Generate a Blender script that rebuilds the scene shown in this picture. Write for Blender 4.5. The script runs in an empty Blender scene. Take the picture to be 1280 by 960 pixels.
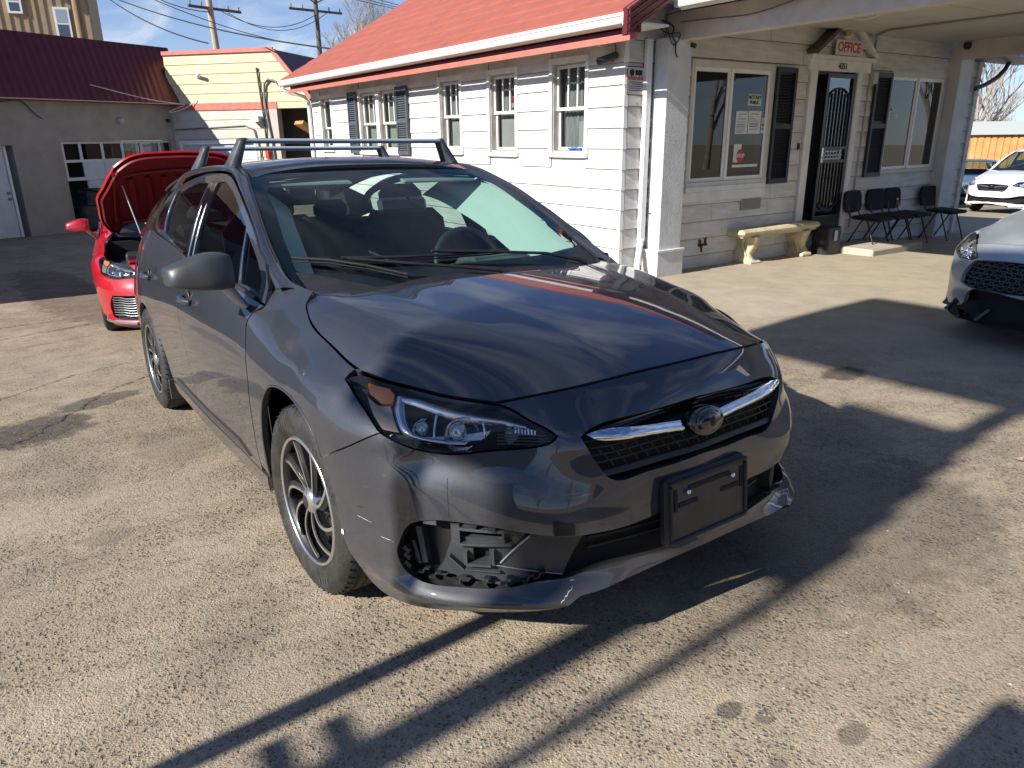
import bpy, math, random
import numpy as np
from mathutils import Vector, Matrix, Euler
from mathutils.geometry import delaunay_2d_cdt
random.seed(7); np.random.seed(7)
S = bpy.context.scene
col = S.collection
# ---------------------------------------------------------------- camera
cam = bpy.data.cameras.new('camera'); camo = bpy.data.objects.new('camera', cam); col.objects.link(camo)
_y, _p, _r = 2.52903202, math.radians(18.6), math.radians(-.725)
_f = Vector((math.cos(_y)*math.cos(_p), math.sin(_y)*math.cos(_p), -math.sin(_p)))
_rt = Vector((math.sin(_y), -math.cos(_y), 0)); _u = _rt.cross(_f)
_r2 = _rt*math.cos(_r)+_u*math.sin(_r); _u2 = _u*math.cos(_r)-_rt*math.sin(_r)
mw = Matrix((_r2, _u2, -_f)).transposed().to_4x4(); mw.translation = (2.09617, -1.52435, 1.43240)
camo.matrix_world = mw
cam.sensor_width = 36; cam.lens = 917/1280*36; cam.clip_start = .05; cam.clip_end = 3000
S.camera = camo
# ---------------------------------------------------------------- sky, sun, exposure
SUN_EL, SUN_DIR = math.radians(31), Vector((.045, -1, 0)).normalized()     # direction towards the sun in plan
S.view_settings.view_transform = 'Standard'; S.view_settings.look = 'None'
S.view_settings.exposure = 0.72; S.view_settings.gamma = 1.0; S.view_settings.use_curve_mapping = False
W = bpy.data.worlds.new('World'); S.world = W; W.use_nodes = True
nt = W.node_tree; nt.nodes.clear()
out = nt.nodes.new('ShaderNodeOutputWorld'); bg = nt.nodes.new('ShaderNodeBackground')
sky = nt.nodes.new('ShaderNodeTexSky'); sky.sky_type = 'NISHITA'; sky.sun_disc = False
sky.sun_elevation = SUN_EL; sky.sun_rotation = math.atan2(SUN_DIR.x, SUN_DIR.y)
sky.altitude = 1600; sky.air_density = 1.0; sky.dust_density = .15; sky.ozone_density = 2.2
tc = nt.nodes.new('ShaderNodeTexCoord'); sep = nt.nodes.new('ShaderNodeSeparateXYZ')
nt.links.new(tc.outputs['Generated'], sep.inputs[0])
def nm(op, a, b=None, c=None, T=None):
    T = T or nt; n = T.nodes.new('ShaderNodeMath'); n.operation = op
    for i, v in enumerate((a, b, c)):
        if v is None: continue
        if isinstance(v, (int, float)): n.inputs[i].default_value = v
        else: T.links.new(v, n.inputs[i])
    return n.outputs[0]
# thin high clouds: project the direction on a plane overhead, stretch, wispy noise
zc = nm('MAXIMUM', sep.outputs[2], .02); zc = nm('ADD', zc, .12)
cx = nm('DIVIDE', sep.outputs[0], zc); cy_ = nm('DIVIDE', sep.outputs[1], zc)
cmb = nt.nodes.new('ShaderNodeCombineXYZ'); nt.links.new(cx, cmb.inputs[0]); nt.links.new(cy_, cmb.inputs[1])
mp = nt.nodes.new('ShaderNodeMapping'); mp.inputs['Rotation'].default_value = (0, 0, .6); mp.inputs['Scale'].default_value = (1.0, 2.4, 1)
nt.links.new(cmb.outputs[0], mp.inputs[0])
n1 = nt.nodes.new('ShaderNodeTexNoise'); n1.inputs['Scale'].default_value = 1.1; n1.inputs['Detail'].default_value = 9; n1.inputs['Roughness'].default_value = .58; n1.inputs['Distortion'].default_value = .5
nt.links.new(mp.outputs[0], n1.inputs[0])
cr_ = nt.nodes.new('ShaderNodeMapRange'); cr_.inputs[1].default_value = .49; cr_.inputs[2].default_value = .74; nt.links.new(n1.outputs[0], cr_.inputs[0])
hz = nt.nodes.new('ShaderNodeMapRange'); hz.inputs[1].default_value = .30; hz.inputs[2].default_value = .0; hz.inputs[3].default_value = .0; hz.inputs[4].default_value = .38
nt.links.new(sep.outputs[2], hz.inputs[0])
cf = nm('ADD', nm('MULTIPLY', cr_.outputs[0], .62), hz.outputs[0]); cf = nm('MINIMUM', cf, .9)
mx = nt.nodes.new('ShaderNodeMix'); mx.data_type = 'RGBA'; nt.links.new(cf, mx.inputs[0]); tn = nt.nodes.new('ShaderNodeMix'); tn.data_type = 'RGBA'; tn.blend_type = 'MULTIPLY'; tn.inputs[0].default_value = 1; nt.links.new(sky.outputs[0], tn.inputs[6]); tn.inputs[7].default_value = (.66, .88, 1.20, 1); nt.links.new(tn.outputs[2], mx.inputs[6])
mx.inputs[7].default_value = (8.2, 8.6, 9.2, 1)
nt.links.new(mx.outputs[2], bg.inputs[0]); bg.inputs[1].default_value = .066
nt.links.new(bg.outputs[0], out.inputs[0])
sl = bpy.data.lights.new('sun', 'SUN'); so = bpy.data.objects.new('sun', sl); col.objects.link(so)
sl.energy = 5.0; sl.angle = math.radians(.5); sl.color = (1, .955, .88)
sd = Vector((SUN_DIR.x*math.cos(SUN_EL), SUN_DIR.y*math.cos(SUN_EL), math.sin(SUN_EL)))
so.rotation_euler = sd.to_track_quat('Z', 'Y').to_euler(); so.location = sd*40
S.cycles.max_bounces = 8; S.cycles.transparent_max_bounces = 16; S.cycles.glossy_bounces = 5
S.cycles.caustics_reflective = False; S.cycles.caustics_refractive = False
# ---------------------------------------------------------------- car surfaces (car frame: x forward, y left, z up, metres)
import numpy as np
def _sb(xs):
    """matrix giving second derivatives of the natural spline through unit data"""
    xs = np.asarray(xs, float); n = len(xs); h = np.diff(xs)
    A = np.eye(n); B = np.zeros((n, n))
    for i in range(1, n-1):
        A[i, i-1] = h[i-1]; A[i, i] = 2*(h[i-1]+h[i]); A[i, i+1] = h[i]
        B[i, i-1] = 6/h[i-1]; B[i, i] = -6/h[i-1]-6/h[i]; B[i, i+1] = 6/h[i]
    return np.linalg.solve(A, B)
class Ax:
    def __init__(s, xs): s.x = np.asarray(xs, float); s.D = _sb(xs)
    def w(s, q):
        q = np.atleast_1d(np.asarray(q, float)); x = s.x; n = len(x)
        k = np.clip(np.searchsorted(x, q)-1, 0, n-2); h = x[k+1]-x[k]
        qq = np.clip(q, x[0], x[-1]); a = (x[k+1]-qq)/h; b = (qq-x[k])/h
        W = np.zeros((len(q), n)); r = np.arange(len(q))
        W[r, k] += a; W[r, k+1] += b
        W += ((a**3-a)*h*h/6)[:, None]*s.D[k]+((b**3-b)*h*h/6)[:, None]*s.D[k+1]
        # linear extrapolation
        for m, i, j in ((q < x[0], 0, 1), (q > x[-1], n-2, n-1)):
            if m.any():
                hh = x[j]-x[i]; e = np.zeros(n)
                if i == 0: e[0] -= 1/hh; e[1] += 1/hh; e -= hh/6*(2*s.D[0]+s.D[1]); base = x[0]
                else: e[i] -= 1/hh; e[j] += 1/hh; e += hh/6*(s.D[i]+2*s.D[j]); base = x[-1]
                W[m] += (q[m]-base)[:, None]*e
        return W
class Tab:
    def __init__(s, xs, ys, T): s.a = Ax(xs); s.b = Ax(ys); s.T = np.asarray(T, float)
    def __call__(s, x, y):
        x, y = np.broadcast_arrays(np.atleast_1d(np.asarray(x, float)), np.atleast_1d(np.asarray(y, float)))
        return np.einsum('ni,nj,ij->n', s.a.w(x.ravel()), s.b.w(y.ravel()), s.T).reshape(x.shape)
class Ln:
    def __init__(s, xs, ys): s.a = Ax(xs); s.y = np.asarray(ys, float)
    def __call__(s, x):
        x = np.asarray(x, float); return (s.a.w(x.ravel())@s.y).reshape(x.shape)
# body: rows z, columns t (degrees round the nose, then 60 per metre back)
BT = [0, 10, 20, 30, 38, 46, 54, 60, 66, 74, 82, 90, 102, 117, 144, 180, 216, 250, 276]
BZ = [.14, .198, .214, .262, .278, .34, .42, .50, .54, .60, .66, .72, .75, .78, .81, .85, .92, 1.0, 1.08]
BR = [
 [.850, .860, .890, .940, .945, .935, .910, .885, .868, .862, .858, .850, .838, .832, .832, .832, .832, .838, .80],
 [.880, .885, .915, .958, .960, .952, .938, .910, .883, .878, .873, .866, .854, .847, .845, .845, .845, .855, .82],
 [.890, .895, .928, .984, .986, .979, .960, .925, .890, .883, .878, .870, .858, .851, .849, .849, .849, .860, .82],
 [.902, .902, .920, .944, .947, .946, .940, .922, .901, .891, .884, .876, .867, .861, .857, .857, .859, .869, .83],
 [.897, .897, .916, .938, .942, .942, .938, .923, .903, .893, .885, .878, .869, .863, .859, .859, .861, .871, .83],
 [.893, .895, .922, .942, .945, .945, .938, .925, .908, .897, .889, .882, .875, .870, .866, .866, .869, .878, .84],
 [.886, .892, .930, .966, .963, .952, .937, .926, .913, .900, .891, .886, .880, .876, .872, .872, .875, .884, .845],
 [.888, .892, .926, .960, .962, .952, .940, .930, .919, .904, .893, .888, .884, .880, .877, .877, .880, .888, .85],
 [.884, .888, .920, .948, .952, .945, .936, .929, .920, .906, .895, .889, .886, .882, .880, .880, .882, .889, .85],
 [.876, .886, .922, .936, .926, .920, .920, .924, .919, .906, .895, .888, .887, .885, .884, .884, .885, .889, .85],
 [.862, .872, .908, .924, .910, .906, .912, .918, .914, .903, .892, .885, .886, .886, .886, .886, .886, .888, .85],
 [.842, .849, .868, .890, .882, .856, .846, .860, .876, .885, .881, .873, .880, .884, .885, .885, .885, .885, .845],
 [.822, .830, .850, .870, .858, .812, .800, .815, .846, .862, .866, .860, .871, .879, .883, .883, .883, .883, .840],
 [.792, .800, .820, .838, .820, .755, .745, .762, .792, .815, .828, .835, .857, .873, .879, .880, .880, .880, .835],
 [.735, .745, .765, .785, .760, .690, .680, .695, .720, .748, .772, .795, .836, .860, .872, .875, .875, .875, .83],
 [.630, .640, .660, .680, .650, .600, .600, .620, .650, .670, .700, .745, .795, .838, .860, .866, .868, .867, .82],
 [.460, .470, .490, .520, .510, .480, .490, .520, .550, .570, .590, .635, .705, .785, .833, .842, .846, .846, .80],
 [.300, .310, .330, .360, .370, .360, .380, .420, .450, .480, .500, .530, .610, .712, .790, .806, .812, .812, .77],
 [.150, .160, .180, .210, .240, .260, .290, .330, .370, .400, .430, .460, .535, .640, .745, .768, .775, .775, .735]]
_body0 = Tab(BZ, BT, BR)
def _tap(x):
    q = np.clip((-np.asarray(x, float)-1.0)/1.7, 0, 1); return .030*q*q*(3-2*q)
def _body(z, t):
    return _body0(z, t)-_tap(-(np.asarray(t, float)-90)/60)
XR = -3.1
def body(t, z):
    """right-hand side is negative y; returns (N,3) with y >= 0"""
    t = np.atleast_1d(np.asarray(t, float)); z = np.atleast_1d(np.asarray(z, float))
    r = _body(z, np.minimum(t, 276)); th = np.radians(t)
    x = np.where(t < 90, r*np.cos(th), -(t-90)/60); y = np.where(t < 90, r*np.sin(th), r)
    m = t > 276
    if m.any():
        ph = np.radians(np.clip(t[m]-276, 0, 90)); rr = r[m]; L = .44-.30*np.clip((z[m]-.55)/.5, 0, 1)**2*1.0
        x[m] = XR-L*np.sin(ph)**.8; y[m] = rr*np.cos(ph)**.45
    return np.stack([x, y, z], -1)
def body_t(P):
    x, y = P[0], abs(P[1]); return np.degrees(np.arctan2(y, x)) if x > 0 else 90-60*x
def body_imp(P):
    t = body_t(P); r = _body(P[2], t)[0]; return (np.hypot(P[0], P[1]) if P[0] > 0 else abs(P[1]))-r
# hood
HY = Ln([-.5, -.3, -.2, -.1, 0, .1, .2, .28, .387, .528, .667, .85], [.66, .69, .715, .742, .747, .742, .738, .735, .685, .615, .551, .49])
HX = [-.5, -.3, -.2, -.1, 0, .1, .2, .3, .4, .5, .6, .7, .82]; HW = [0, .35, .6, .75, .87, .95, 1.0, 1.08]
_hood = Tab(HX, HW, [
 [.982, .980, .965, .955, .950, .943, .93, .89],
 [.972, .970, .957, .952, .950, .943, .93, .89],
 [.964, .961, .950, .944, .943, .932, .912, .86],
 [.956, .953, .941, .934, .928, .910, .876, .82],
 [.946, .943, .931, .922, .912, .888, .849, .79],
 [.934, .931, .918, .908, .893, .860, .815, .75],
 [.920, .917, .904, .892, .870, .832, .786, .73],
 [.904, .900, .888, .874, .848, .808, .775, .73],
 [.885, .881, .869, .852, .823, .787, .757, .72],
 [.863, .859, .847, .829, .799, .766, .742, .71],
 [.839, .835, .823, .806, .781, .755, .739, .71],
 [.818, .815, .804, .790, .769, .748, .735, .70],
 [.765, .764, .757, .747, .735, .722, .712, .69]])
def _hb(x, w):
    x = (np.asarray(x, float)-.2)/.6; w = np.asarray(w, float); B = [x**i for i in range(5)]
    return np.stack([b*q for b in B for q in (w*0+1, w**2, w**4, w**8)], -1)
_X, _W = np.meshgrid(HX, HW, indexing='ij'); _wt = np.where((_W > 1.01), .25, 1.0)*np.where(_X < -.35, .4, 1)
_hc = np.linalg.lstsq(_hb(_X, _W).reshape(-1, 20)*_wt.reshape(-1, 1), (_hood.T*_wt).ravel(), rcond=None)[0]
def hood_z(x, y):
    x = np.atleast_1d(np.asarray(x, float)); y = np.abs(np.atleast_1d(np.asarray(y, float)))
    z = _hb(x, np.minimum(y/HY(x), 1.1))@_hc
    yr = .50-.14*np.clip((x+.2)/.9, 0, 1)          # raised crease line
    a = np.clip((x+.28)/.12, 0, 1)*np.clip((.74-x)/.25, 0, 1)
    d = (y-yr)
    return z-a*.045*(np.sqrt(d*d+.006**2)-.006)*np.exp(-(d/.11)**2)
def hood(x, y):
    x = np.atleast_1d(np.asarray(x, float)); return np.stack([x, np.atleast_1d(y), hood_z(x, y)], -1)
# windshield
_ws = Tab([-1.3, -1.13, -.8, -.5, -.25, -.05], [0, .3, .5, .6, .70], [
 [1.428, 1.424, 1.414, 1.403, 1.385],
 [1.370, 1.366, 1.358, 1.350, 1.335],
 [1.236, 1.231, 1.218, 1.206, 1.188],
 [1.086, 1.080, 1.062, 1.044, 1.020],
 [.956, .949, .932, .920, .898],
 [.850, .842, .825, .812, .790]])
def ws(x, y):
    x = np.atleast_1d(np.asarray(x, float)); y = np.atleast_1d(np.asarray(y, float)); return np.stack([x, y, _ws(x, np.abs(y))], -1)
_rf = Tab([-3.25, -3.1, -2.8, -2.3, -1.8, -1.4, -1.25, -1.1], [0, .3, .45, .55, .62, .68], [
 [1.300, 1.293, 1.280, 1.262, 1.240, 1.20],
 [1.345, 1.338, 1.325, 1.307, 1.285, 1.245],
 [1.392, 1.385, 1.372, 1.354, 1.330, 1.295],
 [1.432, 1.425, 1.412, 1.394, 1.370, 1.335],
 [1.447, 1.440, 1.427, 1.409, 1.383, 1.345],
 [1.436, 1.429, 1.416, 1.398, 1.370, 1.330],
 [1.417, 1.411, 1.398, 1.380, 1.350, 1.310],
 [1.376, 1.370, 1.357, 1.338, 1.308, 1.27]])
def roof(x, y):
    x = np.atleast_1d(np.asarray(x, float)); y = np.atleast_1d(np.asarray(y, float)); return np.stack([x, y, _rf(x, np.abs(y))], -1)
# greenhouse side y = f(x, z)
_gh0 = Tab([-3.3, -2.8, -2.3, -1.8, -1.3, -.9, -.6, -.3], [.88, 1.0, 1.1, 1.2, 1.3, 1.4], [
 [.80, .740, .685, .625, .560, .48],
 [.83, .778, .733, .685, .628, .55],
 [.845, .797, .757, .713, .660, .585],
 [.845, .803, .765, .722, .670, .595],
 [.840, .800, .762, .718, .664, .588],
 [.830, .790, .748, .703, .650, .575],
 [.815, .770, .728, .682, .63, .56],
 [.795, .745, .70, .655, .61, .55]])
def _gh(x, z): return _gh0(x, z)-_tap(x)
def gh(x, z):
    x = np.atleast_1d(np.asarray(x, float)); z = np.atleast_1d(np.asarray(z, float)); return np.stack([x, _gh(x, z), z], -1)
# ---------------------------------------------------------------- helpers
class G:
    """collects faces; build() links them as ONE mesh object"""
    def __init__(s): s.v = []; s.f = []; s.sm = []
    def add(s, v, f, smooth=False):
        o = len(s.v); s.v += [tuple(map(float, p)) for p in v]; s.f += [tuple(i+o for i in q) for q in f]; s.sm += [smooth]*len(f); return s
    def box(s, c, d, R=None, bev=0.0):
        x, y, z = d[0]/2, d[1]/2, d[2]/2
        if bev <= 0:
            P = [(a*x, b*y, e*z) for a in (-1, 1) for b in (-1, 1) for e in (-1, 1)]
            F = [(0, 1, 3, 2), (4, 6, 7, 5), (0, 4, 5, 1), (2, 3, 7, 6), (0, 2, 6, 4), (1, 5, 7, 3)]
        else:
            b = min(bev, x*.98, y*.98, z*.98); P = []; F = []; idx = {}
            for i, a in enumerate((-1, 1)):
                for j, e in enumerate((-1, 1)):
                    for k, g in enumerate((-1, 1)):
                        for m in range(3):
                            q = [a*(x-b), e*(y-b), g*(z-b)]; q[m] = (a*x, e*y, g*z)[m]; idx[i, j, k, m] = len(P); P.append(tuple(q))
            for i in (0, 1): F.append([idx[i, 0, 0, 0], idx[i, 1, 0, 0], idx[i, 1, 1, 0], idx[i, 0, 1, 0]])
            for j in (0, 1): F.append([idx[0, j, 0, 1], idx[1, j, 0, 1], idx[1, j, 1, 1], idx[0, j, 1, 1]])
            for k in (0, 1): F.append([idx[0, 0, k, 2], idx[1, 0, k, 2], idx[1, 1, k, 2], idx[0, 1, k, 2]])
            for i in (0, 1):
                for j in (0, 1): F.append([idx[i, j, 0, 0], idx[i, j, 1, 0], idx[i, j, 1, 1], idx[i, j, 0, 1]])
            for i in (0, 1):
                for k in (0, 1): F.append([idx[i, 0, k, 0], idx[i, 1, k, 0], idx[i, 1, k, 2], idx[i, 0, k, 2]])
            for j in (0, 1):
                for k in (0, 1): F.append([idx[0, j, k, 1], idx[1, j, k, 1], idx[1, j, k, 2], idx[0, j, k, 2]])
            for i in (0, 1):
                for j in (0, 1):
                    for k in (0, 1): F.append([idx[i, j, k, 0], idx[i, j, k, 1], idx[i, j, k, 2]])
            A = np.array(P); F2 = []
            for q in F:
                n = np.cross(A[q[1]]-A[q[0]], A[q[2]]-A[q[0]])
                F2.append(tuple(q) if n@A[list(q)].mean(0) > 0 else tuple(reversed(q)))
            F = F2
        P = np.array(P)
        if R is not None: P = P@np.array(R).T
        return s.add(P+np.array(c), F)
    def bar(s, a, b, w, h, up=(0, 0, 1)):
        a = np.array(a, float); b = np.array(b, float); d = b-a; L = np.linalg.norm(d); d /= L
        u = np.array(up, float); 
        if abs(u@d) > .98: u = np.array((1., 0, 0))
        r = np.cross(d, u); r /= np.linalg.norm(r); u = np.cross(r, d)
        return s.box((a+b)/2, (L, w, h), np.stack([d, r, u], 1))
    def tube(s, P, r, n=8, cap=True):
        P = np.array(P, float); k = len(P); r = np.broadcast_to(np.array(r, float), (k,)); V = []
        T = np.gradient(P, axis=0); T /= np.linalg.norm(T, axis=1)[:, None]+1e-12
        u = np.cross(T[0], (0, 0, 1)); 
        if np.linalg.norm(u) < .1: u = np.cross(T[0], (1, 0, 0))
        for i in range(k):
            u = u-T[i]*(u@T[i]); u /= np.linalg.norm(u); w = np.cross(T[i], u)
            for j in range(n):
                a = 2*math.pi*j/n; V.append(P[i]+r[i]*(u*math.cos(a)+w*math.sin(a)))
        F = [(i*n+j, i*n+(j+1) % n, (i+1)*n+(j+1) % n, (i+1)*n+j) for i in range(k-1) for j in range(n)]
        s.add(V, F, True)
        if cap: s.add(V[:n], [tuple(reversed(range(n)))]); s.add(V[-n:], [tuple(range(n))])
        return s
    def lathe(s, prof, n=32, c=(0, 0, 0), R=None, close=False, smooth=True):
        """prof: (radius, height) pairs turned about local z"""
        k = len(prof); V = [(r*math.cos(2*math.pi*j/n), r*math.sin(2*math.pi*j/n), h) for r, h in prof for j in range(n)]
        F = [(i*n+j, i*n+(j+1) % n, (i+1)*n+(j+1) % n, (i+1)*n+j) for i in range(k-1) for j in range(n)]
        if close: F += [((k-1)*n+j, (k-1)*n+(j+1) % n, (j+1) % n, j) for j in range(n)]
        V = np.array(V)
        if R is not None: V = V@np.array(R).T
        return s.add(V+np.array(c), F, smooth)
    def grid(s, P, smooth=True, flip=False, wrap=False):
        P = np.array(P, float); a, b = P.shape[:2]; F = []
        for i in range(a-1):
            for j in range(b if wrap else b-1):
                q = (i*b+j, i*b+(j+1) % b, (i+1)*b+(j+1) % b, (i+1)*b+j); F.append(q[::-1] if flip else q)
        return s.add(P.reshape(-1, 3), F, smooth)
    def prism(s, poly, d, o=(0, 0, 0), U=(1, 0, 0), V=(0, 0, 1)):
        """polygon (u,v) in plane U,V at o, thickness vector d"""
        U = np.array(U, float); V = np.array(V, float); o = np.array(o, float); d = np.array(d, float); n = len(poly)
        A = [o+U*a+V*b for a, b in poly]; B = [p+d for p in A]
        ar = sum(poly[i][0]*poly[(i+1) % n][1]-poly[(i+1) % n][0]*poly[i][1] for i in range(n))
        sg = ar*(np.cross(U, V)@d) > 0
        bot = tuple(range(n)); top = tuple(range(n, 2*n)); F = [bot[::-1], top] if sg else [bot, top[::-1]]
        for i in range(n):
            j = (i+1) % n; q = (i, j, n+j, n+i); F.append(q if sg else q[::-1])
        return s.add(A+B, F)
    def xf(s, Mx):
        Mx = np.array(Mx); A = np.array(s.v); s.v = [tuple(p) for p in (A@Mx[:3, :3].T+Mx[:3, 3])]; return s
    def mir(s):
        s.v = [(a, -b, c) for a, b, c in s.v]; s.f = [q[::-1] for q in s.f]; return s
    def mesh(s, name, mat=None):
        me = bpy.data.meshes.new(name); me.from_pydata(s.v, [], s.f); me.update()
        me.polygons.foreach_set('use_smooth', s.sm)
        if mat: me.materials.append(mat)
        return me
    def build(s, name, mat, parent=None, **k): return link(name, s.mesh(name, mat), parent, **k)
def link(name, me, parent=None, label=None, category=None, group=None, kind=None, loc=None, rot=None):
    o = bpy.data.objects.new(name, me); col.objects.link(o)
    if parent is not None: o.parent = parent
    for a, b in (('label', label), ('category', category), ('group', group), ('kind', kind)):
        if b: o[a] = b
    if loc is not None: o.location = loc
    if rot is not None: o.rotation_euler = rot
    return o
def empty(name, loc=(0, 0, 0), rz=0, **k): return link(name, None, None, loc=loc, rot=(0, 0, rz), **k)
def copy_tree(o, parent=None, **k):
    c = o.copy(); col.objects.link(c); c.parent = parent
    for a, b in k.items(): c[a] = b
    for ch in list(o.children): copy_tree(ch, c)
    return c
# materials -----------------------------------------------------
MT = {}
def mat(name, rgb=(.5, .5, .5), rough=.6, metal=0., coat=0., spec=.5, var=0., vscale=6., bump=0., bscale=60., stretch=(1, 1, 1), rgb2=None, trans=0., detail=6):
    if name in MT: return MT[name]
    m = bpy.data.materials.new(name); m.use_nodes = True; t = m.node_tree; b = t.nodes['Principled BSDF']; MT[name] = m
    b.inputs['Base Color'].default_value = (*rgb, 1); b.inputs['Roughness'].default_value = rough; b.inputs['Metallic'].default_value = metal
    b.inputs['Coat Weight'].default_value = coat; b.inputs['Coat Roughness'].default_value = .03; b.inputs['Specular IOR Level'].default_value = spec
    if trans: b.inputs['Transmission Weight'].default_value = trans
    if var or bump:
        tc = t.nodes.new('ShaderNodeTexCoord'); mp = t.nodes.new('ShaderNodeMapping'); mp.inputs['Scale'].default_value = stretch; t.links.new(tc.outputs['Object'], mp.inputs[0])
    if var:
        n = t.nodes.new('ShaderNodeTexNoise'); n.inputs['Scale'].default_value = vscale; n.inputs['Detail'].default_value = detail; n.inputs['Roughness'].default_value = .62; t.links.new(mp.outputs[0], n.inputs[0])
        r = t.nodes.new('ShaderNodeMapRange'); r.inputs[1].default_value = .32; r.inputs[2].default_value = .68; t.links.new(n.outputs[0], r.inputs[0])
        x = t.nodes.new('ShaderNodeMix'); x.data_type = 'RGBA'; t.links.new(r.outputs[0], x.inputs[0])
        x.inputs[6].default_value = (*[c*(1-var) for c in rgb], 1); x.inputs[7].default_value = (*(rgb2 or [min(1, c*(1+var)) for c in rgb]), 1)
        t.links.new(x.outputs[2], b.inputs['Base Color'])
    if bump:
        n = t.nodes.new('ShaderNodeTexNoise'); n.inputs['Scale'].default_value = bscale; n.inputs['Detail'].default_value = 4; t.links.new(mp.outputs[0], n.inputs[0])
        bp = t.nodes.new('ShaderNodeBump'); bp.inputs['Strength'].default_value = bump; bp.inputs['Distance'].default_value = .01; t.links.new(n.outputs[0], bp.inputs['Height']); t.links.new(bp.outputs[0], b.inputs['Normal'])
    return m
def glass(name, tint, rough=.0, refl=1.0, ior=1.5):
    """pane: tinted see-through mixed with a mirror by fresnel"""
    if name in MT: return MT[name]
    m = bpy.data.materials.new(name); m.use_nodes = True; t = m.node_tree; t.nodes.clear(); MT[name] = m
    o = t.nodes.new('ShaderNodeOutputMaterial'); x = t.nodes.new('ShaderNodeMixShader'); a = t.nodes.new('ShaderNodeBsdfTransparent'); g = t.nodes.new('ShaderNodeBsdfGlossy'); f = t.nodes.new('ShaderNodeFresnel')
    a.inputs[0].default_value = (*tint, 1); g.inputs['Roughness'].default_value = rough; f.inputs[0].default_value = ior
    gm_ = t.nodes.new('ShaderNodeNewGeometry'); t.links.new(nm('MULTIPLY_ADD', gm_.outputs['Backfacing'], 1/ior-ior, ior, T=t), f.inputs[0])
    q = nm('MULTIPLY', f.outputs[0], refl, T=t)
    q = nm('MINIMUM', q, 1.0, T=t)
    t.links.new(q, x.inputs[0]); t.links.new(a.outputs[0], x.inputs[1]); t.links.new(g.outputs[0], x.inputs[2]); t.links.new(x.outputs[0], o.inputs[0])
    return m
# curved sheets cut to an outline -------------------------------
def seg_curve(segs, step, sc):
    """segments (lists of 2-D points, corner at each joint) -> closed dense polyline"""
    outp = []
    for sg in segs:
        P = np.array(sg, float); D = np.diff(P*sc, axis=0); L = np.r_[0, np.cumsum(np.hypot(D[:, 0], D[:, 1]))]
        n = max(2, int(math.ceil(L[-1]/step))+1); q = np.linspace(0, L[-1], n)
        if len(P) > 2: A = Ax(L); W_ = A.w(q); R = W_@P
        else: R = P[0]+(P[1]-P[0])*(q/L[-1])[:, None]
        outp += [tuple(p) for p in R[:-1]]
    return outp
def inpoly(P, poly):
    poly = np.array(poly); x, y = P[:, 0], P[:, 1]; c = np.zeros(len(P), bool); n = len(poly)
    for i in range(n):
        x1, y1 = poly[i]; x2, y2 = poly[i-1]
        if y1 == y2: continue
        m = ((y1 > y) != (y2 > y)) & (x < (x2-x1)*(y-y1)/(y2-y1)+x1); c ^= m
    return c
def dpoly(P, poly):
    poly = np.array(poly); A = poly; B = np.roll(poly, -1, 0); best = np.full(len(P), 1e9)
    for a, b in zip(A, B):
        d = b-a; l = d@d+1e-18; t = np.clip(((P-a)@d)/l, 0, 1); q = P-(a+t[:, None]*d); best = np.minimum(best, np.hypot(q[:, 0], q[:, 1]))
    return best
def shrink(poly, g):
    P = np.array(poly); a = np.roll(P, 1, 0); b = np.roll(P, -1, 0); T = b-a; L = np.hypot(T[:, 0], T[:, 1])[:, None]+1e-12; N = np.stack([T[:, 1], -T[:, 0]], 1)/L
    ar = (P[:, 0]*b[:, 1]-b[:, 0]*P[:, 1]).sum()
    if ar > 0: N = -N
    return [tuple(p) for p in P+N*g]
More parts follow.
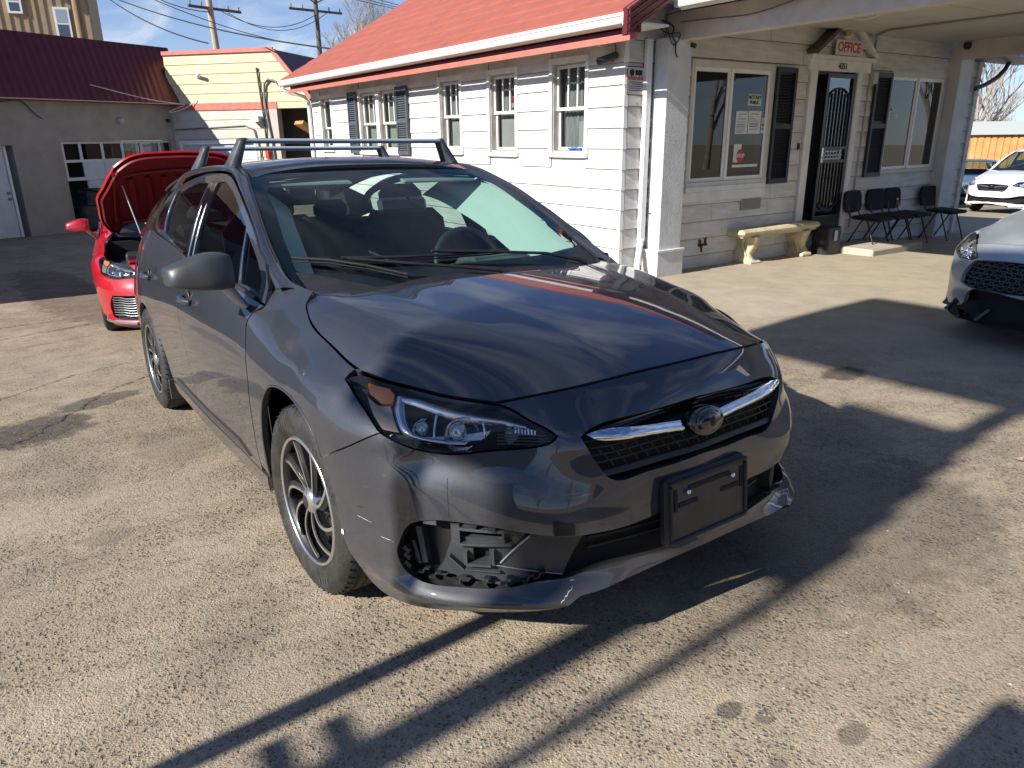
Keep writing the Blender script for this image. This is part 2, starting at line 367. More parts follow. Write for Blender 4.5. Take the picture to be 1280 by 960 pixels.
def sheet(fn, segs, holes=(), res=.02, sc=(1, 1), gap=.0025, lip=.012, off=0., both=False, mirror=False, out=None, back=False):
    """fn(u,v)->(N,3). returns G. sc: metres per unit of u,v. off: offset along the outward normal"""
    sc = np.array(sc, float)
    loops = []
    for i, sg in enumerate([segs]+list(holes)):
        c = [tuple(np.array(p)*sc) for p in seg_curve(sg, res*.6, sc)]
        c = shrink(c, gap if i == 0 else -gap) if gap else c
        loops.append(c)
    O = np.array(loops[0]); mn, mx_ = O.min(0), O.max(0)
    xs = np.arange(mn[0]+res/2, mx_[0], res); ys = np.arange(mn[1]+res/2, mx_[1], res)
    X, Y = np.meshgrid(xs, ys); P = np.stack([X.ravel(), Y.ravel()], 1)
    k = inpoly(P, loops[0]); P = P[k]; P = P[dpoly(P, loops[0]) > res*.35] if len(P) else P
    for h in loops[1:]:
        if len(P): P = P[~inpoly(P, h)]; P = P[dpoly(P, h) > res*.35]
    V = []; E = []; lid = []
    for l in loops:
        o = len(V); V += [Vector(p) for p in l]; n = len(l); E += [(o+i, o+(i+1) % n) for i in range(n)]; lid.append((o, n))
    V += [Vector(p) for p in P]
    rv, re, rf, ov, oe, of = delaunay_2d_cdt(V, E, [], 1 if len(loops) == 1 else 1, 1e-7)
    U = np.array([tuple(v) for v in rv]); F = np.array([tuple(f) for f in rf if len(f) == 3]); cen = U[F].mean(1)
    keep = inpoly(cen, loops[0])
    for h in loops[1:]: keep &= ~inpoly(cen, h)
    F = F[keep]
    def ev(Q):
        Q = Q/sc; return fn(Q[:, 0], Q[:, 1])
    e = 1e-3; A = ev(U); du = ev(U+[e, 0])-ev(U-[e, 0]); dv = ev(U+[0, e])-ev(U-[0, e]); N = np.cross(du, dv); N /= np.linalg.norm(N, axis=1)[:, None]+1e-12
    ref = np.array(out) if out is not None else None
    o_ = (A-np.array([A[:, 0].mean()*.85, 0, .55])) if ref is None else np.broadcast_to(ref, A.shape)
    if (N*o_).sum() < 0: N = -N
    A = A+N*off
    tn = np.cross(A[F[:, 1]]-A[F[:, 0]], A[F[:, 2]]-A[F[:, 0]]); s_ = (tn*N[F[:, 0]]).sum(1) < 0; F[s_] = F[s_][:, ::-1]
    g = G(); g.add(A, [tuple(f) for f in F], True)
    if lip:
        omap = {}
        for j, lst in enumerate(ov):
            for i in lst: omap.setdefault(i, j)
        for li, (o, n) in enumerate(lid):
            idx = [omap.get(o+i) for i in range(n)]; idx = [i for i in idx if i is not None]
            top = A[idx]; bot = top-N[idx]*lip; m = len(idx)
            fl = [(i, (i+1) % m, m+(i+1) % m, m+i) for i in range(m)]
            a0, a1, b0 = top[0], top[1 % m], bot[0]; 
            g.add(np.vstack([top, bot]), fl, True)
    if mirror: g.mir()
    return g
def symsegs(right):
    """right half open chain (u>=0 ... back to u=0) as segments -> full closed segments mirrored in u"""
    left = [[(-p[0], p[1]) for p in reversed(s)] for s in reversed(right)]
    # join the segments that meet on u = 0
    a = left[-1][:-1]+right[0]; b = right[-1][:-1]+left[0]
    mid = right[1:-1]; lm = left[1:-1]
    return [a]+mid+[b]+lm
# outlines of the car panels on those surfaces (degrees round the nose or metres)
O = {
 'hl_outer': [(59.25, 0.6611), (61.9, 0.6904), (65.3, 0.7221), (68.91, 0.7549), (71.41, 0.7691)],
 'hl_tipf': [(71.41, 0.7691), (71.59, 0.7802), (69.3, 0.7834)],
 'gap_f': [(69.3, 0.7834), (73.29, 0.7946), (81.91, 0.8196), (90.56, 0.8496), (96.72, 0.8778), (100.65, 0.9018), (102.82, 0.9225), (103.57, 0.9406), (103.88, 0.9547)],
 'fen_in': [(103.88, 0.9547), (107.83, 0.9663), (111.46, 0.9787), (116.09, 1.0064), (120.19, 1.0381)],
 'fen_seam': [(120.19, 1.0381), (121.53, 1.0212), (122.37, 0.9965)],
 'door_f': [(122.37, 0.9965), (118.39, 0.9578), (115.09, 0.9199), (114.28, 0.8954), (116.12, 0.8827), (117.44, 0.8625), (117.6, 0.8384), (115.47, 0.8002), (113.78, 0.7499)],
 'seam_bf': [(74.93, 0.5438), (69.72, 0.5826), (65.22, 0.6157), (61.51, 0.6452), (59.25, 0.6611)],
 'hood_front': [(0.659, -0.5461), (0.711, -0.4784), (0.751, -0.4051), (0.782, -0.2669), (0.787, -0.155)],
 'bump_top': [(39.6, 0.7375), (33.97, 0.7534), (28.38, 0.763), (18.86, 0.7728), (11.3, 0.7768)],
 'hl_in': [(39.6, 0.7375), (36.72, 0.7262), (33.52, 0.699), (30.46, 0.6739), (29.64, 0.6623)],
 'hl_bot': [(29.64, 0.6623), (30.57, 0.6496), (33.09, 0.6385), (36.86, 0.6319), (40.72, 0.6269), (45.3, 0.6173), (50.0, 0.6184), (54.09, 0.63), (56.9, 0.6462), (59.25, 0.6611)],
 'hl_top': [(71.41, 0.7691), (70.5, 0.7748), (68.43, 0.7793), (63.18, 0.7682), (59.64, 0.76), (54.16, 0.7487), (48.86, 0.741), (43.93, 0.7383), (39.6, 0.7366)],
 'hood_gap': [(0.267, -0.7387), (0.207, -0.7413), (0.102, -0.7443), (-0.005, -0.7499), (-0.097, -0.7435), (-0.172, -0.7241), (-0.227, -0.7017), (-0.265, -0.6749), (-0.302, -0.6486)],
 'hood_hl': [(0.659, -0.5461), (0.599, -0.579), (0.535, -0.6137), (0.464, -0.647), (0.393, -0.6827), (0.346, -0.7079), (0.267, -0.7387)],
 'hood_rear': [(-0.302, -0.6486), (-0.179, -0.5595), (-0.137, -0.3992), (-0.123, -0.2133), (-0.104, -0.0882)],
 'bottom': [(70.27, 0.2554), (68.53, 0.2178), (67.06, 0.1764), (63.71, 0.1455), (59.5, 0.1398), (53.67, 0.152), (47.42, 0.1645), (40.48, 0.1726), (33.91, 0.1769), (29.93, 0.1735)],
 'kink': [(29.93, 0.1735), (28.82, 0.2141), (27.5, 0.2277), (24.97, 0.2297), (20.29, 0.2298), (15.21, 0.236), (8.1, 0.2466), (0.24, 0.2592)],
 'low': [(56.81, 0.3042), (55.83, 0.2784), (53.81, 0.2625), (50.79, 0.2568), (45.35, 0.2573), (37.61, 0.2602), (32.47, 0.2717), (29.06, 0.2721), (26.88, 0.2773), (24.33, 0.2827), (18.24, 0.2842), (9.61, 0.28), (1.86, 0.2868)],
 'up': [(56.81, 0.3042), (57.18, 0.3268), (56.54, 0.3576), (55.57, 0.3913), (54.19, 0.4167), (52.3, 0.4315), (49.37, 0.4414), (45.31, 0.4429), (40.88, 0.4373), (36.02, 0.4235), (31.18, 0.4074), (27.36, 0.3972), (24.66, 0.3944), (20.22, 0.3891), (11.51, 0.39), (1.74, 0.3916)],
 'gr_top': [(25.81, 0.6573), (24.63, 0.668), (22.06, 0.6788), (15.94, 0.682), (8.53, 0.6837), (1.99, 0.6872)],
 'gr_side': [(25.81, 0.6573), (24.55, 0.6173), (22.94, 0.5741), (21.65, 0.5435)],
 'gr_bot': [(21.65, 0.5435), (20.34, 0.5303), (15.09, 0.5255), (7.75, 0.5249), (1.91, 0.5298)],
 'chrome': [(25.35, 0.6639), (23.25, 0.6671), (16.41, 0.6585), (5.17, 0.6398), (4.93, 0.6107), (15.04, 0.6279), (21.4, 0.6401), (23.86, 0.6498)],
 'duct': [(33.86, 0.4079), (25.57, 0.3799), (29.06, 0.2721), (39.43, 0.3129)],
 'sill_top': [(105.14, 0.3224), (113.27, 0.3344), (131.44, 0.3567), (152.58, 0.3825), (178.99, 0.4179)],
 'sill_bot': [(112.75, 0.2501), (122.85, 0.267), (141.99, 0.2935), (165.49, 0.3108), (192.84, 0.3093)],
 'dd_gap': [(175.75, 1.0197), (178.12, 0.8768), (181.78, 0.7495), (177.46, 0.6498), (166.37, 0.5674)],
 'belt': [(113.2, 0.8968), (119.65, 0.9145), (127.93, 0.9365), (172.15, 0.982), (190.78, 1.0058), (213.76, 1.0366), (231.85, 1.0574)],
 'wl': [(-1.264, -0.5561), (-1.026, -0.6083), (-0.88, -0.6376), (-0.743, -0.6636), (-0.649, -0.6781), (-0.58, -0.684), (-0.463, -0.6919), (-0.39, -0.6863), (-0.347, -0.6657)],
 'frit': [(-1.019, -0.5335), (-0.808, -0.5774), (-0.618, -0.6128), (-0.459, -0.6424), (-0.379, -0.6522)],
}
# ---------------------------------------------------------------- the grey hatchback
def car_paint(name, rgb, rgbf, rough=.38, metal=.75, dust=1.0):
    if name in MT: return MT[name]
    m = mat(name, rgb, rough, metal, 1.0, spec=.3); t = m.node_tree; b = t.nodes['Principled BSDF']; b.inputs['Coat Roughness'].default_value = .015; b.inputs['Coat IOR'].default_value = 1.6
    tc = t.nodes.new('ShaderNodeTexCoord')
    n = t.nodes.new('ShaderNodeTexNoise'); n.inputs['Scale'].default_value = 900; n.inputs['Detail'].default_value = 1; t.links.new(tc.outputs['Object'], n.inputs[0])
    x = t.nodes.new('ShaderNodeMix'); x.data_type = 'RGBA'; r = t.nodes.new('ShaderNodeMapRange'); r.inputs[1].default_value = .35; r.inputs[2].default_value = .75; t.links.new(n.outputs[0], r.inputs[0])
    t.links.new(r.outputs[0], x.inputs[0]); x.inputs[6].default_value = (*rgb, 1); x.inputs[7].default_value = (*rgbf, 1)
    # road dust: rougher, paler film low on the panels and in patches
    d = t.nodes.new('ShaderNodeTexNoise'); d.inputs['Scale'].default_value = 3.2; d.inputs['Detail'].default_value = 8; d.inputs['Roughness'].default_value = .65; t.links.new(tc.outputs['Object'], d.inputs[0])
    sp = t.nodes.new('ShaderNodeSeparateXYZ'); t.links.new(tc.outputs['Object'], sp.inputs[0])
    lo = t.nodes.new('ShaderNodeMapRange'); lo.inputs[1].default_value = .62; lo.inputs[2].default_value = .12; t.links.new(sp.outputs[2], lo.inputs[0])
    q = nm('MULTIPLY', d.outputs[0], .30, T=t); q = nm('ADD', q, -.08, T=t); q = nm('MULTIPLY_ADD', nm('MULTIPLY', lo.outputs[0], d.outputs[0], T=t), .55, q, T=t); q = nm('MULTIPLY', nm('MAXIMUM', q, 0., T=t), dust, T=t)
    y = t.nodes.new('ShaderNodeMix'); y.data_type = 'RGBA'; t.links.new(q, y.inputs[0]); t.links.new(x.outputs[2], y.inputs[6]); y.inputs[7].default_value = (.17, .15, .125, 1)
    t.links.new(y.outputs[2], b.inputs['Base Color'])
    t.links.new(nm('MULTIPLY_ADD', q, .18, .006, T=t), b.inputs['Coat Roughness'])
    t.links.new(nm('MULTIPLY_ADD', q, -1.0, metal, T=t), b.inputs['Metallic'])
    # fine scuffs low on the body
    m3 = t.nodes.new('ShaderNodeMapping'); m3.inputs['Rotation'].default_value = (0, .3, .2); m3.inputs['Scale'].default_value = (5, 5, 95); t.links.new(tc.outputs['Object'], m3.inputs[0])
    s3 = t.nodes.new('ShaderNodeTexNoise'); s3.inputs['Scale'].default_value = 1.6; s3.inputs['Detail'].default_value = 3; t.links.new(m3.outputs[0], s3.inputs[0])
    p3 = t.nodes.new('ShaderNodeTexNoise'); p3.inputs['Scale'].default_value = 6.5; t.links.new(tc.outputs['Object'], p3.inputs[0])
    r3 = t.nodes.new('ShaderNodeMapRange'); r3.inputs[1].default_value = .685; r3.inputs[2].default_value = .72; t.links.new(s3.outputs[0], r3.inputs[0])
    r4 = t.nodes.new('ShaderNodeMapRange'); r4.inputs[1].default_value = .55; r4.inputs[2].default_value = .62; t.links.new(p3.outputs[0], r4.inputs[0])
    lo2 = t.nodes.new('ShaderNodeMapRange'); lo2.inputs[1].default_value = .66; lo2.inputs[2].default_value = .45; t.links.new(sp.outputs[2], lo2.inputs[0])
    sc_m = nm('MULTIPLY', nm('MULTIPLY', r3.outputs[0], r4.outputs[0], T=t), nm('MULTIPLY', lo2.outputs[0], .75*dust, T=t), T=t)
    y2 = t.nodes.new('ShaderNodeMix'); y2.data_type = 'RGBA'; t.links.new(sc_m, y2.inputs[0]); t.links.new(y.outputs[2], y2.inputs[6]); y2.inputs[7].default_value = (.42, .42, .41, 1); t.links.new(y2.outputs[2], b.inputs['Base Color'])
    # faint waviness of the clear coat
    w = t.nodes.new('ShaderNodeTexNoise'); w.inputs['Scale'].default_value = 5.5; w.inputs['Detail'].default_value = 2; t.links.new(tc.outputs['Object'], w.inputs[0])
    bp = t.nodes.new('ShaderNodeBump'); bp.inputs['Strength'].default_value = .025; bp.inputs['Distance'].default_value = .006; t.links.new(w.outputs[0], bp.inputs['Height'])
    t.links.new(bp.outputs[0], b.inputs['Coat Normal'])
    return m
grey = car_paint('grey paint', (.015, .018, .027), (.050, .055, .070), .48, .25, .55)
blk = mat('black plastic', (.018, .018, .019), .5, var=.3, vscale=20, bump=.15, bscale=300)
dblk = mat('deep black', (.006, .006, .006), .8)
dplas = mat('dark grey plastic', (.040, .043, .047), .40, var=.25, vscale=8, bump=.08, bscale=400)
rubber = mat('tyre rubber', (.010, .010, .010), .62, var=.35, vscale=16, rgb2=(.040, .038, .035), bump=.3, bscale=120)
chrome_m = mat('chrome', (.86, .87, .88), .06, 1.0)
silver = mat('silver wheel face', (.62, .63, .64), .22, .9)
gloss = mat('gloss black', (.008, .008, .009), .08, coat=1)
wglass = glass('car window glass', (.58, .74, .70), .0, 1.0, 1.45)
sglass = glass('side window glass', (.52, .60, .56), .0, 1.1, 1.5)
lens = glass('headlight lens', (.93, .94, .95), .03, .9, 1.45)
cloth = mat('seat cloth', (.020, .020, .022), .9, var=.2, vscale=30)
dash_m = mat('dashboard', (.09, .095, .10), .55, var=.1, bump=.1, bscale=200)
amber = mat('amber reflector', (.85, .22, .03), .25, coat=1)
greym = mat('pale interior trim', (.38, .38, .36), .7, var=.1)
SC = (.0155, 1); X2 = (1, 1)
def bodyS(t, z):
    t = np.asarray(t, float); P = body(np.abs(t), z); P[:, 1] = -P[:, 1]*np.sign(t+1e-9); return P
def ghS(x, z): P = gh(x, z); P[:, 1] *= -1; return P
car = link('parked_car', None, None, 'dark grey hatchback with open roof rack bars and a broken empty fog light pocket', 'car')
CM = Matrix(((.9982, .0008, -.0593, 0), (0, .9999, .0131, 0), (.0593, -.0130, .9982, .0), (0, 0, 0, 1)))
car.matrix_world = CM
def two(name, g, m, parent=None, label=None):
    """right part and its mirror image on the left"""
    a = g.build(name, m, parent or car)
    gg = G(); gg.v = list(g.v); gg.f = list(g.f); gg.sm = list(g.sm); gg.mir(); b = gg.build(name, m, parent or car)
    return a, b
mz = lambda L: [(x, -y) for x, y in L]
# hood
hf = O['hood_front']+[(.7905, 0)]; hr = O['hood_rear']+[(-.105, 0)]
right_chain = [hf[::-1], O['hood_hl'], O['hood_gap'], hr]
left_chain = [mz(s)[::-1] for s in right_chain[::-1]]
front = right_chain[0]; lf = left_chain[-1]
hs = [lf[:-1]+front]+right_chain[1:-1]+[right_chain[-1][:-1]+left_chain[0]]+left_chain[1:-1]
hood_o = sheet(lambda x, y: hood(x, y), hs, res=.014, gap=.0022, lip=.02, out=(0, 0, 1)).build('hood', grey, car)
# fender
arch_f = [(110.3, .30), (110.1, .366), (109.4, .461), (106.9, .546), (104.3, .613), (100.7, .664), (97.4, .685), (92.0, .692), (85.3, .682), (80.06, .651), (76.7, .603), (74.93, .544)]
fsegs = [O['hl_outer'], O['hl_tipf'], O['gap_f'], O['fen_in'], O['fen_seam'], O['door_f'], [(113.78, .7499), (113.4, .666), (114.6, .58), (115.6, .50), (116.2, .40), (116.3, .315)], [(116.3, .315), (110.3, .30)], arch_f, O['seam_bf']]
two('fender', sheet(bodyS, fsegs, res=.016, sc=SC, gap=.0022, lip=.022), grey)
# front bumper: one skin with the grille opening and one long opening for fog pockets and intake
bt = [(0, .7785)]+O['bump_top'][::-1]
bch = [bt, O['hl_in'], O['hl_bot'], O['seam_bf'][::-1], [(74.93, .5438), (73.0, .482), (71.9, .398), (71.3, .308), (70.3, .255)], O['bottom'], O['kink'][:-1]+[(0, .2526)]]
up = O['up']+[(0, .392)]; lw = O['low']+[(0, .2885)]
grl = [[(0, .688)]+O['gr_top'][::-1], O['gr_side'], O['gr_bot']+[(0, .531)]]
hole1 = symsegs([up[::-1], lw])
hole2 = symsegs(grl)
bump_o = sheet(bodyS, symsegs(bch), [hole1, hole2], res=.014, sc=SC, gap=.002, lip=.028)
bump_o = bump_o.build('front_bumper', grey, car)
# dark liner behind the bumper, hood and fenders so that nothing shows through the gaps
def offs(fn, d):
    def f(u, v):
        e = 1e-3; A = fn(u, v); du = fn(u+e/.0155, v)-A; dv = fn(u, v+e)-A; N = np.cross(du, dv); N /= np.linalg.norm(N, axis=1)[:, None]+1e-12
        c = A-np.array([A[:, 0].mean()*.8, 0, .5]); 
        if (N*c).sum() < 0: N = -N
        return A+N*d
    return f
g = G()
for s_ in (-1, 1):
    T = np.linspace(0, 74, 30); Z = np.linspace(.19, .74, 16); P = np.array([[bodyS(s_*t, z)[0]*np.array((.93, .95, 1)) for z in Z] for t in T]); g.grid(P, True)
g.build('inner_liner', dblk, car)
g = G(); X = np.linspace(-.45, .66, 16); Y = np.linspace(-.70, .70, 15); g.grid(np.array([[(x, y*min(1, (HY(np.array([x]))[0]-.03)/.70), hood_z(x, y*min(1, (HY(np.array([x]))[0]-.03)/.70))[0]-.035) for y in Y] for x in X])); g.build('hood_liner', dblk, car)
# grille: black back, hexagon-like bars, black upper band, chrome wings, blank round badge
inner = offs(bodyS, -.045)
g = sheet(inner, symsegs([[(0, .70)]+[(a*1.02, b+.012) for a, b in O['gr_top'][::-1]], [(26.5, .66), (24.9, .60), (22, .533)], [(22, .533), (10, .522), (0, .528)]]), res=.03, sc=SC, gap=0, lip=0)
grille = g.build('grille', dblk, car)
bars = G(); gi = offs(bodyS, -.018)
def gtube(T, Z, r, fn=gi): return fn(np.array(T, float), np.array(Z, float))
for k, z in enumerate((.556, .578, .600, .622, .644)):
    tm = 23.2+(z-.556)*22; T = np.linspace(-tm, tm, 40); zz = z+.0+(-.004 if k == 0 else 0)
    bars.tube(gi(T, np.full(40, zz)), .0028, 5)
for k, z in enumerate((.556, .578, .600, .622)):
    for j in range(-9, 10):
        t = j*2.5+(1.25 if k % 2 else 0)
        if abs(t) < 22.2+(z-.556)*20: bars.tube(gi(np.array([t-.35, t+.35]), np.array([z+.003, z+.019])), .0024, 4)
for j, (z0, z1) in enumerate(((.544, .552), )):
    T = np.linspace(-22, 22, 40); bars.grid(np.stack([offs(bodyS, -.006)(T, np.full(40, .541-.002*j)), offs(bodyS, -.012)(T, np.full(40, .553))]), True)
bars.build('grille_mesh', blk, grille)
T = np.linspace(-23.5, 23.5, 40); ztop = np.interp(np.abs(T), [0, 8.5, 16, 22, 24.6], [.684, .681, .679, .675, .664])
g = G(); g.grid(np.stack([offs(bodyS, -.012)(T, ztop), offs(bodyS, -.022)(T, ztop-.018), offs(bodyS, -.035)(T, ztop-.03)]), True); g.build('upper_band', gloss, grille)
ch = O['chrome']
csegs = [[ch[0], ch[1], ch[2], ch[3]], [ch[3], ch[4]], [ch[4], ch[5], ch[6]], [ch[6], ch[7], ch[0]]]
def chromeS(t, z):
    t = np.asarray(t, float); z = np.asarray(z, float); a = np.abs(t)
    zm = np.interp(a, [5, 15, 22, 25.4], [.626, .643, .655, .664]); P = bodyS(t, z)
    d = .006+.012*np.exp(-((z-zm+.004)/.010)**2)-.02*np.clip((z-zm)/.02, 0, 1)*0
    return P*np.stack([1+d, 1+0*d, 1+0*d], -1)-np.array([.004, 0, 0])
two('chrome_wing', sheet(chromeS, csegs, res=.005, sc=SC, gap=0, lip=.02), chrome_m, grille)
E_ = np.array([.893, 0, .628]); g = G(); R_ = np.array(Matrix.Rotation(math.radians(90-6), 3, 'Y'))
Sx = np.diag([.62, 1, 1])          # an oval badge, wider than tall
prof = [(.0, .020), (.030, .019), (.048, .014), (.056, .008), (.060, .009), (.066, .004), (.068, -.012), (.066, -.03)]
g.lathe(prof, 40, (0, 0, 0)); g.v = [(a*.62, b, c) for a, b, c in g.v]; A = np.array(g.v)@R_.T+E_; g.v = [tuple(p) for p in A]
badge = g.build('badge', gloss, grille)
g = G(); g.lathe([(.0, .006), (.012, .005), (.016, .0)], 16, (0, 0, 0)); g.v = [(a, b*.8, c) for a, b, c in g.v]; A = np.array(g.v)@R_.T+E_+np.array([.018, .004, .002]); g.v = [tuple(p) for p in A]; g.build('badge_centre', blk, badge)
# intake and fog pockets -----------------------------------------
deep = offs(bodyS, -.075)
g = sheet(deep, symsegs([[(0, .45), (30, .45), (50, .46), (60, .43)], [(60, .43), (60, .26), (40, .23), (0, .25)]]), res=.04, sc=SC, gap=0, lip=0)
intake = g.build('lower_intake', dblk, car)
g = G()
for z in (.315, .345, .375, .40): T = np.linspace(-24, 24, 24); g.tube(offs(bodyS, -.05)(T, np.full(24, z)), .005, 4)
g.build('intake_slat', blk, intake)
g = G(); T = np.linspace(-27, 27, 24); g.grid(np.stack([offs(bodyS, -.028)(T, np.full(24, .40+0*T)), offs(bodyS, -.05)(T, np.full(24, .392))])); g.build('intake_lip', gloss, intake)
duct = sheet(offs(bodyS, -.022), [[O['duct'][0], O['duct'][1]], [O['duct'][1], O['duct'][2]], [O['duct'][2], O['duct'][3]], [O['duct'][3], O['duct'][0]]], res=.02, sc=SC, gap=0, lip=.05)
duct.build('air_duct_panel', dplas, car)
dl = G(); dl.v = list(duct.v); dl.f = list(duct.f); dl.sm = list(duct.sm); dl.mir(); dl.build('air_duct_panel', dplas, car)
g = G(); A = offs(bodyS, -.020)
q = A(np.linspace(O['duct'][3][0], O['duct'][0][0], 8), np.linspace(O['duct'][3][1], O['duct'][0][1], 8)); g.tube(q, .003, 5)
q = A(np.linspace(O['duct'][3][0]+1, O['duct'][2][0], 8), np.linspace(O['duct'][3][1]-.006, O['duct'][2][1]+.003, 8)); g.tube(q, .0018, 5)
g.build('duct_flange', mat('worn edge', (.36, .37, .38), .4, .4), car)
# right pocket: bare carrier behind the missing fog lamp bezel
pk = G(); A = offs(bodyS, -.030); B = offs(bodyS, -.055); Fr = offs(bodyS, -.010)
def quad(fn, pts, th=.006):
    pts = np.array(pts, float); return sheet(fn, [[tuple(pts[i]), tuple(pts[(i+1) % len(pts)])] for i in range(len(pts))], res=.02, sc=SC, gap=0, lip=th)
carrier = quad(A, [(47.5, .425), (47.5, .33), (45.8, .30), (50, .278), (38.5, .262), (32, .275), (38.8, .318), (34.5, .405), (36, .428)])
hole_ = [(45.8, .405), (46.3, .385), (39.2, .378), (39.0, .398)]
sq = [(44.0, .352), (44.0, .312), (41.3, .310), (41.3, .350)]
carrier = sheet(A, [[p, q] for p, q in zip([(47.8, .428), (47.8, .372), (48.6, .335), (49.5, .30), (50.8, .276), (38.5, .262), (33, .274), (38.8, .318), (34.5, .408), (36, .428)], [(47.8, .372), (48.6, .335), (49.5, .30), (50.8, .276), (38.5, .262), (33, .274), (38.8, .318), (34.5, .408), (36, .428), (47.8, .428)])],
                [[[hole_[i], hole_[(i+1) % 4]] for i in range(4)], [[sq[i], sq[(i+1) % 4]] for i in range(4)]], res=.015, sc=SC, gap=0, lip=.03)
pc = carrier.build('fog_lamp_carrier', dplas, car)
rib = G()
def strip(P0, P1, w, h, fn=A, n=6):
    T = np.linspace(P0[0], P1[0], n); Z = np.linspace(P0[1], P1[1], n); q = fn(T, Z)
    for a, b in zip(q[:-1], q[1:]): rib.bar(a, b, w, h, up=(a[0], a[1], 0))
Fb = offs(bodyS, -.022)
strip((46.6, .37), (37.5, .37), .006, .022, Fb); strip((46.6, .428), (46.6, .372), .022, .016, Fb, 3)
strip((45.2, .345), (45.2, .31), .010, .016, Fb, 3); strip((45.2, .308), (41.0, .306), .007, .018, Fb, 3); strip((40.6, .35), (40.6, .308), .007, .016, Fb, 3)
strip((46.8, .418), (38.5, .412), .008, .02, Fb); strip((38.8, .41), (38.8, .378), .006, .015, Fb, 3)
strip((48.0, .33), (45.6, .295), .004, .02, Fb, 3); strip((45.6, .293), (39.6, .288), .004, .012, Fb, 5)
rib.build('rib', mat('bare grey plastic', (.065, .068, .072), .36, .1, var=.3), pc)
g = G()                                                            # clip tabs along the lower edge
for t0, z0 in ((53.5, .283), (51.5, .274), (47.2, .268), (43.2, .268), (39.5, .270), (36.0, .276), (34.2, .282)):
    P = Fr(np.array([t0, t0-.9, t0-1.2, t0-2.1]), np.array([z0, z0, z0+.013, z0+.013])-.004)
    g = G()
    for a, b in zip(P[:-1], P[1:]): g.bar(a, b, .004, .016, up=(a[0], a[1], 0))
    g.build('clip_tab', blk, pc)
for z0 in (.30, .325, .345): P = Fr(np.array([56.0, 54.9]), np.array([z0, z0-.012])); G().bar(P[0], P[1], .012, .014).build('clip_tab', blk, pc)
P = Fr(np.array([52.0, 49.6]), np.array([.430, .431])); G().bar(P[0], P[1], .007, .014).build('clip_tab', MT['bare grey plastic'], pc)
for t0 in (44, 41, 38.5, 36.5, 34.5): P = Fr(np.array([t0, t0-1.1]), np.array([.434, .430])-(44-t0)*.0024); G().bar(P[0], P[1], .005, .012).build('clip_tab', blk, pc)
g = G(); P0 = offs(bodyS, -.035)
for (t0, z0), (t1, z1), w in (((53.6, .405), (52.6, .30), .016), ((54.8, .36), (53.6, .295), .010)):
    q = P0(np.array([t0, t1]), np.array([z0, z1])); g.bar(q[0], q[1], w, .03, up=(q[0][0], q[0][1], 0))
g.build('bracket', dplas, pc)
g = G(); q = bodyS(np.array([30.9, 27.6, 27.6, 30.9]), np.array([.452, .436, .404, .412])); q = q*np.array([1.006, 1.006, 1]); g.add(q, [(3, 2, 1, 0)]); g.v[0:0] = []
g.build('tow_hook_cover', dblk, car)
g = G(); P = bodyS(np.array([71.2]), np.array([.325]))[0]; g.lathe([(0, .004), (.006, .0035), (.009, .001)], 9, P, np.array(Vector((0, -1, 0)).to_track_quat('Z', 'Y').to_matrix())); g.build('chipped_spot', mat('bare primer', (.75, .68, .58), .8), car)
for (t0, z0, t1, z1, w_) in ((34.5, .206, 31.2, .206, .003), (36.5, .212, 32.4, .210, .002), (66.0, .40, 62.5, .394, .0012), (66, .43, 64, .435, .001), (60.5, .36, 57.8, .354, .0012), (47.2, .56, 47.0, .455, .0008), (30.2, .225, 28.0, .250, .0025), (28.2, .262, 26.0, .268, .002)):
    n_ = 9; T = np.linspace(t0, t1, n_); Z = np.linspace(z0, z1, n_); jj = np.random.RandomState(int(t0*7)).randn(n_)*w_*.6; up_ = w_*(.4+np.random.RandomState(3).rand(n_)); A_ = offs(bodyS, .0008)
    G().grid(np.stack([A_(T, Z+jj), A_(T+(.06 if abs(z1-z0) > .05 else 0), Z+jj+(up_ if abs(z1-z0) <= .05 else 0))])).build('scuff', mat('scuffed paint', (.55, .55, .54), .6) if w_ > .001 else dblk, car)
# left pocket keeps its clear cover
cov = G(); Tc = np.linspace(-57, -47, 8); Zc = np.linspace(.285, .43, 8)
cov.grid(np.array([[bodyS(t, z)[0]*np.array((1.0+.02*math.sin((t+57)/10*3.1), 1.0, 1)) for z in Zc] for t in Tc])); cov.build('fog_lamp_cover', lens, car)
# licence plate holder
pr = Matrix.Rotation(math.radians(-3), 3, 'Y')
pl = G(); pw, ph = .325, .185; cx0, cz0 = .912, .396
ring = G(); ring.box((0, 0, 0), (.016, pw, ph), None, .006); 
base = G(); base.box((-.020, 0, 0), (.034, pw+.012, ph+.012), None, .010)
def place(g, loc, rot=pr): A = np.array(g.v)@np.array(rot).T+np.array(loc); g.v = [tuple(p) for p in A]; return g
plate = place(base, (cx0, 0, cz0)).build('license_plate_holder', blk, car)
fr = G()
for (c, d) in (((0, 0, ph/2-.006), (.012, pw, .012)), ((0, 0, -ph/2+.006), (.012, pw, .012)), ((0, pw/2-.006, 0), (.012, .012, ph-.026)), ((0, -pw/2+.006, 0), (.012, .012, ph-.026))): fr.box(c, d, None, .004)
place(fr, (cx0+.002, 0, cz0)).build('frame', blk, plate)
pn = G(); pn.box((-.0035, 0, 0), (.004, pw-.02, ph-.02)); place(pn, (cx0+.002, 0, cz0)).build('face', mat('holder face', (.035, .034, .032), .45, var=.25, vscale=12, bump=.1, bscale=250), plate)
sl_ = G()
for (y, z, w, h) in ((0.0, .060, .17, .013), (-.087, .018, .075, .013), (.087, .018, .075, .013), (-.138, .035, .012, .062), (.138, .035, .012, .062)): sl_.box((-.0008, y, z), (.0035, w, h))
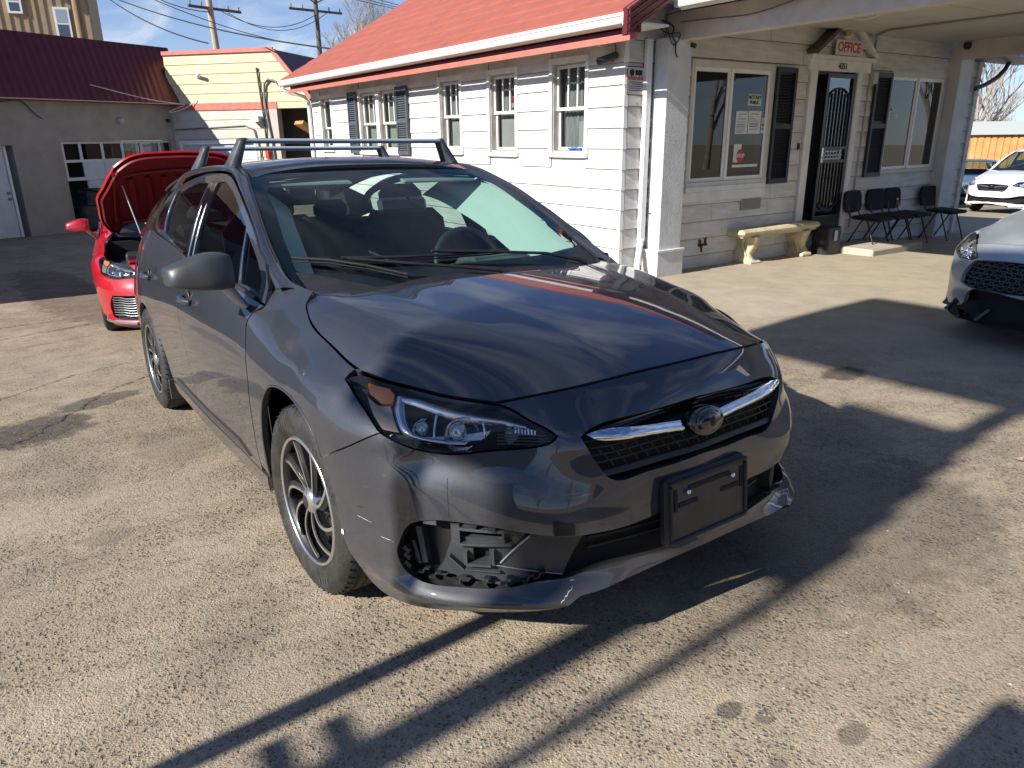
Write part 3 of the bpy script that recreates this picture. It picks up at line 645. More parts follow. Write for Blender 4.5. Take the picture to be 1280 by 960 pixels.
place(sl_, (cx0+.002, 0, cz0)).build('slot', dblk, plate)
for y in (-.093, .093):
    s2 = G(); s2.lathe([(0, .008), (.005, .0075), (.0075, .004), (.008, 0)], 12, (0, 0, 0), np.array(Matrix.Rotation(math.pi/2, 3, 'Y'))); place(s2, (cx0+.003, y, cz0+.052)).build('screw', chrome_m, plate)
# headlights --------------------------------------------------------
hlseg = [O['hl_top'], O['hl_in'], O['hl_bot'], O['hl_outer']]
def hl(side):
    s1 = 1 if side < 0 else -1
    def fin(g):
        return g if side < 0 else g.mir()
    L = fin(sheet(offs(bodyS, .001), hlseg, res=.014, sc=SC, gap=.004, lip=.004)).build('headlight', lens, car)
    hb = sheet(offs(bodyS, -.060), hlseg, res=.02, sc=SC, gap=.006, lip=0)
    hw = sheet(bodyS, hlseg, res=.02, sc=SC, gap=.003, lip=.062); n0 = len(hw.f)
    keep = [f for f, s_ in zip(hw.f, range(n0)) if len(f) == 4]; hw.f = keep; hw.sm = [True]*len(keep)
    hb.add(hw.v, hw.f, True); fin(hb).build('housing', mat('headlight housing', (.09, .09, .095), .18, .6, 0), L)
    g = G(); D = offs(bodyS, -.018)
    # bright bracket: top bar and outer return
    tb = [(58.6, .742, .014), (56.0, .738, .018), (50.0, .722, .019), (44.0, .711, .017), (38.0, .699, .012), (34.5, .688, .004)]
    T = np.array([p[0] for p in tb]); Zt = np.array([p[1] for p in tb]); Hh = np.array([p[2] for p in tb])
    tt = np.linspace(0, 1, 24); Ti = np.interp(tt, np.linspace(0, 1, 6), T); Zi = np.interp(tt, np.linspace(0, 1, 6), Zt); Hi = np.interp(tt, np.linspace(0, 1, 6), Hh)
    g.grid(np.stack([offs(bodyS, -.040)(Ti, Zi+Hi), offs(bodyS, -.016)(Ti, Zi), offs(bodyS, -.018)(Ti, Zi-.004), offs(bodyS, -.045)(Ti, Zi-.008)]), True)
    ob = [(59.0, .744), (58.0, .718), (56.4, .690), (54.6, .668), (52.0, .652), (48.0, .642), (44.5, .640)]
    T = np.array([p[0] for p in ob]); Zt = np.array([p[1] for p in ob]); a = Ax(np.arange(7)); W_ = a.w(np.linspace(0, 6, 28)); Ti = W_@T; Zi = W_@Zt
    wd = np.linspace(1.0, .35, 28); g.grid(np.stack([offs(bodyS, -.030)(Ti+1.1*wd, Zi-.008*wd), offs(bodyS, -.015)(Ti+.35*wd, Zi), offs(bodyS, -.017)(Ti-.3*wd, Zi+.003), offs(bodyS, -.040)(Ti-1.0*wd, Zi+.008)]), True)
    fin(g).build('daylight_bracket', mat('bright bezel', (.74, .76, .79), .16, .85), L)
    # reflector bowls and projector
    shell = sheet(offs(bodyS, -.052), [[(57.0, .735), (50, .722), (41.5, .706)], [(41.5, .706), (41.0, .68), (42.5, .650)], [(42.5, .650), (48, .647), (53, .662)], [(53, .662), (55.5, .69), (57.0, .735)]], res=.012, sc=SC, gap=0, lip=0)
    fin(shell).build('reflector_shell', mat('facetted reflector', (.58, .63, .70), .30, .45, bump=1.0, bscale=48), L)
    for (t, z, r, dpt) in ((46.6, .686, .046, .03), (53.2, .694, .036, .03), (38.0, .674, .020, .02)):
        c = offs(bodyS, -.045)(np.array([t]), np.array([z]))[0]; n = np.array([1.0, -.22, .0]); n /= np.linalg.norm(n)
        Rm = np.array(Vector(n).to_track_quat('Z', 'Y').to_matrix()); b = G()
        b.lathe([(.004, -.012), (r*.5, -.008), (r*.85, .006), (r, .024), (r*1.03, .026)], 28, c, Rm)
        fin(b).build('reflector', mat('reflector', (.85, .87, .9), .10, 1.0, bump=.25, bscale=90), L)
        b = G(); b.lathe([(0, .022), (r*.35, .018), (r*.52, .008), (r*.55, -.004)], 24, c, Rm); fin(b).build('projector_lens', mat('bulb shroud', (.55, .6, .68), .05, .7, 1), L)
    b = G()                                                   # curved inner fin and small bezel ring
    c = offs(bodyS, -.030)(np.linspace(42.6, 41.6, 8), np.linspace(.714, .658, 8))
    c[:, 0] += .01*np.sin(np.linspace(0, 3.14, 8)); b.tube(c, .003, 6)
    c = offs(bodyS, -.030)(np.linspace(51.0, 50.2, 6), np.linspace(.716, .660, 6)); b.tube(c, .004, 6)
    for k in range(7): q = offs(bodyS, -.04)(np.array([36.6-k*.55]*2), np.array([.694-k*.002, .672-k*.001])); b.bar(q[0], q[1], .004, .004)
    fin(b).build('fin', mat('bright bezel'), L)
    b = G()
    for k in range(4): T = np.linspace(39.5, 31.3-k*.3, 8); b.tube(offs(bodyS, -.026)(T, np.full(8, .668-k*.0085)+np.linspace(0, -.001, 8)), .002, 4)
    fin(b).build('louvre', mat('headlight louvre', (.10, .095, .085), .3), L)
    am = [(66.3, .768), (61.6, .757), (59.9, .744), (59.6, .727), (61.6, .727), (64.5, .745)]
    b = sheet(offs(bodyS, -.010), [[am[i], am[(i+1) % 6]] for i in range(6)], res=.01, sc=SC, gap=0, lip=.01); fin(b).build('side_reflector', amber, L)
    b = sheet(offs(bodyS, -.014), [[(65.0, .742), (61.6, .723), (59.7, .724)], [(59.7, .724), (57.6, .692), (56.2, .668)], [(56.2, .668), (59.3, .672)], [(59.3, .672), (62.4, .705), (65.0, .742)]], res=.01, sc=SC, gap=0, lip=.01); fin(b).build('clear_reflector', mat('reflected ground tone', (.34, .25, .17), .15, .4, 1), L)  # last piece: brown of the reflected ground painted into its colour
    return L
hl(-1); hl(1)
# black wedge between hood corner and bumper
g = G()
for s_ in (-1, 1):
    T = np.linspace(39.4, 30.0, 10); Zu = np.interp(T[::-1], [29.64, 30.46, 33.52, 36.72, 39.6], [.662, .674, .699, .726, .742])[::-1]
    G().grid(np.stack([offs(bodyS, -.006)(s_*T, Zu+.004), offs(bodyS, -.03)(s_*T, Zu-.010)])).build('bumper_seal', blk, car)
# pillar and roof rail strip -------------------------------------------
Uc = np.array([(-.30, .664, .945), (-.39, .690, .975), (-.47, .693, 1.008), (-.58, .686, 1.066), (-.70, .671, 1.137), (-.87, .641, 1.236), (-1.04, .606, 1.312), (-1.13, .585, 1.350), (-1.25, .570, 1.380), (-1.45, .566, 1.400), (-1.8, .564, 1.409), (-2.3, .556, 1.392), (-2.8, .535, 1.352), (-3.1, .52, 1.315)])
Lc = np.array([(-.37, .758, .958), (-.44, .749, .990), (-.53, .738, 1.032), (-.63, .716, 1.096), (-.731, .696, 1.155), (-.866, .676, 1.224), (-1.098, .640, 1.318), (-1.20, .622, 1.350), (-1.32, .610, 1.372), (-1.50, .612, 1.387), (-1.85, .612, 1.388), (-2.3, .600, 1.366), (-2.72, .555, 1.290), (-3.05, .53, 1.21)])
def crv(Pc, q): L = np.r_[0, np.cumsum(np.linalg.norm(np.diff(Pc, axis=0), axis=1))]; L /= L[-1]; return Ax(L).w(q)@Pc
q = np.linspace(0.0, 1, 70); U_ = crv(Uc, q); L_ = crv(Lc, q); rows = []
for w in np.linspace(0, 1, 9):
    P = U_*(1-w)+L_*w; bul = math.sin(w*math.pi)*.016; P = P+np.array([0, 1, .75])*bul*np.array([1, 1, 1]); rows.append(P)
rows = [U_+np.array([0, -.004, -.016])]+rows+[L_+np.array([0, -.012, -.004])]
Pg = np.array(rows); Pg[:, :, 1] *= -1
two('roof_rail', G().grid(Pg, True, flip=True), grey)
g = G()                                       # black rubber between pillar and windshield
k = q < .42; g.tube(U_[k]*np.array([1, -1, 1])+np.array([.002, .003, -.004]), .0055, 6); two('windshield_seal', g, dblk)
# windshield -----------------------------------------------------------
wl = [(-1.105, -.590)]+[(a, b) for a, b in O['wl'][1:-1]]+[(-.30, -.668), (-.235, -.62)]
wtop = [(-1.150, 0), (-1.146, -.3), (-1.105, -.590)]; wbot = [(-.235, -.62), (-.16, -.45), (-.13, 0)]
chw = [wtop, wl, wbot]; lw_ = [mz(s)[::-1] for s in chw[::-1]]
wsegs = [lw_[-1][:-1]+chw[0], chw[1], chw[2][:-1]+lw_[0], lw_[1]]
glass_o = sheet(ws, wsegs, res=.03, gap=.003, lip=.004, out=(0, 0, 1)).build('windshield', wglass, car)
fr_in = [(-1.075, -.50), (-1.03, -.530)]+[(-.808, -.583), (-.618, -.622), (-.50, -.640)]+[(-.455, -.645), (-.415, -.61)]
ftop = [(-1.112, 0), (-1.105, -.3), (-1.075, -.50)]; fbot = [(-.415, -.61), (-.345, -.40), (-.320, 0)]
chf = [ftop, fr_in, fbot]; lf_ = [mz(s)[::-1] for s in chf[::-1]]
fsg = [lf_[-1][:-1]+chf[0], chf[1], chf[2][:-1]+lf_[0], lf_[1]]
def wsb(x, y): P = ws(x, y); P[:, 2] -= .006; return P
sheet(wsb, wsegs, [fsg], res=.03, gap=.003, lip=.002, out=(0, 0, 1)).build('black_border', mat('ceramic border', (.008, .008, .009), .35), glass_o)
# cowl
g = G(); Y = np.linspace(-.66, .66, 30); xr = np.interp(np.abs(Y), [0, .22, .42, .55, .66], [-.105, -.112, -.101, -.2, -.30])
g.grid(np.array([[(xr[i]+.03, y, hood_z(xr[i]+.03, y)[0]-.03) for i, y in enumerate(Y)], [(xr[i]-.03, y, _ws(xr[i]-.03, abs(y))[0]+.004) for i, y in enumerate(Y)], [(xr[i]-.14, y, _ws(xr[i]-.14, abs(y))[0]+.002) for i, y in enumerate(Y)]]))
g.build('cowl', blk, car)
# wipers
def wiper(blade, arm):
    g = G(); P = np.array([[x, y, _ws(x, abs(y))[0]+.022] for x, y in blade]); g.tube(P, .006, 6)
    P2 = P-np.array([0, 0, .012]); g.tube(P2, .003, 4)
    o = g.build('wiper', blk, car); h = G(); A_ = np.array([[x, y, _ws(x, abs(y))[0]+dz] for x, y, dz in arm]); h.tube(A_, [.006]*(len(arm)-2)+[.010, .012], 8); h.build('wiper_arm', blk, o)
    return o
wiper([(-.489, -.651), (-.42, -.54), (-.34, -.42), (-.255, -.306)], [(-.385, -.48, .034), (-.30, -.30, .036), (-.24, -.1, .034), (-.20, .06, .03), (-.19, .10, .02)])
wiper([(-.412, -.492), (-.36, -.30), (-.335, -.1), (-.33, .10), (-.335, .20)], [(-.345, -.15, .036), (-.305, .1, .036), (-.275, .35, .036), (-.245, .50, .03), (-.24, .54, .02)])
# roof
rt = [(-1.142, 0), (-1.138, -.3), (-1.13, -.45), (-1.12, -.575)]
rside = [(-1.12, -.575), (-1.25, -.562), (-1.6, -.556), (-2.3, -.548), (-2.8, -.527), (-3.1, -.512)]
rrear = [(-3.1, -.512), (-3.16, -.3), (-3.18, 0)]
chr_ = [rt, rside, rrear]; lr = [mz(s)[::-1] for s in chr_[::-1]]
roof_o = sheet(roof, [lr[-1][:-1]+chr_[0], chr_[1], chr_[2][:-1]+lr[0], lr[1]], res=.03, gap=.002, lip=.02, out=(0, 0, 1)).build('roof', grey, car)
g = G(); Xr = np.linspace(-1.12, -3.05, 30); g.tube(np.array([(x, -.560+.012*max(0, -x-2.2), _rf(x, .555)[0]-.004) for x in Xr]), .008, 6); two('roof_ditch', g, blk)
# doors and quarter -------------------------------------------------------
belt = [(113.2, .899), (119.65, .9165), (128, .938), (150, .960), (172.15, .984), (190.8, 1.008), (213.8, 1.039), (231.9, 1.062), (244, 1.082)]
Bx, Bz = [b[0] for b in belt], [b[1] for b in belt]
bz = lambda t: float(np.interp(t, Bx, Bz))
dfr = [(p[0]+.15, p[1]) for p in O['door_f'] if p[1] < .90]
gapx = [(178.4, bz(178.4)), (179.2, .90), (180.2, .76), (178.6, .66), (176.8, .55), (176.2, .42), (176.3, .30)]
fd = [[(114.4, .899)]+[(t, bz(t)) for t in (119.65, 128, 150, 172.15)]+[gapx[0]], gapx, [(176.3, .30), (150, .296), (116.5, .288)], [(116.5, .288), (116.4, .40), (115.8, .50), (114.8, .58), (113.6, .666), (113.98, .7499)], [(113.98, .7499), (115.6, .80), (117.7, .838), (117.6, .8625), (116.2, .8827), (114.4, .899)]]
sidepanel = []
def door_pair(name, segs):
    return two(name, sheet(bodyS, segs, res=.022, sc=SC, gap=.0022, lip=.02), grey)
FD = door_pair('front_door', fd)
rgap = [(245.0, bz(244)), (252.0, .965), (250.8, .87), (246, .77), (236.5, .70), (230.2, .655)]
arch_r = [(272.2, .30), (271.4, .40), (267.6, .52), (261.8, .60), (254, .655), (246, .676), (238.4, .660), (230.2, .600), (223.5, .52), (218.8, .42), (216.6, .30)]
rd = [[gapx[0]]+[(t, bz(t)) for t in (190.8, 213.8, 231.9)]+[rgap[0]], rgap, [(230.2, .655)]+[(t-.6, z+.002) for t, z in arch_r[7:]], [(216.0, .30), (176.3, .30)], gapx[::-1]]
RD = door_pair('rear_door', rd)
qp = [[rgap[0], (262, 1.09), (280, 1.06)], [(280, 1.06), (300, 1.0), (330, .95)], [(330, .95), (335, .6), (330, .26)], [(330, .26), (300, .24), (272.2, .30)], arch_r[:8], [(230.2, .600), (230.2, .655)], rgap[::-1]]
two('quarter_panel', sheet(bodyS, qp, res=.03, sc=SC, gap=.002, lip=.02), grey)
# sill
sill = [[(112.9, .285), (150, .291), (190, .294), (216.5, .294)], [(216.5, .294), (215.8, .26), (213, .235)], [(213, .235), (170, .215), (116, .20)], [(116, .20), (112.9, .285)]]
two('side_skirt', sheet(bodyS, sill, res=.03, sc=SC, gap=.002, lip=.03), grey)
sk = [[(132, .345), (160, .345), (205, .352)], [(205, .352), (207, .335), (206, .322)], [(206, .322), (160, .315), (124, .312)], [(124, .312), (132, .345)]]
two('door_molding', sheet(offs(bodyS, .006), sk, res=.03, sc=SC, gap=0, lip=.012), mat('side molding', (.05, .052, .056), .4, .3))
# side glass and frames --------------------------------------------------
ghx = lambda t: -(t-90)/60
gtop = [(-.50, 1.042), (-.5779, 1.0800), (-.6729, 1.135), (-.7922, 1.196), (-.922, 1.254), (-1.0415, 1.300), (-1.2065, 1.345), (-1.33, 1.365), (-1.48, 1.374)]
ftop_ = [(-.408, .962)]+gtop
fw = [ftop_, [(-1.48, 1.374), (-1.47, 1.2), (-1.474, .990)], [(-1.474, .990)]+[(ghx(t), bz(t)) for t in (150, 128, 119.65)]+[(-.40, .905)], [(-.40, .905), (-.408, .962)]]
fh = [[(-.7797, 1.1538), (-.922, 1.2211), (-1.0415, 1.2707), (-1.2065, 1.3143), (-1.34, 1.3320), (-1.40, 1.328)], [(-1.40, 1.328), (-1.404, 1.25), (-1.40, 1.1), (-1.385, .990)], [(-1.385, .990), (-1.0, .968), (-.700, .950)], [(-.700, .950), (-.745, 1.06), (-.7797, 1.1538)]]
fq = [[(-.7500, 1.1360), (-.6729, 1.0963), (-.5779, 1.0468), (-.5200, 1.0080)], [(-.5200, 1.0080), (-.482, .97), (-.4727, .9325)], [(-.4727, .9325), (-.5788, .9483), (-.668, .9570)], [(-.668, .9570), (-.71, 1.05), (-.7500, 1.1360)]]
def frames(door, segs, holes, nm_='window_frame', res=.02):
    a = sheet(ghS, segs, holes, res=res, gap=.002, lip=.018); b = G(); b.v = list(a.v); b.f = list(a.f); b.sm = list(a.sm); b.mir()
    a.build(nm_, grey, door[0]); b.build(nm_, grey, door[1])
def ghin(x, z): P = ghS(x, z); P[:, 1] += .008; return P
def pane(door, segs, nm_='window_glass'):
    a = sheet(ghin, segs, res=.05, gap=-.012, lip=0); b = G(); b.v = list(a.v); b.f = list(a.f); b.sm = list(a.sm); b.mir()
    a.build(nm_, sglass, door[0]); b.build(nm_, sglass, door[1])
frames(FD, fw, [fh, fq]); pane(FD, fh); pane(FD, fq)
rtop = [(-1.48, 1.374), (-1.75, 1.378), (-2.02, 1.362), (-2.30, 1.336), (-2.52, 1.292), (-2.72, 1.215), (-2.80, 1.15)]
rw = [rtop, [(-2.80, 1.15), (-2.60, 1.083), (ghx(244), bz(244))], [(ghx(244), bz(244))]+[(ghx(t), bz(t)) for t in (231.9, 213.8, 190.8, 178.4)]+[(-1.474, .990)], [(-1.474, .990), (-1.47, 1.2), (-1.48, 1.374)]]
rh = [[(-1.575, 1.328), (-1.765, 1.3394), (-2.0263, 1.3252), (-2.300, 1.2968)], [(-2.300, 1.2968), (-2.33, 1.20), (-2.26, 1.090)], [(-2.26, 1.090), (-2.05, 1.058), (-1.8, 1.032), (-1.55, 1.008)], [(-1.55, 1.008), (-1.565, 1.12), (-1.575, 1.328)]]
cq = [[(-2.37, 1.280), (-2.5279, 1.2472), (-2.66, 1.1914), (-2.70, 1.155)], [(-2.70, 1.155), (-2.56, 1.105), (-2.345, 1.096)], [(-2.345, 1.096), (-2.39, 1.19), (-2.37, 1.280)]]
frames(RD, rw, [rh, cq]); pane(RD, rh); pane(RD, cq)
g = G()
for z0, z1, x0, x1 in ((.995, 1.330, -1.545, -1.40), ):
    g.grid(np.array([[(x, -_gh(x, z)[0]-.001, z) for x in np.linspace(x0, x1, 5)] for z in np.linspace(z0+.005, 1.345, 12)]))
a_ = g; b_ = G(); b_.v = list(a_.v); b_.f = list(a_.f); b_.sm = list(a_.sm); b_.mir(); a_.build('centre_pillar_trim', gloss, FD[0]); b_.build('centre_pillar_trim', gloss, FD[1])
for pts, rr, nm_, mt_ in (([(-1.420, 1.328), (-1.428, 1.2), (-1.412, 1.0)], .0022, 'bright_trim', chrome_m), ([(-1.505, 1.33), (-1.515, 1.2), (-1.50, 1.005)], .002, 'bright_trim', chrome_m), ([(-.752, 1.12), (-.715, 1.05), (-.684, .965)], .0035, 'bright_trim', chrome_m), ([(-2.325, 1.285), (-2.355, 1.2), (-2.295, 1.09)], .0025, 'bright_trim', chrome_m)):
    P = np.array([(x, -_gh(x, z)[0]-.001, z) for x, z in pts]); Pi = crv(P, np.linspace(0, 1, 12)); g = G().tube(Pi, rr, 5); b = G(); b.v = list(g.v); b.f = list(g.f); b.sm = list(g.sm); b.mir(); g.build(nm_, mt_, FD[0]); b.build(nm_, mt_, FD[1])
bm = G(); T = np.linspace(119, 243, 60); P = bodyS(T, np.array([bz(t) for t in T])+.004); P[:, 1] -= .004; bm.tube(P, .009, 6); two('beltline_molding', bm, mat('belt molding', (.045, .046, .05), .35, .4))
# door handles
def handle(t, z, door):
    for sd, dr in ((-1, door[0]), (1, door[1])):
        g = G(); P = bodyS(np.linspace(t-4.8, t+4.8, 12), np.linspace(z-.008, z+.006, 12)); off = .034*np.sin(np.linspace(.25, math.pi-.25, 12)); P[:, 1] -= off
        g.tube(P, [.008, .012]+[.014]*8+[.012, .008], 10)
        c = G(); Q = bodyS(np.array([t]), np.array([z]))[0]; c.lathe([(0, .002), (.03, .002), (.036, .004), (.038, .0)], 20, Q, np.array(Matrix.Rotation(math.pi/2, 3, 'X')))
        if sd > 0: g.mir(); c.mir()
        h_ = g.build('handle', grey, dr); c.build('handle_cup', blk, dr)
handle(167.5, .842, FD); handle(231.5, .862, RD)
# tailgate, rear window and rear bumper
g = G(); Zr = np.linspace(.28, 1.02, 10); 
def rear(z, s): P = body(330, z)[0]; return (P[0]+.0, s*P[1], z)
Ys = np.linspace(-1, 1, 17)
g.grid(np.array([[(body(330, z)[0][0]-.07*(1-abs(s)**2.5), s*body(330, z)[0][1], z) for s in Ys] for z in Zr])); g.build('tailgate', grey, car)
g = G(); Zr = np.linspace(1.02, 1.30, 6)
g.grid(np.array([[(np.interp(z, [1.02, 1.3], [-3.52, -3.2])-.05*(1-s*s)+.06, s*np.interp(z, [1.02, 1.3], [.62, .50]), z) for s in Ys] for z in Zr])); g.build('rear_window', sglass, car)
two('rear_pillar', G().grid(np.array([[(-2.78, -.745, 1.15-.03), (-2.72, -.70, 1.215), (-2.85, -.60, 1.29), (-3.1, -.515, 1.325)], [(-3.0, -.74, 1.08), (-3.08, -.68, 1.15), (-3.16, -.58, 1.24), (-3.2, -.50, 1.31)], [(-3.25, -.72, 1.03), (-3.35, -.64, 1.08), (-3.35, -.56, 1.18), (-3.24, -.50, 1.30)], [(-3.46, -.62, 1.0), (-3.47, -.60, 1.04), (-3.4, -.55, 1.15), (-3.22, -.50, 1.3)]]), True), grey)
# inner floor and firewall so the cabin is closed and dark
g = G(); g.box((-1.7, 0, .24), (3.3, 1.5, .04)); g.box((-.20, 0, .56), (.04, 1.40, .62)); g.box((-1.9, 0, .60), (.8, 1.3, .05)); g.build('floor_pan', dblk, car)
for s_ in (-1, 1):
    g = G(); g.grid(np.array([[(x, s_*(float(_body(z, 90-60*x)[0])-.06), z) for x in np.linspace(-.35, -3.2, 12)] for z in (.3, .6, .93)])); g.build('door_lining', mat('door lining', (.03, .03, .032), .8), car)
# wheels ---------------------------------------------------------------------
def wheel(px, py, steer=0., side=-1):
    tyre = G(); w = .100
    prof = [(.215, w-.012), (.222, w-.004), (.250, w+.003), (.275, w+.004), (.297, w-.006), (.309, w-.018), (.3145, w-.032), (.3165, 0), (.3145, -w+.032), (.309, -w+.018), (.297, -w+.006), (.275, -w-.002), (.222, -w), (.215, -w+.01)]
    tyre.lathe(prof, 64)
    for gy in (-.045, -.015, .015, .045): pass
    root = tyre.build('wheel', rubber, car)
    grooves = G()
    for gy in (-.052, -.018, .018, .052): grooves.lathe([(.3175, gy-.004), (.3120, gy-.003), (.3120, gy+.003), (.3175, gy+.004)], 48)
    for j in range(56):
        a = 2*math.pi*j/56; c, s_ = math.cos(a), math.sin(a)
        for sg in (-1, 1): grooves.bar((.3145*c, .3145*s_, sg*.066), (.3095*math.cos(a+.03), .3095*math.sin(a+.03), sg*.087), .006, .003, up=(c, s_, 0))
    grooves.build('tread', dblk, root)
    letters = G()
    for a0, a1, r in ((.3, 1.2, .262), (1.9, 2.5, .262), (3.4, 4.4, .262), (5.0, 5.6, .262)):
        n_ = int((a1-a0)/.09)
        for k in range(n_):
            a = a0+k*.09
            if k % 5 == 4: continue
            G().bar((math.cos(a)*(r-.007), math.sin(a)*(r-.007), w+.0045), (math.cos(a)*(r+.007), math.sin(a)*(r+.007), w+.0045), .010, .0012).build('raised_letter', mat('tyre lettering', (.045, .043, .04), .6), root)
    rim = G(); rim.lathe([(.216, .086), (.213, .094), (.206, .096), (.2035, .090)], 64); rim_o = rim.build('rim', silver, root)
    bar_l = G(); bar_l.lathe([(.218, .080), (.2155, .086), (.2032, .090), (.198, .06), (.19, .0), (.19, -.06)], 56); bar_l.build('rim_barrel', MT.get('satin black') or mat('satin black', (.008, .008, .009), .45), rim_o)
    back = G(); back.lathe([(.0, .010), (.19, .010)], 48); back.build('brake_dust_shield', dblk, root)
    disc = G(); disc.lathe([(.07, .030), (.135, .030), (.137, .018)], 40); disc.build('brake_disc', mat('brake disc', (.22, .20, .18), .4, .9), root)
    spk = G(); blks = G(); N = 9
    for j in range(N):
        a0 = 2*math.pi*j/N; ts = np.linspace(0, 1, 12); R = .040+ts*.160; A = a0+.62*ts**1.35*side*-1
        hgt = .082+.010*np.sin(ts*math.pi)-.0*ts
        wd = .0034+.0022*ts
        c = np.stack([R*np.cos(A), R*np.sin(A), hgt], 1); tn = np.gradient(c, axis=0); tn /= np.linalg.norm(tn, axis=1)[:, None]; sd = np.cross(tn, (0, 0, 1.))
        spk.grid(np.stack([c-sd*wd[:, None]-np.array((0, 0, .006)), c-sd*wd[:, None], c+sd*wd[:, None], c+sd*wd[:, None]-np.array((0, 0, .006))]), False)
        wb = .010+.018*ts
        sg = -side
        blks.grid(np.stack([c-np.array((0, 0, .030)), c-np.array((0, 0, .004)), c+sd*(wb*sg)[:, None]-np.array((0, 0, .010)), c+sd*(wb*sg)[:, None]-np.array((0, 0, .035))]), False)
    spk.build('spoke', silver, rim_o); blks.build('spoke_flank', mat('satin black', (.008, .008, .009), .45), rim_o)
    hub = G(); hub.lathe([(0, .094), (.022, .094), (.028, .090), (.034, .088), (.044, .080), (.046, .03)], 32); hub.build('hub_cap', silver, rim_o)
    hc = G(); hc.lathe([(0, .0955), (.020, .0955), (.022, .094)], 24); hc.build('hub_badge', blk, rim_o)
    ln = G()
    for k in range(5): a = 2*math.pi*k/5+.3; ln.lathe([(0, .062), (.008, .062), (.010, .05), (.010, .03)], 10, (.056*math.cos(a), .056*math.sin(a), 0))
    ln.build('lug_nut', chrome_m, rim_o)
    Rm = Matrix.Rotation(steer, 4, 'Z')@Matrix.Rotation(math.pi/2*(1 if side < 0 else -1), 4, 'X')@Matrix.Rotation(.35*px, 4, 'Z')
    root.matrix_local = Matrix.Translation((px, py, .3165))@Rm
    return root
wheel(-.01, -.762, math.radians(2)); wheel(-2.70, -.745); wheel(-.01, .762, math.radians(2), 1); wheel(-2.70, .745, 0, 1)
for px in (-.03, -2.70):                     # dark wheel housings and mud flaps
    for s_ in (-1, 1):
        g = G(); a = np.linspace(-.25, math.pi+.25, 24); yo = s_*(.77 if px > -1 else .79)
        g.grid(np.array([[(px+.375*math.cos(t), y, .33+.375*math.sin(t)) for t in a] for y in (yo, s_*.5)])); g.grid(np.array([[(px+r*math.cos(t), s_*.52, .33+r*math.sin(t)) for t in a] for r in (0, .375)])); g.build('wheel_housing', dblk, car)
for s_ in (-1, 1):
    g = G(); g.box((-2.36, s_*.76, .19), (.012, .14, .12), None, .004); g.build('mud_flap', dplas, car)
for s_ in (-1, 1):
    g = G(); a = [(110.3, .30)]+arch_f[1:]; T = np.array([p[0] for p in a]); Z = np.array([p[1] for p in a]); W_ = Ax(np.arange(len(a))).w(np.linspace(0, len(a)-1, 60)); P = bodyS(s_*(W_@T), W_@Z); g.tube(P+np.array([0, s_*-.001*-1, 0]), .0045, 6); g.build('arch_lip', grey, car)
# mirrors ------------------------------------------------------------------------
def mirror(side):
    g = G(); rows = []
    secs = [(-.872, -.472, .972, 1.070, .050), (-.880, -.470, .966, 1.084, .062), (-.93, -.470, .965, 1.091, .068), (-.98, -.478, .968, 1.082, .068), (-1.03, -.490, .976, 1.066, .064), (-1.062, -.498, .984, 1.053, .056), (-1.076, -.505, .990, 1.046, .042), (-1.081, -.508, 1.000, 1.036, .020), (-1.082, -.512, 1.012, 1.022, .002)]
    P = np.array(secs); W_ = Ax(np.arange(len(secs))).w(np.linspace(0, len(secs)-1, 26)); P = W_@P
    for y, x, z0, z1, hx in P:
        ring = []; z = (z0+z1)/2; hz = (z1-z0)/2
        for k in range(32):
            a = 2*math.pi*k/32; c, s_ = math.cos(a), math.sin(a); e = .36
            cx_ = math.copysign(abs(c)**e, c); sz = math.copysign(abs(s_)**e, s_)
            ring.append((x+hx*cx_*(1.0 if c > 0 else .5)-.02-.018*max(0, sz)*1, y, z+hz*sz))
        rows.append(ring)
    g.grid(np.array(rows), True, wrap=True, flip=True)
    if side > 0: g.mir()
    m_ = g.build('door_mirror', dplas, car)
    h = G(); h.grid(np.array([[(-.53, -.875, .965), (-.53, -1.05, .985)], [(-.53, -.875, 1.07), (-.53, -1.05, 1.05)]])); 
    if side > 0: h.mir()
    h.build('mirror_glass', chrome_m, m_)
    f = G()
    foot = [(-.895, -.485, .972, .045, .022), (-.875, -.490, .945, .042, .020), (-.855, -.500, .918, .044, .018), (-.835, -.51, .895, .050, .014)]
    rows = [[(x+hx*math.cos(2*math.pi*k/16), y+hz*math.sin(2*math.pi*k/16)*.8, z+hz*math.sin(2*math.pi*k/16)*.5) for k in range(16)] for y, x, z, hx, hz in foot]
    f.grid(np.array(rows), True, wrap=True)
    if side > 0: f.mir()
    f.build('mirror_foot', mat('silver grey plastic', (.30, .305, .31), .35, .3), m_)
    ln = G(); ln.tube([(-.445, -.87, 1.000), (-.435, -.93, 1.004), (-.455, -1.0, 1.005)], .0015, 4)
    if side > 0: ln.mir()
    ln.build('shell_seam', dblk, m_)
mirror(-1)
g = G(); g.tube([(-.50, .845, .90), (-.49, .875, .925), (-.485, .89, .93)], [.03, .024, .012], 10); g.build('mirror_stub', blk, car)
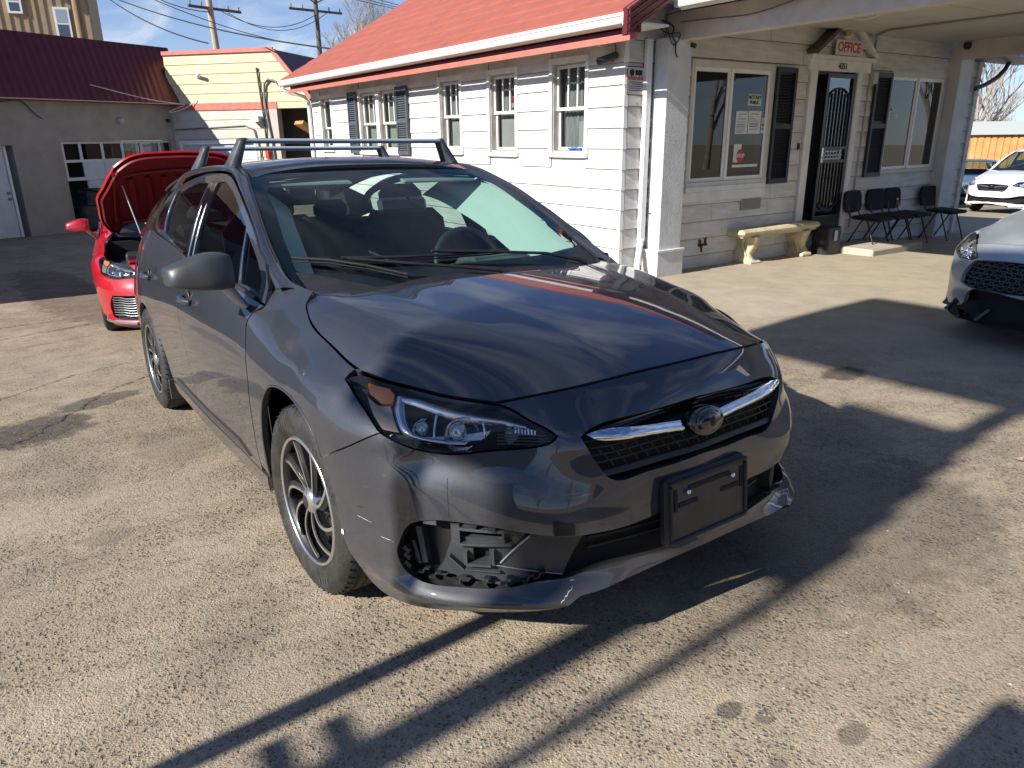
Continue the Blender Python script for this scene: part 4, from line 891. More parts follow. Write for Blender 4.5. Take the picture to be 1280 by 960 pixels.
# roof rack -------------------------------------------------------------------------
tow = mat('roof foot', (.030, .033, .036), .45, var=.5, vscale=14, rgb2=(.085, .10, .11), bump=.1)
alu = mat('aluminium bar', (.46, .56, .60), .45, .45)
for xb, yh in ((-1.395, .505), (-2.10, .495)):
    zr = _rf(xb, .56)[0]; g = G(); zt = 1.509+(.0 if xb > -2 else .004)
    pr_ = [(math.cos(a)*.034, math.sin(a)*.0115) for a in np.linspace(0, 2*math.pi, 17)[:-1]]
    g.prism(pr_, (0, 2*yh, 0), (xb, -yh, zt), (1, 0, 0), (0, 0, 1)); bar_ = g.build('roof_crossbar', alu, car)
    for s_ in (-1, 1):
        f = G(); rows = []
        for k, w in enumerate(np.linspace(0, 1, 10)):
            yc = yh+.008+.055*w**1.1+.012*w; z = zt+.012-(zt+.012-zr+.012)*w; hx = .034+.030*w**1.6; hy = .014+.016*w+.004
            rows.append([(xb+hx*math.copysign(abs(math.cos(a))**.6, math.cos(a)), yc+hy*math.copysign(abs(math.sin(a))**.7, math.sin(a)), z) for a in np.linspace(0, 2*math.pi, 25)[:-1]])
        rows = [[(xb, yh+.008, zt+.014)]*24]+rows
        f.grid(np.array(rows), True, wrap=True, flip=False)
        if s_ < 0: f.mir()
        ft = f.build('rack_foot', tow, bar_)
        pad = G(); pad.box((xb, s_*(yh+.062), zr-.004), (.15, .045, .022), None, .008); pad.build('foot_pad', blk, ft)
# cabin ------------------------------------------------------------------------------
def rbox(c, d, b=.03, R=None): return G().box(c, d, R, b)
Rt = lambda a: np.array(Matrix.Rotation(math.radians(a), 3, 'Y'))
for y in (-.37, .37):
    st = rbox((-1.22, y, .58), (.52, .50, .18), .06).build('front_seat', cloth, car)
    rbox((-1.52, y, .86), (.16, .48, .62), .06, Rt(-14)).build('backrest', cloth, st)
    rbox((-1.60, y, 1.215), (.10, .26, .17), .045, Rt(-8)).build('headrest', cloth, st)
    p_ = G(); [p_.tube([(-1.59, y+dy, 1.10), (-1.575, y+dy, 1.17)], .006, 6) for dy in (-.06, .06)]; p_.build('headrest_post', chrome_m, st)
st = rbox((-2.30, 0, .58), (.5, 1.25, .18), .05).build('rear_seat', cloth, car); rbox((-2.62, 0, .84), (.16, 1.25, .55), .05, Rt(-16)).build('backrest', cloth, st)
for y in (-.4, 0, .4): rbox((-2.72, y, 1.15), (.08, .24, .13), .04).build('headrest', cloth, st)
g = G(); Y = np.linspace(-.68, .68, 20)
g.grid(np.array([[(x, y, z+.012*math.cos(y*3)+(.03*math.exp(-((y-.37)/.2)**2) if -.75 < x < -.5 else 0)) for y in Y] for x, z in ((-.22, .86), (-.40, .90), (-.55, .925), (-.68, .925), (-.76, .89), (-.80, .78), (-.78, .60))])); db = g.build('dashboard', dash_m, car)
rbox((-.70, .37, .935), (.18, .34, .06), .028).build('instrument_hood', dash_m, db)
sw = G(); an = np.linspace(0, 2*math.pi, 37); Rw = Rt(-24)
P = np.stack([0*an, .185*np.cos(an), .185*np.sin(an)], 1)@Rw.T+np.array((-.90, .37, .90)); sw.tube(P, .016, 8, False)
for a in (0, math.pi, -math.pi/2): P = np.array([(0, 0, 0), (0, .18*math.cos(a), .18*math.sin(a))])@Rw.T+np.array((-.90, .37, .90)); sw.bar(P[0], P[1], .03, .02)
sw.build('steering_wheel', mat('steering wheel leather', (.03, .03, .03), .5), car)
mr = rbox((-.86, 0, 1.205), (.035, .24, .07), .016, Rt(-12)).build('rear_view_mirror', mat('mirror back', (.03, .03, .03), .3), car); G().tube([(-.86, 0, 1.23), (-.80, 0, 1.232)], .008, 6).build('mirror_stalk', blk, mr)
two('inner_pillar_trim', G().grid(np.array([[(x-w*.05, -y+.015+w*.17, z-.035-w*.12) for x, y, z in U_[(q > .05) & (q < .40)]] for w in (0, .3, .6, 1)]), True), mat('pale pillar trim', (.62, .66, .60), .7))
g = G(); g.grid(np.array([[(x, y, _rf(x, abs(y))[0]-.04) for y in np.linspace(-.56, .56, 9)] for x in np.linspace(-1.13, -3.1, 10)])); g.build('headliner', greym, car)
for y in (-.33, .33): rbox((-1.135, y, 1.318), (.12, .40, .014), .006, Rt(14)).build('sun_visor', greym, car)
# ---------------------------------------------------------------- ground
def ssf(t, a, b): t = min(1., max(0., (t-a)/(b-a))); return t*t*(3-2*t)
def gz(x, y):
    xs = .0593*max(x, -7)+.016*min(x+7, 0)
    if x > 6: xs = .0593*6
    return -.0131*max(y, -25)+xs*(1-.72*ssf(y, 1.8, 4.6))-.03*max(min(y, 45)-12, 0)
gm = bpy.data.materials.new('worn asphalt'); gm.use_nodes = True; T_ = gm.node_tree; bs = T_.nodes['Principled BSDF']
def N_(k, **a):
    n = T_.nodes.new(k)
    for q_, v in a.items():
        if q_ in n.inputs: n.inputs[q_].default_value = v
    return n
tc2 = N_('ShaderNodeTexCoord'); L2 = T_.links.new
def noise(scale, detail=6, rough=.6, src=None, dist=0.):
    n = N_('ShaderNodeTexNoise', Scale=scale, Detail=detail, Roughness=rough, Distortion=dist); L2(src or tc2.outputs['Object'], n.inputs[0]); return n.outputs[0]
def ramp(v, a, b, c=0., d=1.):
    n = N_('ShaderNodeMapRange'); n.inputs[1].default_value = a; n.inputs[2].default_value = b; n.inputs[3].default_value = c; n.inputs[4].default_value = d; L2(v, n.inputs[0]); return n.outputs[0]
def mixc(f, a, b):
    n = N_('ShaderNodeMix'); n.data_type = 'RGBA'
    if isinstance(f, float): n.inputs[0].default_value = f
    else: L2(f, n.inputs[0])
    for i, v in ((6, a), (7, b)):
        if isinstance(v, tuple): n.inputs[i].default_value = (*v, 1)
        else: L2(v, n.inputs[i])
    return n.outputs[2]
M2 = lambda op, a, b=None, c=None: nm(op, a, b, c, T_)
big = noise(.55, 7, .62); mid = noise(3.3, 6, .6); fine = noise(24, 5, .65)
c0 = mixc(ramp(big, .36, .64), (.31, .235, .145), (.49, .395, .265))
c0 = mixc(ramp(mid, .42, .68, 0, .65), c0, (.215, .160, .100)); c0 = mixc(ramp(noise(1.6, 8, .7, dist=.4), .54, .66, 0, .55), c0, (.155, .120, .082)); c0 = mixc(ramp(noise(11, 6, .7), .56, .72, 0, .5), c0, (.52, .45, .34))
wob = N_('ShaderNodeTexNoise', Scale=85., Detail=3.); L2(tc2.outputs['Object'], wob.inputs[0])
vm = N_('ShaderNodeVectorMath'); vm.operation = 'MULTIPLY_ADD'; L2(wob.outputs['Color'], vm.inputs[0]); vm.inputs[1].default_value = (.012, .012, .0); L2(tc2.outputs['Object'], vm.inputs[2])
v1 = N_('ShaderNodeTexVoronoi', Scale=165.); L2(vm.outputs[0], v1.inputs[0])
v2 = N_('ShaderNodeTexVoronoi', Scale=88.); L2(vm.outputs[0], v2.inputs[0])
sepv = N_('ShaderNodeSeparateColor'); L2(v1.outputs[1], sepv.inputs[0])
stone = mixc(ramp(sepv.outputs[0], 0, 1), (.15, .13, .11), (.50, .46, .39)); stone = mixc(ramp(sepv.outputs[1], .82, .86), stone, (.40, .27, .19))
c1 = mixc(.36, c0, stone)
sepw = N_('ShaderNodeSeparateColor'); L2(v2.outputs[1], sepw.inputs[0])
pit = M2('MULTIPLY', ramp(v2.outputs[0], .55, .28), ramp(sepw.outputs[0], .60, .66)); pit = M2('MULTIPLY', pit, ramp(mid, .38, .60, .10, 1.))
pit2 = M2('MULTIPLY', ramp(v1.outputs[0], .45, .15), ramp(sepv.outputs[2], .72, .80))
pits = M2('MINIMUM', M2('ADD', pit, pit2), 1.)
c1 = mixc(M2('MULTIPLY', pits, .72), c1, (.06, .047, .035))
c1 = mixc(ramp(fine, .50, .78, 0, .30), c1, (.13, .11, .09))
spw = N_('ShaderNodeSeparateXYZ'); L2(tc2.outputs['Object'], spw.inputs[0])
# smoother, paler concrete towards the office
slab = M2('MULTIPLY', ramp(M2('ADD', spw.outputs[1], M2('MULTIPLY', mid, .5)), 3.0, 4.6), ramp(spw.outputs[0], -7, -5))
c1 = mixc(M2('MULTIPLY', slab, .65), c1, mixc(ramp(mid, .35, .7), (.47, .41, .31), (.40, .35, .265)))
# oil stains and worn patches (shape of their own, fixed to the ground)
def blob(cx_, cy2, rx, ry, st, ang=0., sc=9.):
    dx = M2('ADD', spw.outputs[0], -cx_); dy = M2('ADD', spw.outputs[1], -cy2); ca, sa = math.cos(ang), math.sin(ang)
    u = M2('MULTIPLY', M2('ADD', M2('MULTIPLY', dx, ca), M2('MULTIPLY', dy, sa)), 1/rx); w = M2('MULTIPLY', M2('ADD', M2('MULTIPLY', dx, -sa), M2('MULTIPLY', dy, ca)), 1/ry)
    d = M2('SQRT', M2('ADD', M2('MULTIPLY', u, u), M2('MULTIPLY', w, w))); d = M2('ADD', d, M2('MULTIPLY', M2('ADD', edge_n, -.5), 1.2))
    return ramp(d, 1.05, .80, 0, st)
edge_n = noise(8, 5, .65)
acc = None
for b_ in ((-.38, 2.86, .13, .20, .80), (-2.70, -1.50, .28, .36, .80, .9), (-3.15, -1.15, .14, .30, .7, .5), (1.20, -.25, .03, .045, .7), (1.27, -.20, .025, .03, .6), (1.43, -.08, .03, .05, .55), (1.38, -.3, .02, .03, .5),
           (-.9, -1.38, .09, .10, .30), (-1.9, -.9, .35, .25, .25), (-1.0, -.3, .6, .3, .22), (.75, .9, .55, .9, .45), (.2, 1.6, .4, .5, .35), (-6, -2.2, .9, .5, .55), (.35, -1.1, .5, .25, .2), (-9, -.8, 3, .5, .5, .1)):
    q = blob(*b_[:5], ang=b_[5] if len(b_) > 5 else 0.); acc = q if acc is None else M2('MAXIMUM', acc, q)
c1 = mixc(acc, c1, mixc(ramp(fine, .4, .6), (.045, .040, .038), (.10, .088, .075)))
L2(c1, bs.inputs['Base Color']); bs.inputs['Roughness'].default_value = .88; bs.inputs['Specular IOR Level'].default_value = .25
hgt = M2('ADD', M2('MULTIPLY', v1.outputs[0], -.5), M2('MULTIPLY', pits, -1.0)); hgt = M2('ADD', hgt, M2('MULTIPLY', fine, .6)); hgt = M2('MULTIPLY', hgt, M2('SUBTRACT', 1.0, M2('MULTIPLY', slab, .7)))
bp_ = N_('ShaderNodeBump'); bp_.inputs['Strength'].default_value = .85; bp_.inputs['Distance'].default_value = .005; L2(hgt, bp_.inputs['Height']); L2(bp_.outputs[0], bs.inputs['Normal'])
def axis(a, b, fine_, far): 
    r = list(np.arange(a, b, fine_)); lo = [a-1.3**k for k in range(1, far)][::-1]; hi = [b+1.3**k for k in range(0, far)]; return lo+r+hi
gx = axis(-12, 6, .25, 26); gy = axis(-4, 14, .25, 26)
rng = np.random.RandomState(3)
g = G(); g.grid(np.array([[(x, y, gz(x, y)+.004*math.sin(x*2.1+y)*math.cos(y*1.7)) for y in gy] for x in gx])); gnd = g.build('ground', gm, kind='structure')
# cracks: thin ragged lines of dark filler, children of the ground
crm = mat('crack filler', (.055, .047, .042), .9, var=.5, vscale=30, bump=.5, bscale=90)
def crack(pts, w):
    P = crv(np.array([(x, y, 0) for x, y in pts], float), np.linspace(0, 1, 160)); rr = np.random.RandomState(int(abs(pts[0][0])*97) % 1000)
    T = np.gradient(P, axis=0); T /= np.linalg.norm(T, axis=1)[:, None]; Nn = np.stack([-T[:, 1], T[:, 0], 0*T[:, 0]], 1); j = np.cumsum(rr.randn(160))*.0055; j -= np.linspace(j[0], j[-1], 160)
    P = P+Nn*j[:, None]; wa = w*(.02+rr.rand(160)**2*.9); wb = w*(.02+rr.rand(160)**2*.9); A = P+Nn*wa[:, None]; B = P-Nn*wb[:, None]
    f = lambda q_: [(x, y, gz(x, y)+.004*math.sin(x*2.1+y)*math.cos(y*1.7)+.005) for x, y, _ in q_]
    G().grid(np.array([f(A), f(B)])).build('crack', crm, gnd)
crack([(-3.6, -1.75), (-3.95, -1.37), (-4.17, -1.15), (-4.35, -.65), (-4.6, -.2)], .012)
crack([(-2.3, -1.9), (-2.72, -1.45), (-3.24, -1.19), (-3.6, -.80), (-3.75, -.5)], .014)
crack([(-6.2, -1.8), (-6.44, -1.21), (-6.69, -.68), (-6.8, .2)], .02)
crack([(-7.0, -1.9), (-7.15, -1.2), (-7.3, -.5)], .016)
crack([(-5.6, -1.6), (-5.75, -1.1), (-5.9, -.75)], .010)
# loose grit: small stones
st = G(); rr = np.random.RandomState(5)
def pebble(x, y, s):
    z = gz(x, y)+.004*math.sin(x*2.1+y)*math.cos(y*1.7); a = rr.rand()*6.28; P = []
    for k in range(5): b = a+k*1.2566; P.append((x+s*math.cos(b)*(.7+rr.rand()*.5), y+s*math.sin(b)*(.7+rr.rand()*.5), z))
    P.append((x+s*.1, y, z+s*.7)); st.add(P, [(k, (k+1) % 5, 5) for k in range(5)])
for k in range(2600):
    d = 1.2+rr.rand()**1.6*9; a = math.radians(105+rr.rand()*80); x = 2.1+d*math.cos(a); y = -1.5+d*math.sin(a); pebble(x, y, .0015+.004*rr.rand()**3)
st.build('gravel', mat('grit', (.30, .27, .23), .8, var=.6, vscale=40), None, kind='stuff', label='loose pale grit scattered over the worn asphalt')
lv = mat('dry leaf', (.42, .33, .18), .8)
for i, (x, y) in enumerate(((.25, 3.9), (.05, 2.1), (.95, 2.05))):
    g = G(); z = gz(x, y)+.012; a = i*1.3; g.add([(x+.03*math.cos(a+k*1.05)*(1 if k % 2 else .5), y+.03*math.sin(a+k*1.05)*(1 if k % 2 else .5), z+.004*(k % 2)) for k in range(6)], [tuple(range(6))])
    g.build('fallen_leaf', lv, label=['dry leaf lying in the dark shadow near the silver car', 'small dry leaf in the shadow beside the hatchback', 'dry leaf near the tip of the hatchback shadow'][i], category='leaf')

# ---------------------------------------------------------------- walls as local frames
class Wl:
    """a along the wall, z up, d out from its face"""
    def __init__(s, o, u, n): s.o = np.array(o, float); s.u = np.array(u, float); s.n = np.array(n, float); s.R = np.stack([s.u, s.n, np.array((0, 0, 1.))], 1)
    def p(s, a, z, d=0): return s.o+s.u*a+s.n*d+np.array((0, 0, z))
    def box(s, g, a0, a1, z0, z1, d0, d1, bev=0.): g.box(s.p((a0+a1)/2, (z0+z1)/2, (d0+d1)/2), (abs(a1-a0), abs(d1-d0), abs(z1-z0)), s.R, bev); return g
    def text(s, txt, a, z, d, size, m, name='lettering', parent=None, right=1, bold=.0, sx=1.):
        c = bpy.data.curves.new(name, 'FONT'); c.body = txt; c.size = size; c.align_x = 'CENTER'; c.align_y = 'CENTER'; c.extrude = .002; c.offset = bold; c.materials.append(m); c.resolution_u = 4
        o = bpy.data.objects.new(name, c); col.objects.link(o)
        X = Vector(s.u*right); Z = Vector((0, 0, 1)); Yn = Vector(s.n); mw_ = Matrix((X*sx, Z, Yn)).transposed().to_4x4(); mw_.translation = Vector(s.p(a, z, d))
        if parent is not None: o.parent = parent
        o.matrix_world = mw_; bpy.context.view_layer.update(); me = bpy.data.meshes.new_from_object(o.evaluated_get(bpy.context.evaluated_depsgraph_get())); me.materials.clear(); me.materials.append(m)
        q_ = link(name, me, None); q_.parent = parent; q_.matrix_world = mw_; bpy.data.objects.remove(o); return q_
white = mat('weathered white paint', (.62, .61, .58), .75, var=.16, vscale=2.4, rgb2=(.70, .695, .675), bump=.25, bscale=45, stretch=(1, 1, 5))
white2 = mat('white trim paint', (.74, .735, .71), .6, var=.10, vscale=5, rgb2=(.82, .81, .79), bump=.12, bscale=60)
pinkw = mat('faded pinkish paint', (.62, .57, .54), .8, var=.14, vscale=3, bump=.2, bscale=40)
redm = mat('red painted metal roof', (.35, .10, .065), .55, metal=.0, var=.10, vscale=3, bump=.05, bscale=30)
redt = mat('salmon red trim', (.48, .15, .115), .55, var=.12, vscale=6)
darkr = mat('dark red corrugated metal', (.125, .022, .026), .38, .25, var=.15, vscale=3)
gutw = mat('white gutter', (.80, .80, .79), .35, var=.04, vscale=8)
shut = mat('dark blue grey shutter', (.075, .085, .10), .55, var=.15, vscale=10)
shutb = mat('black shutter', (.018, .020, .023), .5, var=.2, vscale=10)
stucco = mat('grey stucco', (.30, .285, .255), .9, var=.10, vscale=2.2, bump=.8, bscale=38, rgb2=(.35, .33, .29))
wstucco = mat('rough white stucco', (.66, .67, .67), .85, var=.10, vscale=4, bump=1.0, bscale=55)
yel = mat('pale yellow siding', (.60, .52, .33), .75, var=.08, vscale=3, rgb2=(.64, .57, .38))
greysd = mat('grey yellow siding', (.52, .50, .42), .75, var=.1, vscale=3)
pane_m = glass('house pane', (.55, .58, .58), .0, 1.3, 1.5)
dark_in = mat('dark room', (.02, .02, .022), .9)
curt = mat('pale curtain', (.55, .58, .50), .9, var=.12, vscale=14, stretch=(6, 6, .3))
Lw = Wl((0, 4.35, 0), (1, 0, 0), (0, -1, 0))
Fw = Wl((-4.10, 0, 0), (0, 1, 0), (1, 0, 0))
office = empty('office_building', (-8, 8, 0), label='white clapboard office with red metal roof and drive-through canopy', category='building')
IN = office
def root_fix(o, parent):                                       # parent without moving: the part is built in world coordinates
    o.parent = parent; o.matrix_parent_inverse = parent.matrix_world.inverted(); return o
bpy.context.view_layer.update()
def part(g, name, m, parent=None, **k):
    o = g.build(name, m, None, **k); pp = parent or office; o.parent = pp
    par = pp
    while par.parent: par = par.parent
    if pp.type == 'EMPTY': o.matrix_parent_inverse = Matrix.Translation(pp.location).inverted() if pp.rotation_euler.z == 0 else pp.matrix_world.inverted()
    return o
def siding(W, rows, a0, a1, gaps, m, parent, name='siding_board', th=.018, jn=0, joints=None, seed=1):
    """rows: list of (z0,z1); gaps: (a0,a1,z0,z1) openings; joints: board length"""
    r = np.random.RandomState(seed)
    for i, (z0, z1) in enumerate(rows):
        iv = [(a0, a1)]
        for (g0, g1, h0, h1) in gaps:
            if h0 < z1-.02 and h1 > z0+.02:
                nv = []
                for (p, q) in iv:
                    if g1 <= p or g0 >= q: nv.append((p, q)); continue
                    if g0 > p: nv.append((p, g0))
                    if g1 < q: nv.append((g1, q))
                iv = nv
        for (p, q) in iv:
            if q-p < .02: continue
            cuts = [p]
            if joints:
                x = p+joints*(.35+.65*r.rand())
                while x < q-.12: cuts.append(x); x += joints*(.85+.3*r.rand())
            cuts.append(q)
            for c0_, c1_ in zip(cuts[:-1], cuts[1:]):
                j = r.uniform(-.0018, .0018) if joints else 0.; g = G(); e = .0012 if joints else .0
                A = [W.p(c0_+e, z0+j, 0), W.p(c0_+e, z0+j, th+j-.003), W.p(c0_+e, z0+j+.0065, th+j), W.p(c0_+e, z1+.004, .004), W.p(c0_+e, z1+.004, 0)]; B = [p_+W.u*(c1_-c0_-2*e) for p_ in A]
                cr3 = np.cross(W.u, (0, 0, 1.))@W.n
                F = [(0, 1, 6, 5), (1, 2, 7, 6), (2, 3, 8, 7), (3, 4, 9, 8), (4, 0, 5, 9), (4, 3, 2, 1, 0), (5, 6, 7, 8, 9)]
                if cr3 > 0: F = [f[::-1] for f in F]
                g.add(A+B, F); ob = part(g, name, m, parent); ob.data.materials.append(grime_shade)
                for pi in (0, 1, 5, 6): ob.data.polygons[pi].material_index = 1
grime_shade = mat('grimy shaded board edge', (.17, .155, .135), .9, var=.3, vscale=12)  # dirt plus the shade line under each lap, both put in this colour
# long wall ------------------------------------------------------------
rows = [(.197+.219*k, .197+.219*(k+1)) for k in range(-3, 10)]+[(2.387, 2.44)]
wins = [(-5.38, -4.67), (-6.735, -6.035), (-8.06, -7.39)]
gaps = [(a+.03, b-.03, 1.22, 2.28) for a, b in wins]+[(-10.87, -9.39, 1.17, 2.24), (-12.70, -12.15, 1.20, 2.22)]
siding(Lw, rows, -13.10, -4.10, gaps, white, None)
g = G(); Lw.box(g, -13.1, -11.0, -1.4, 2.45, -.14, -.02) if 0 else None
for (a0, a1, z0, z1) in ((-13.1, -12.7, -1.4, 2.44), (-12.15, -10.87, -1.4, 2.44), (-9.39, -8.03, -1.4, 2.44), (-7.42, -6.705, -1.4, 2.44), (-6.065, -5.35, -1.4, 2.44), (-4.70, -4.105, -1.4, 2.44)): Lw.box(g, a0, a1, z0, z1, -.16, -.002)
for (a0, a1, z0, z1) in [q_ for q_ in gaps]: Lw.box(g, a0-.001, a1+.001, -1.4, z0, -.16, -.002); Lw.box(g, a0-.001, a1+.001, z1, 2.44, -.16, -.002)
part(g, 'wall', white)
def sash_window(W, a0, a1, z0, z1, zm, mi=2, curtain=curt, d=-.075, label=None, muntin=True, deep=True):
    """white casing, recessed two-sash window"""
    w = empty('window'); w.parent = office; w.matrix_parent_inverse = Matrix.Translation(office.location).inverted()
    if label: w['label'] = label
    g = G(); c = .055
    for q_ in ((a0, a1, z1-c-.01, z1, 0, .03), (a0, a0+c, z0+.05, z1-c-.012, 0, .027), (a1-c, a1, z0+.05, z1-c-.012, 0, .027), (a0-.015, a1+.015, z0, z0+.048, -.02, .05)): W.box(g, *q_)
    part(g, 'casing', white2, w)
    g = G(); b0, b1 = a0+c-.01, a1-c+.01
    for q_ in ((b0, b0+.02, z0+.05, z1-c, d-.03, -.003), (b1-.02, b1, z0+.05, z1-c, d-.03, -.003), (b0+.021, b1-.021, z1-c-.02, z1-c, d-.03, -.003), (b0+.021, b1-.021, z0+.05, z0+.075, d-.03, -.001)): W.box(g, *q_)
    part(g, 'jamb', mat('weathered jamb', (.42, .40, .36), .8, var=.2), w)
    g = G(); p0, p1 = b0+.025, b1-.025; s = .035; zt = z1-c-.025; zb = z0+.08
    for q_ in ((p0, p0+s, zm, zt, d, d+.03), (p1-s, p1, zm, zt, d, d+.03), (p0+s+.001, p1-s-.001, zt-s, zt, d, d+.03), (p0, p1, zm-s, zm-.001, d, d+.034)): W.box(g, *q_)
    part(g, 'upper_sash', white2, w)
    g = G()
    for q_ in ((p0, p0+s, zb, zm-s-.001, d-.028, d-.002), (p1-s, p1, zb, zm-s-.001, d-.028, d-.002), (p0+s+.001, p1-s-.001, zb, zb+s, d-.028, d-.002)): W.box(g, *q_)
    part(g, 'lower_sash', white2, w)
    if muntin:
        for k in range(mi): x = p0+s+(p1-p0-2*s)*(k+1)/(mi+1); g = G(); W.box(g, x-.011, x+.011, zm+.001, zt-s-.001, d+.004, d+.024); part(g, 'muntin', white2, w)
    for (z_0, z_1, dd) in ((zm, zt-s, d+.012), (zb+s, zm-s, d-.014)):
        g = G(); P = [W.p(p0+s, z_0, dd), W.p(p1-s, z_0, dd), W.p(p1-s, z_1, dd), W.p(p0+s, z_1, dd)]; n_ = np.cross(P[1]-P[0], P[2]-P[0])@W.n; g.add(P, [(0, 1, 2, 3) if n_ > 0 else (3, 2, 1, 0)]); part(g, 'pane', pane_m, w)
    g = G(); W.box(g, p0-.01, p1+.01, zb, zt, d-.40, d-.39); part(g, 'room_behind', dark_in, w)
    n_ = 9; X = np.linspace(p0, p1, n_*4); 
    if curtain:
        g = G(); g.grid(np.array([[W.p(x, z, d-.08+.018*math.sin(k*1.6)) for k, x in enumerate(X)] for z in (zb, (zb+zt)/2, zt)])); part(g, 'curtain', curtain, w)
    return w
sc2 = mat('dim curtain', (.42, .43, .42), .9, var=.35, vscale=7, stretch=(5, 5, .4)); papr = mat('white paper blind', (.62, .62, .60), .8, var=.12, vscale=5)
w1 = sash_window(Lw, -5.38, -4.665, 1.195, 2.30, 1.76, curtain=sc2); w2_ = sash_window(Lw, -6.735, -6.035, 1.19, 2.275, 1.76, curtain=sc2); w3 = sash_window(Lw, -8.06, -7.39, 1.20, 2.275, 1.745, curtain=sc2)
for w_, (a, b, zt_) in ((w2_, (-6.60, -6.20, 1.66)), (w3, (-7.90, -7.56, 1.66)), (w1, (-4.98, -4.78, 1.60))): g = G(); Lw.box(g, a, b, 1.30, zt_, -.130, -.124); part(g, 'paper_blind', papr, w_)
g = G(); Lw.box(g, -6.42, -6.17, 1.86, 1.93, -.135, -.130); part(g, 'red_notice', mat('red print', (.55, .06, .05), .6), w2_); g = G(); Lw.box(g, -6.42, -6.17, 1.80, 1.858, -.135, -.130); part(g, 'notice_paper', papr, w2_)
g = G(); [g.box(Lw.p(-5.05+.07*k, 1.292+.006*(k % 2), -.06+.01*(k % 2)), (.10, .05, .022), None, .008) for k in range(3)]; part(g, 'blue_cloth', mat('blue cloth', (.04, .19, .60), .7), w1)
sash_window(Lw, -10.90, -10.13, 1.17, 2.265, 1.70, 2); sash_window(Lw, -10.12, -9.36, 1.17, 2.265, 1.70, 2); sash_window(Lw, -12.72, -12.13, 1.2, 2.245, 1.66, curtain=sc2, muntin=False)
def shutter(W, a0, a1, z0, z1, m):
    g = G()
    for q_ in ((a0, a0+.045, z0, z1, .03, .068), (a1-.045, a1, z0, z1, .03, .068), (a0+.046, a1-.046, z0, z0+.06, .03, .066), (a0+.046, a1-.046, z1-.06, z1, .03, .066), (a0+.046, a1-.046, (z0+z1)/2-.03, (z0+z1)/2+.03, .03, .066), (a0+.02, a1-.02, z0+.02, z1-.02, .029, .037)): W.box(g, *q_)
    s_ = part(g, 'shutter', m)
    g = G(); n_ = int((z1-z0-.12)/.034)
    for k in range(n_):
        z = z0+.07+k*.034
        if abs(z-(z0+z1)/2) < .04: continue
        A = [W.p(a0+.047, z, .066), W.p(a1-.047, z, .066), W.p(a1-.047, z+.027, .039), W.p(a0+.047, z+.027, .039)]; g.add(A, [(0, 1, 2, 3)]); 
    o = g.build('louver', m, s_); o['kind'] = 'stuff'; o.matrix_parent_inverse = Matrix.Identity(4); return s_
shutter(Lw, -9.36, -8.98, 1.18, 2.22, shut); shutter(Lw, -11.28, -10.92, 1.18, 2.23, shut)
# eave, fascia, gutter, roof ---------------------------------------------
g = G(); g.box((-8.35, 3.915, 2.338), (9.7, .03, .062)); part(g, 'fascia', redt)
g = G(); g.box((-8.35, 3.96, 2.435), (9.7, .03, .13)); part(g, 'eave_shade_panel', darkr)  # dark red panel painted as the shade behind and under the gutter
g = G(); g.box((-8.35, 4.15, 2.452), (9.7, .40, .02)); part(g, 'soffit', white)
def gutter(x0, x1, y, z, nm_='gutter', par=None):
    prof = [(0, 0), (0, .012), (-.02, .03), (-.10, .03), (-.115, .05), (-.115, .085), (-.13, .095), (-.13, .12), (-.118, .12), (-.118, .10), (-.10, .09), (-.10, .042), (-.01, .042), (-.01, .12), (0, .12)]
    g = G(); pr2 = [(a, b-.03) for a, b in prof]; g.prism(pr2, (x1-x0, 0, 0), (x0, y, z), (0, 1, 0), (0, 0, 1)); return part(g, nm_, gutw, par)
gutter(-13.45, -3.56, 3.915, 2.45)
g = G(); g.box((-3.556, 3.85, 2.485), (.008, .135, .115)); part(g, 'gutter_end_cap', gutw)
SL = .567; cs = 1/math.hypot(1, SL)
y0r, z0r = 3.80, 2.545; nR = 15; dy = .30
for k in range(nR):
    ya, yb = y0r+k*dy, y0r+(k+1)*dy+.02; za, zb_ = z0r+k*dy*SL+.012, z0r+((k+1)*dy+.02)*SL+.0
    n_ = 78; X = np.linspace(-13.35, -3.50, n_); P = []
    for (yy, zz, h) in ((ya, za-.022, 0), (ya, za, 1), (ya+.06, za+.06*SL, 1), (yb, zb_, 0)): P.append([(x, yy, zz+(.007*h if i % 2 else 0)) for i, x in enumerate(X)])
    g = G(); g.grid(np.array(P), False, flip=True); part(g, 'roof_panel', redm)
yR = y0r+nR*dy; zR = z0r+nR*dy*SL
g = G(); g.grid(np.array([[(-13.35, yR, zR), (-3.5, yR, zR)], [(-13.35, yR+nR*dy, z0r), (-3.5, yR+nR*dy, z0r)]]), False); g.box((-8.4, yR, zR+.01), (9.9, .2, .03)); part(g, 'rear_roof_slope', redm)
g = G(); g.grid(np.array([[(-13.3, 3.95, 2.50), (-3.56, 3.95, 2.50)], [(-13.3, yR, zR-.12), (-3.56, yR, zR-.12)]]), False); part(g, 'roof_deck', darkr)
ribs = G()                                     # dark rake panel along the gable edge
rk = G(); pts = [(y0r-.02, z0r-.20), (yR, zR-.20), (yR, zR+.03), (y0r-.02, z0r+.03)]; rk.prism(pts, (-.05, 0, 0), (-3.49, 0, 0), (0, 1, 0), (0, 0, 1)); rp = part(rk, 'rake_panel', darkr)
for k in range(4):
    o_ = -.17+.063*k; g = G(); g.bar((-3.482, y0r-.02, z0r+o_), (-3.482, yR, zR+o_), .014, .016, up=(1, 0, 0)); part(g, 'rib', darkr if k < 3 else redt, rp)
g = G(); g.box((-3.52, 3.80, z0r-.09), (.10, .012, .24)); part(g, 'rake_end', darkr)
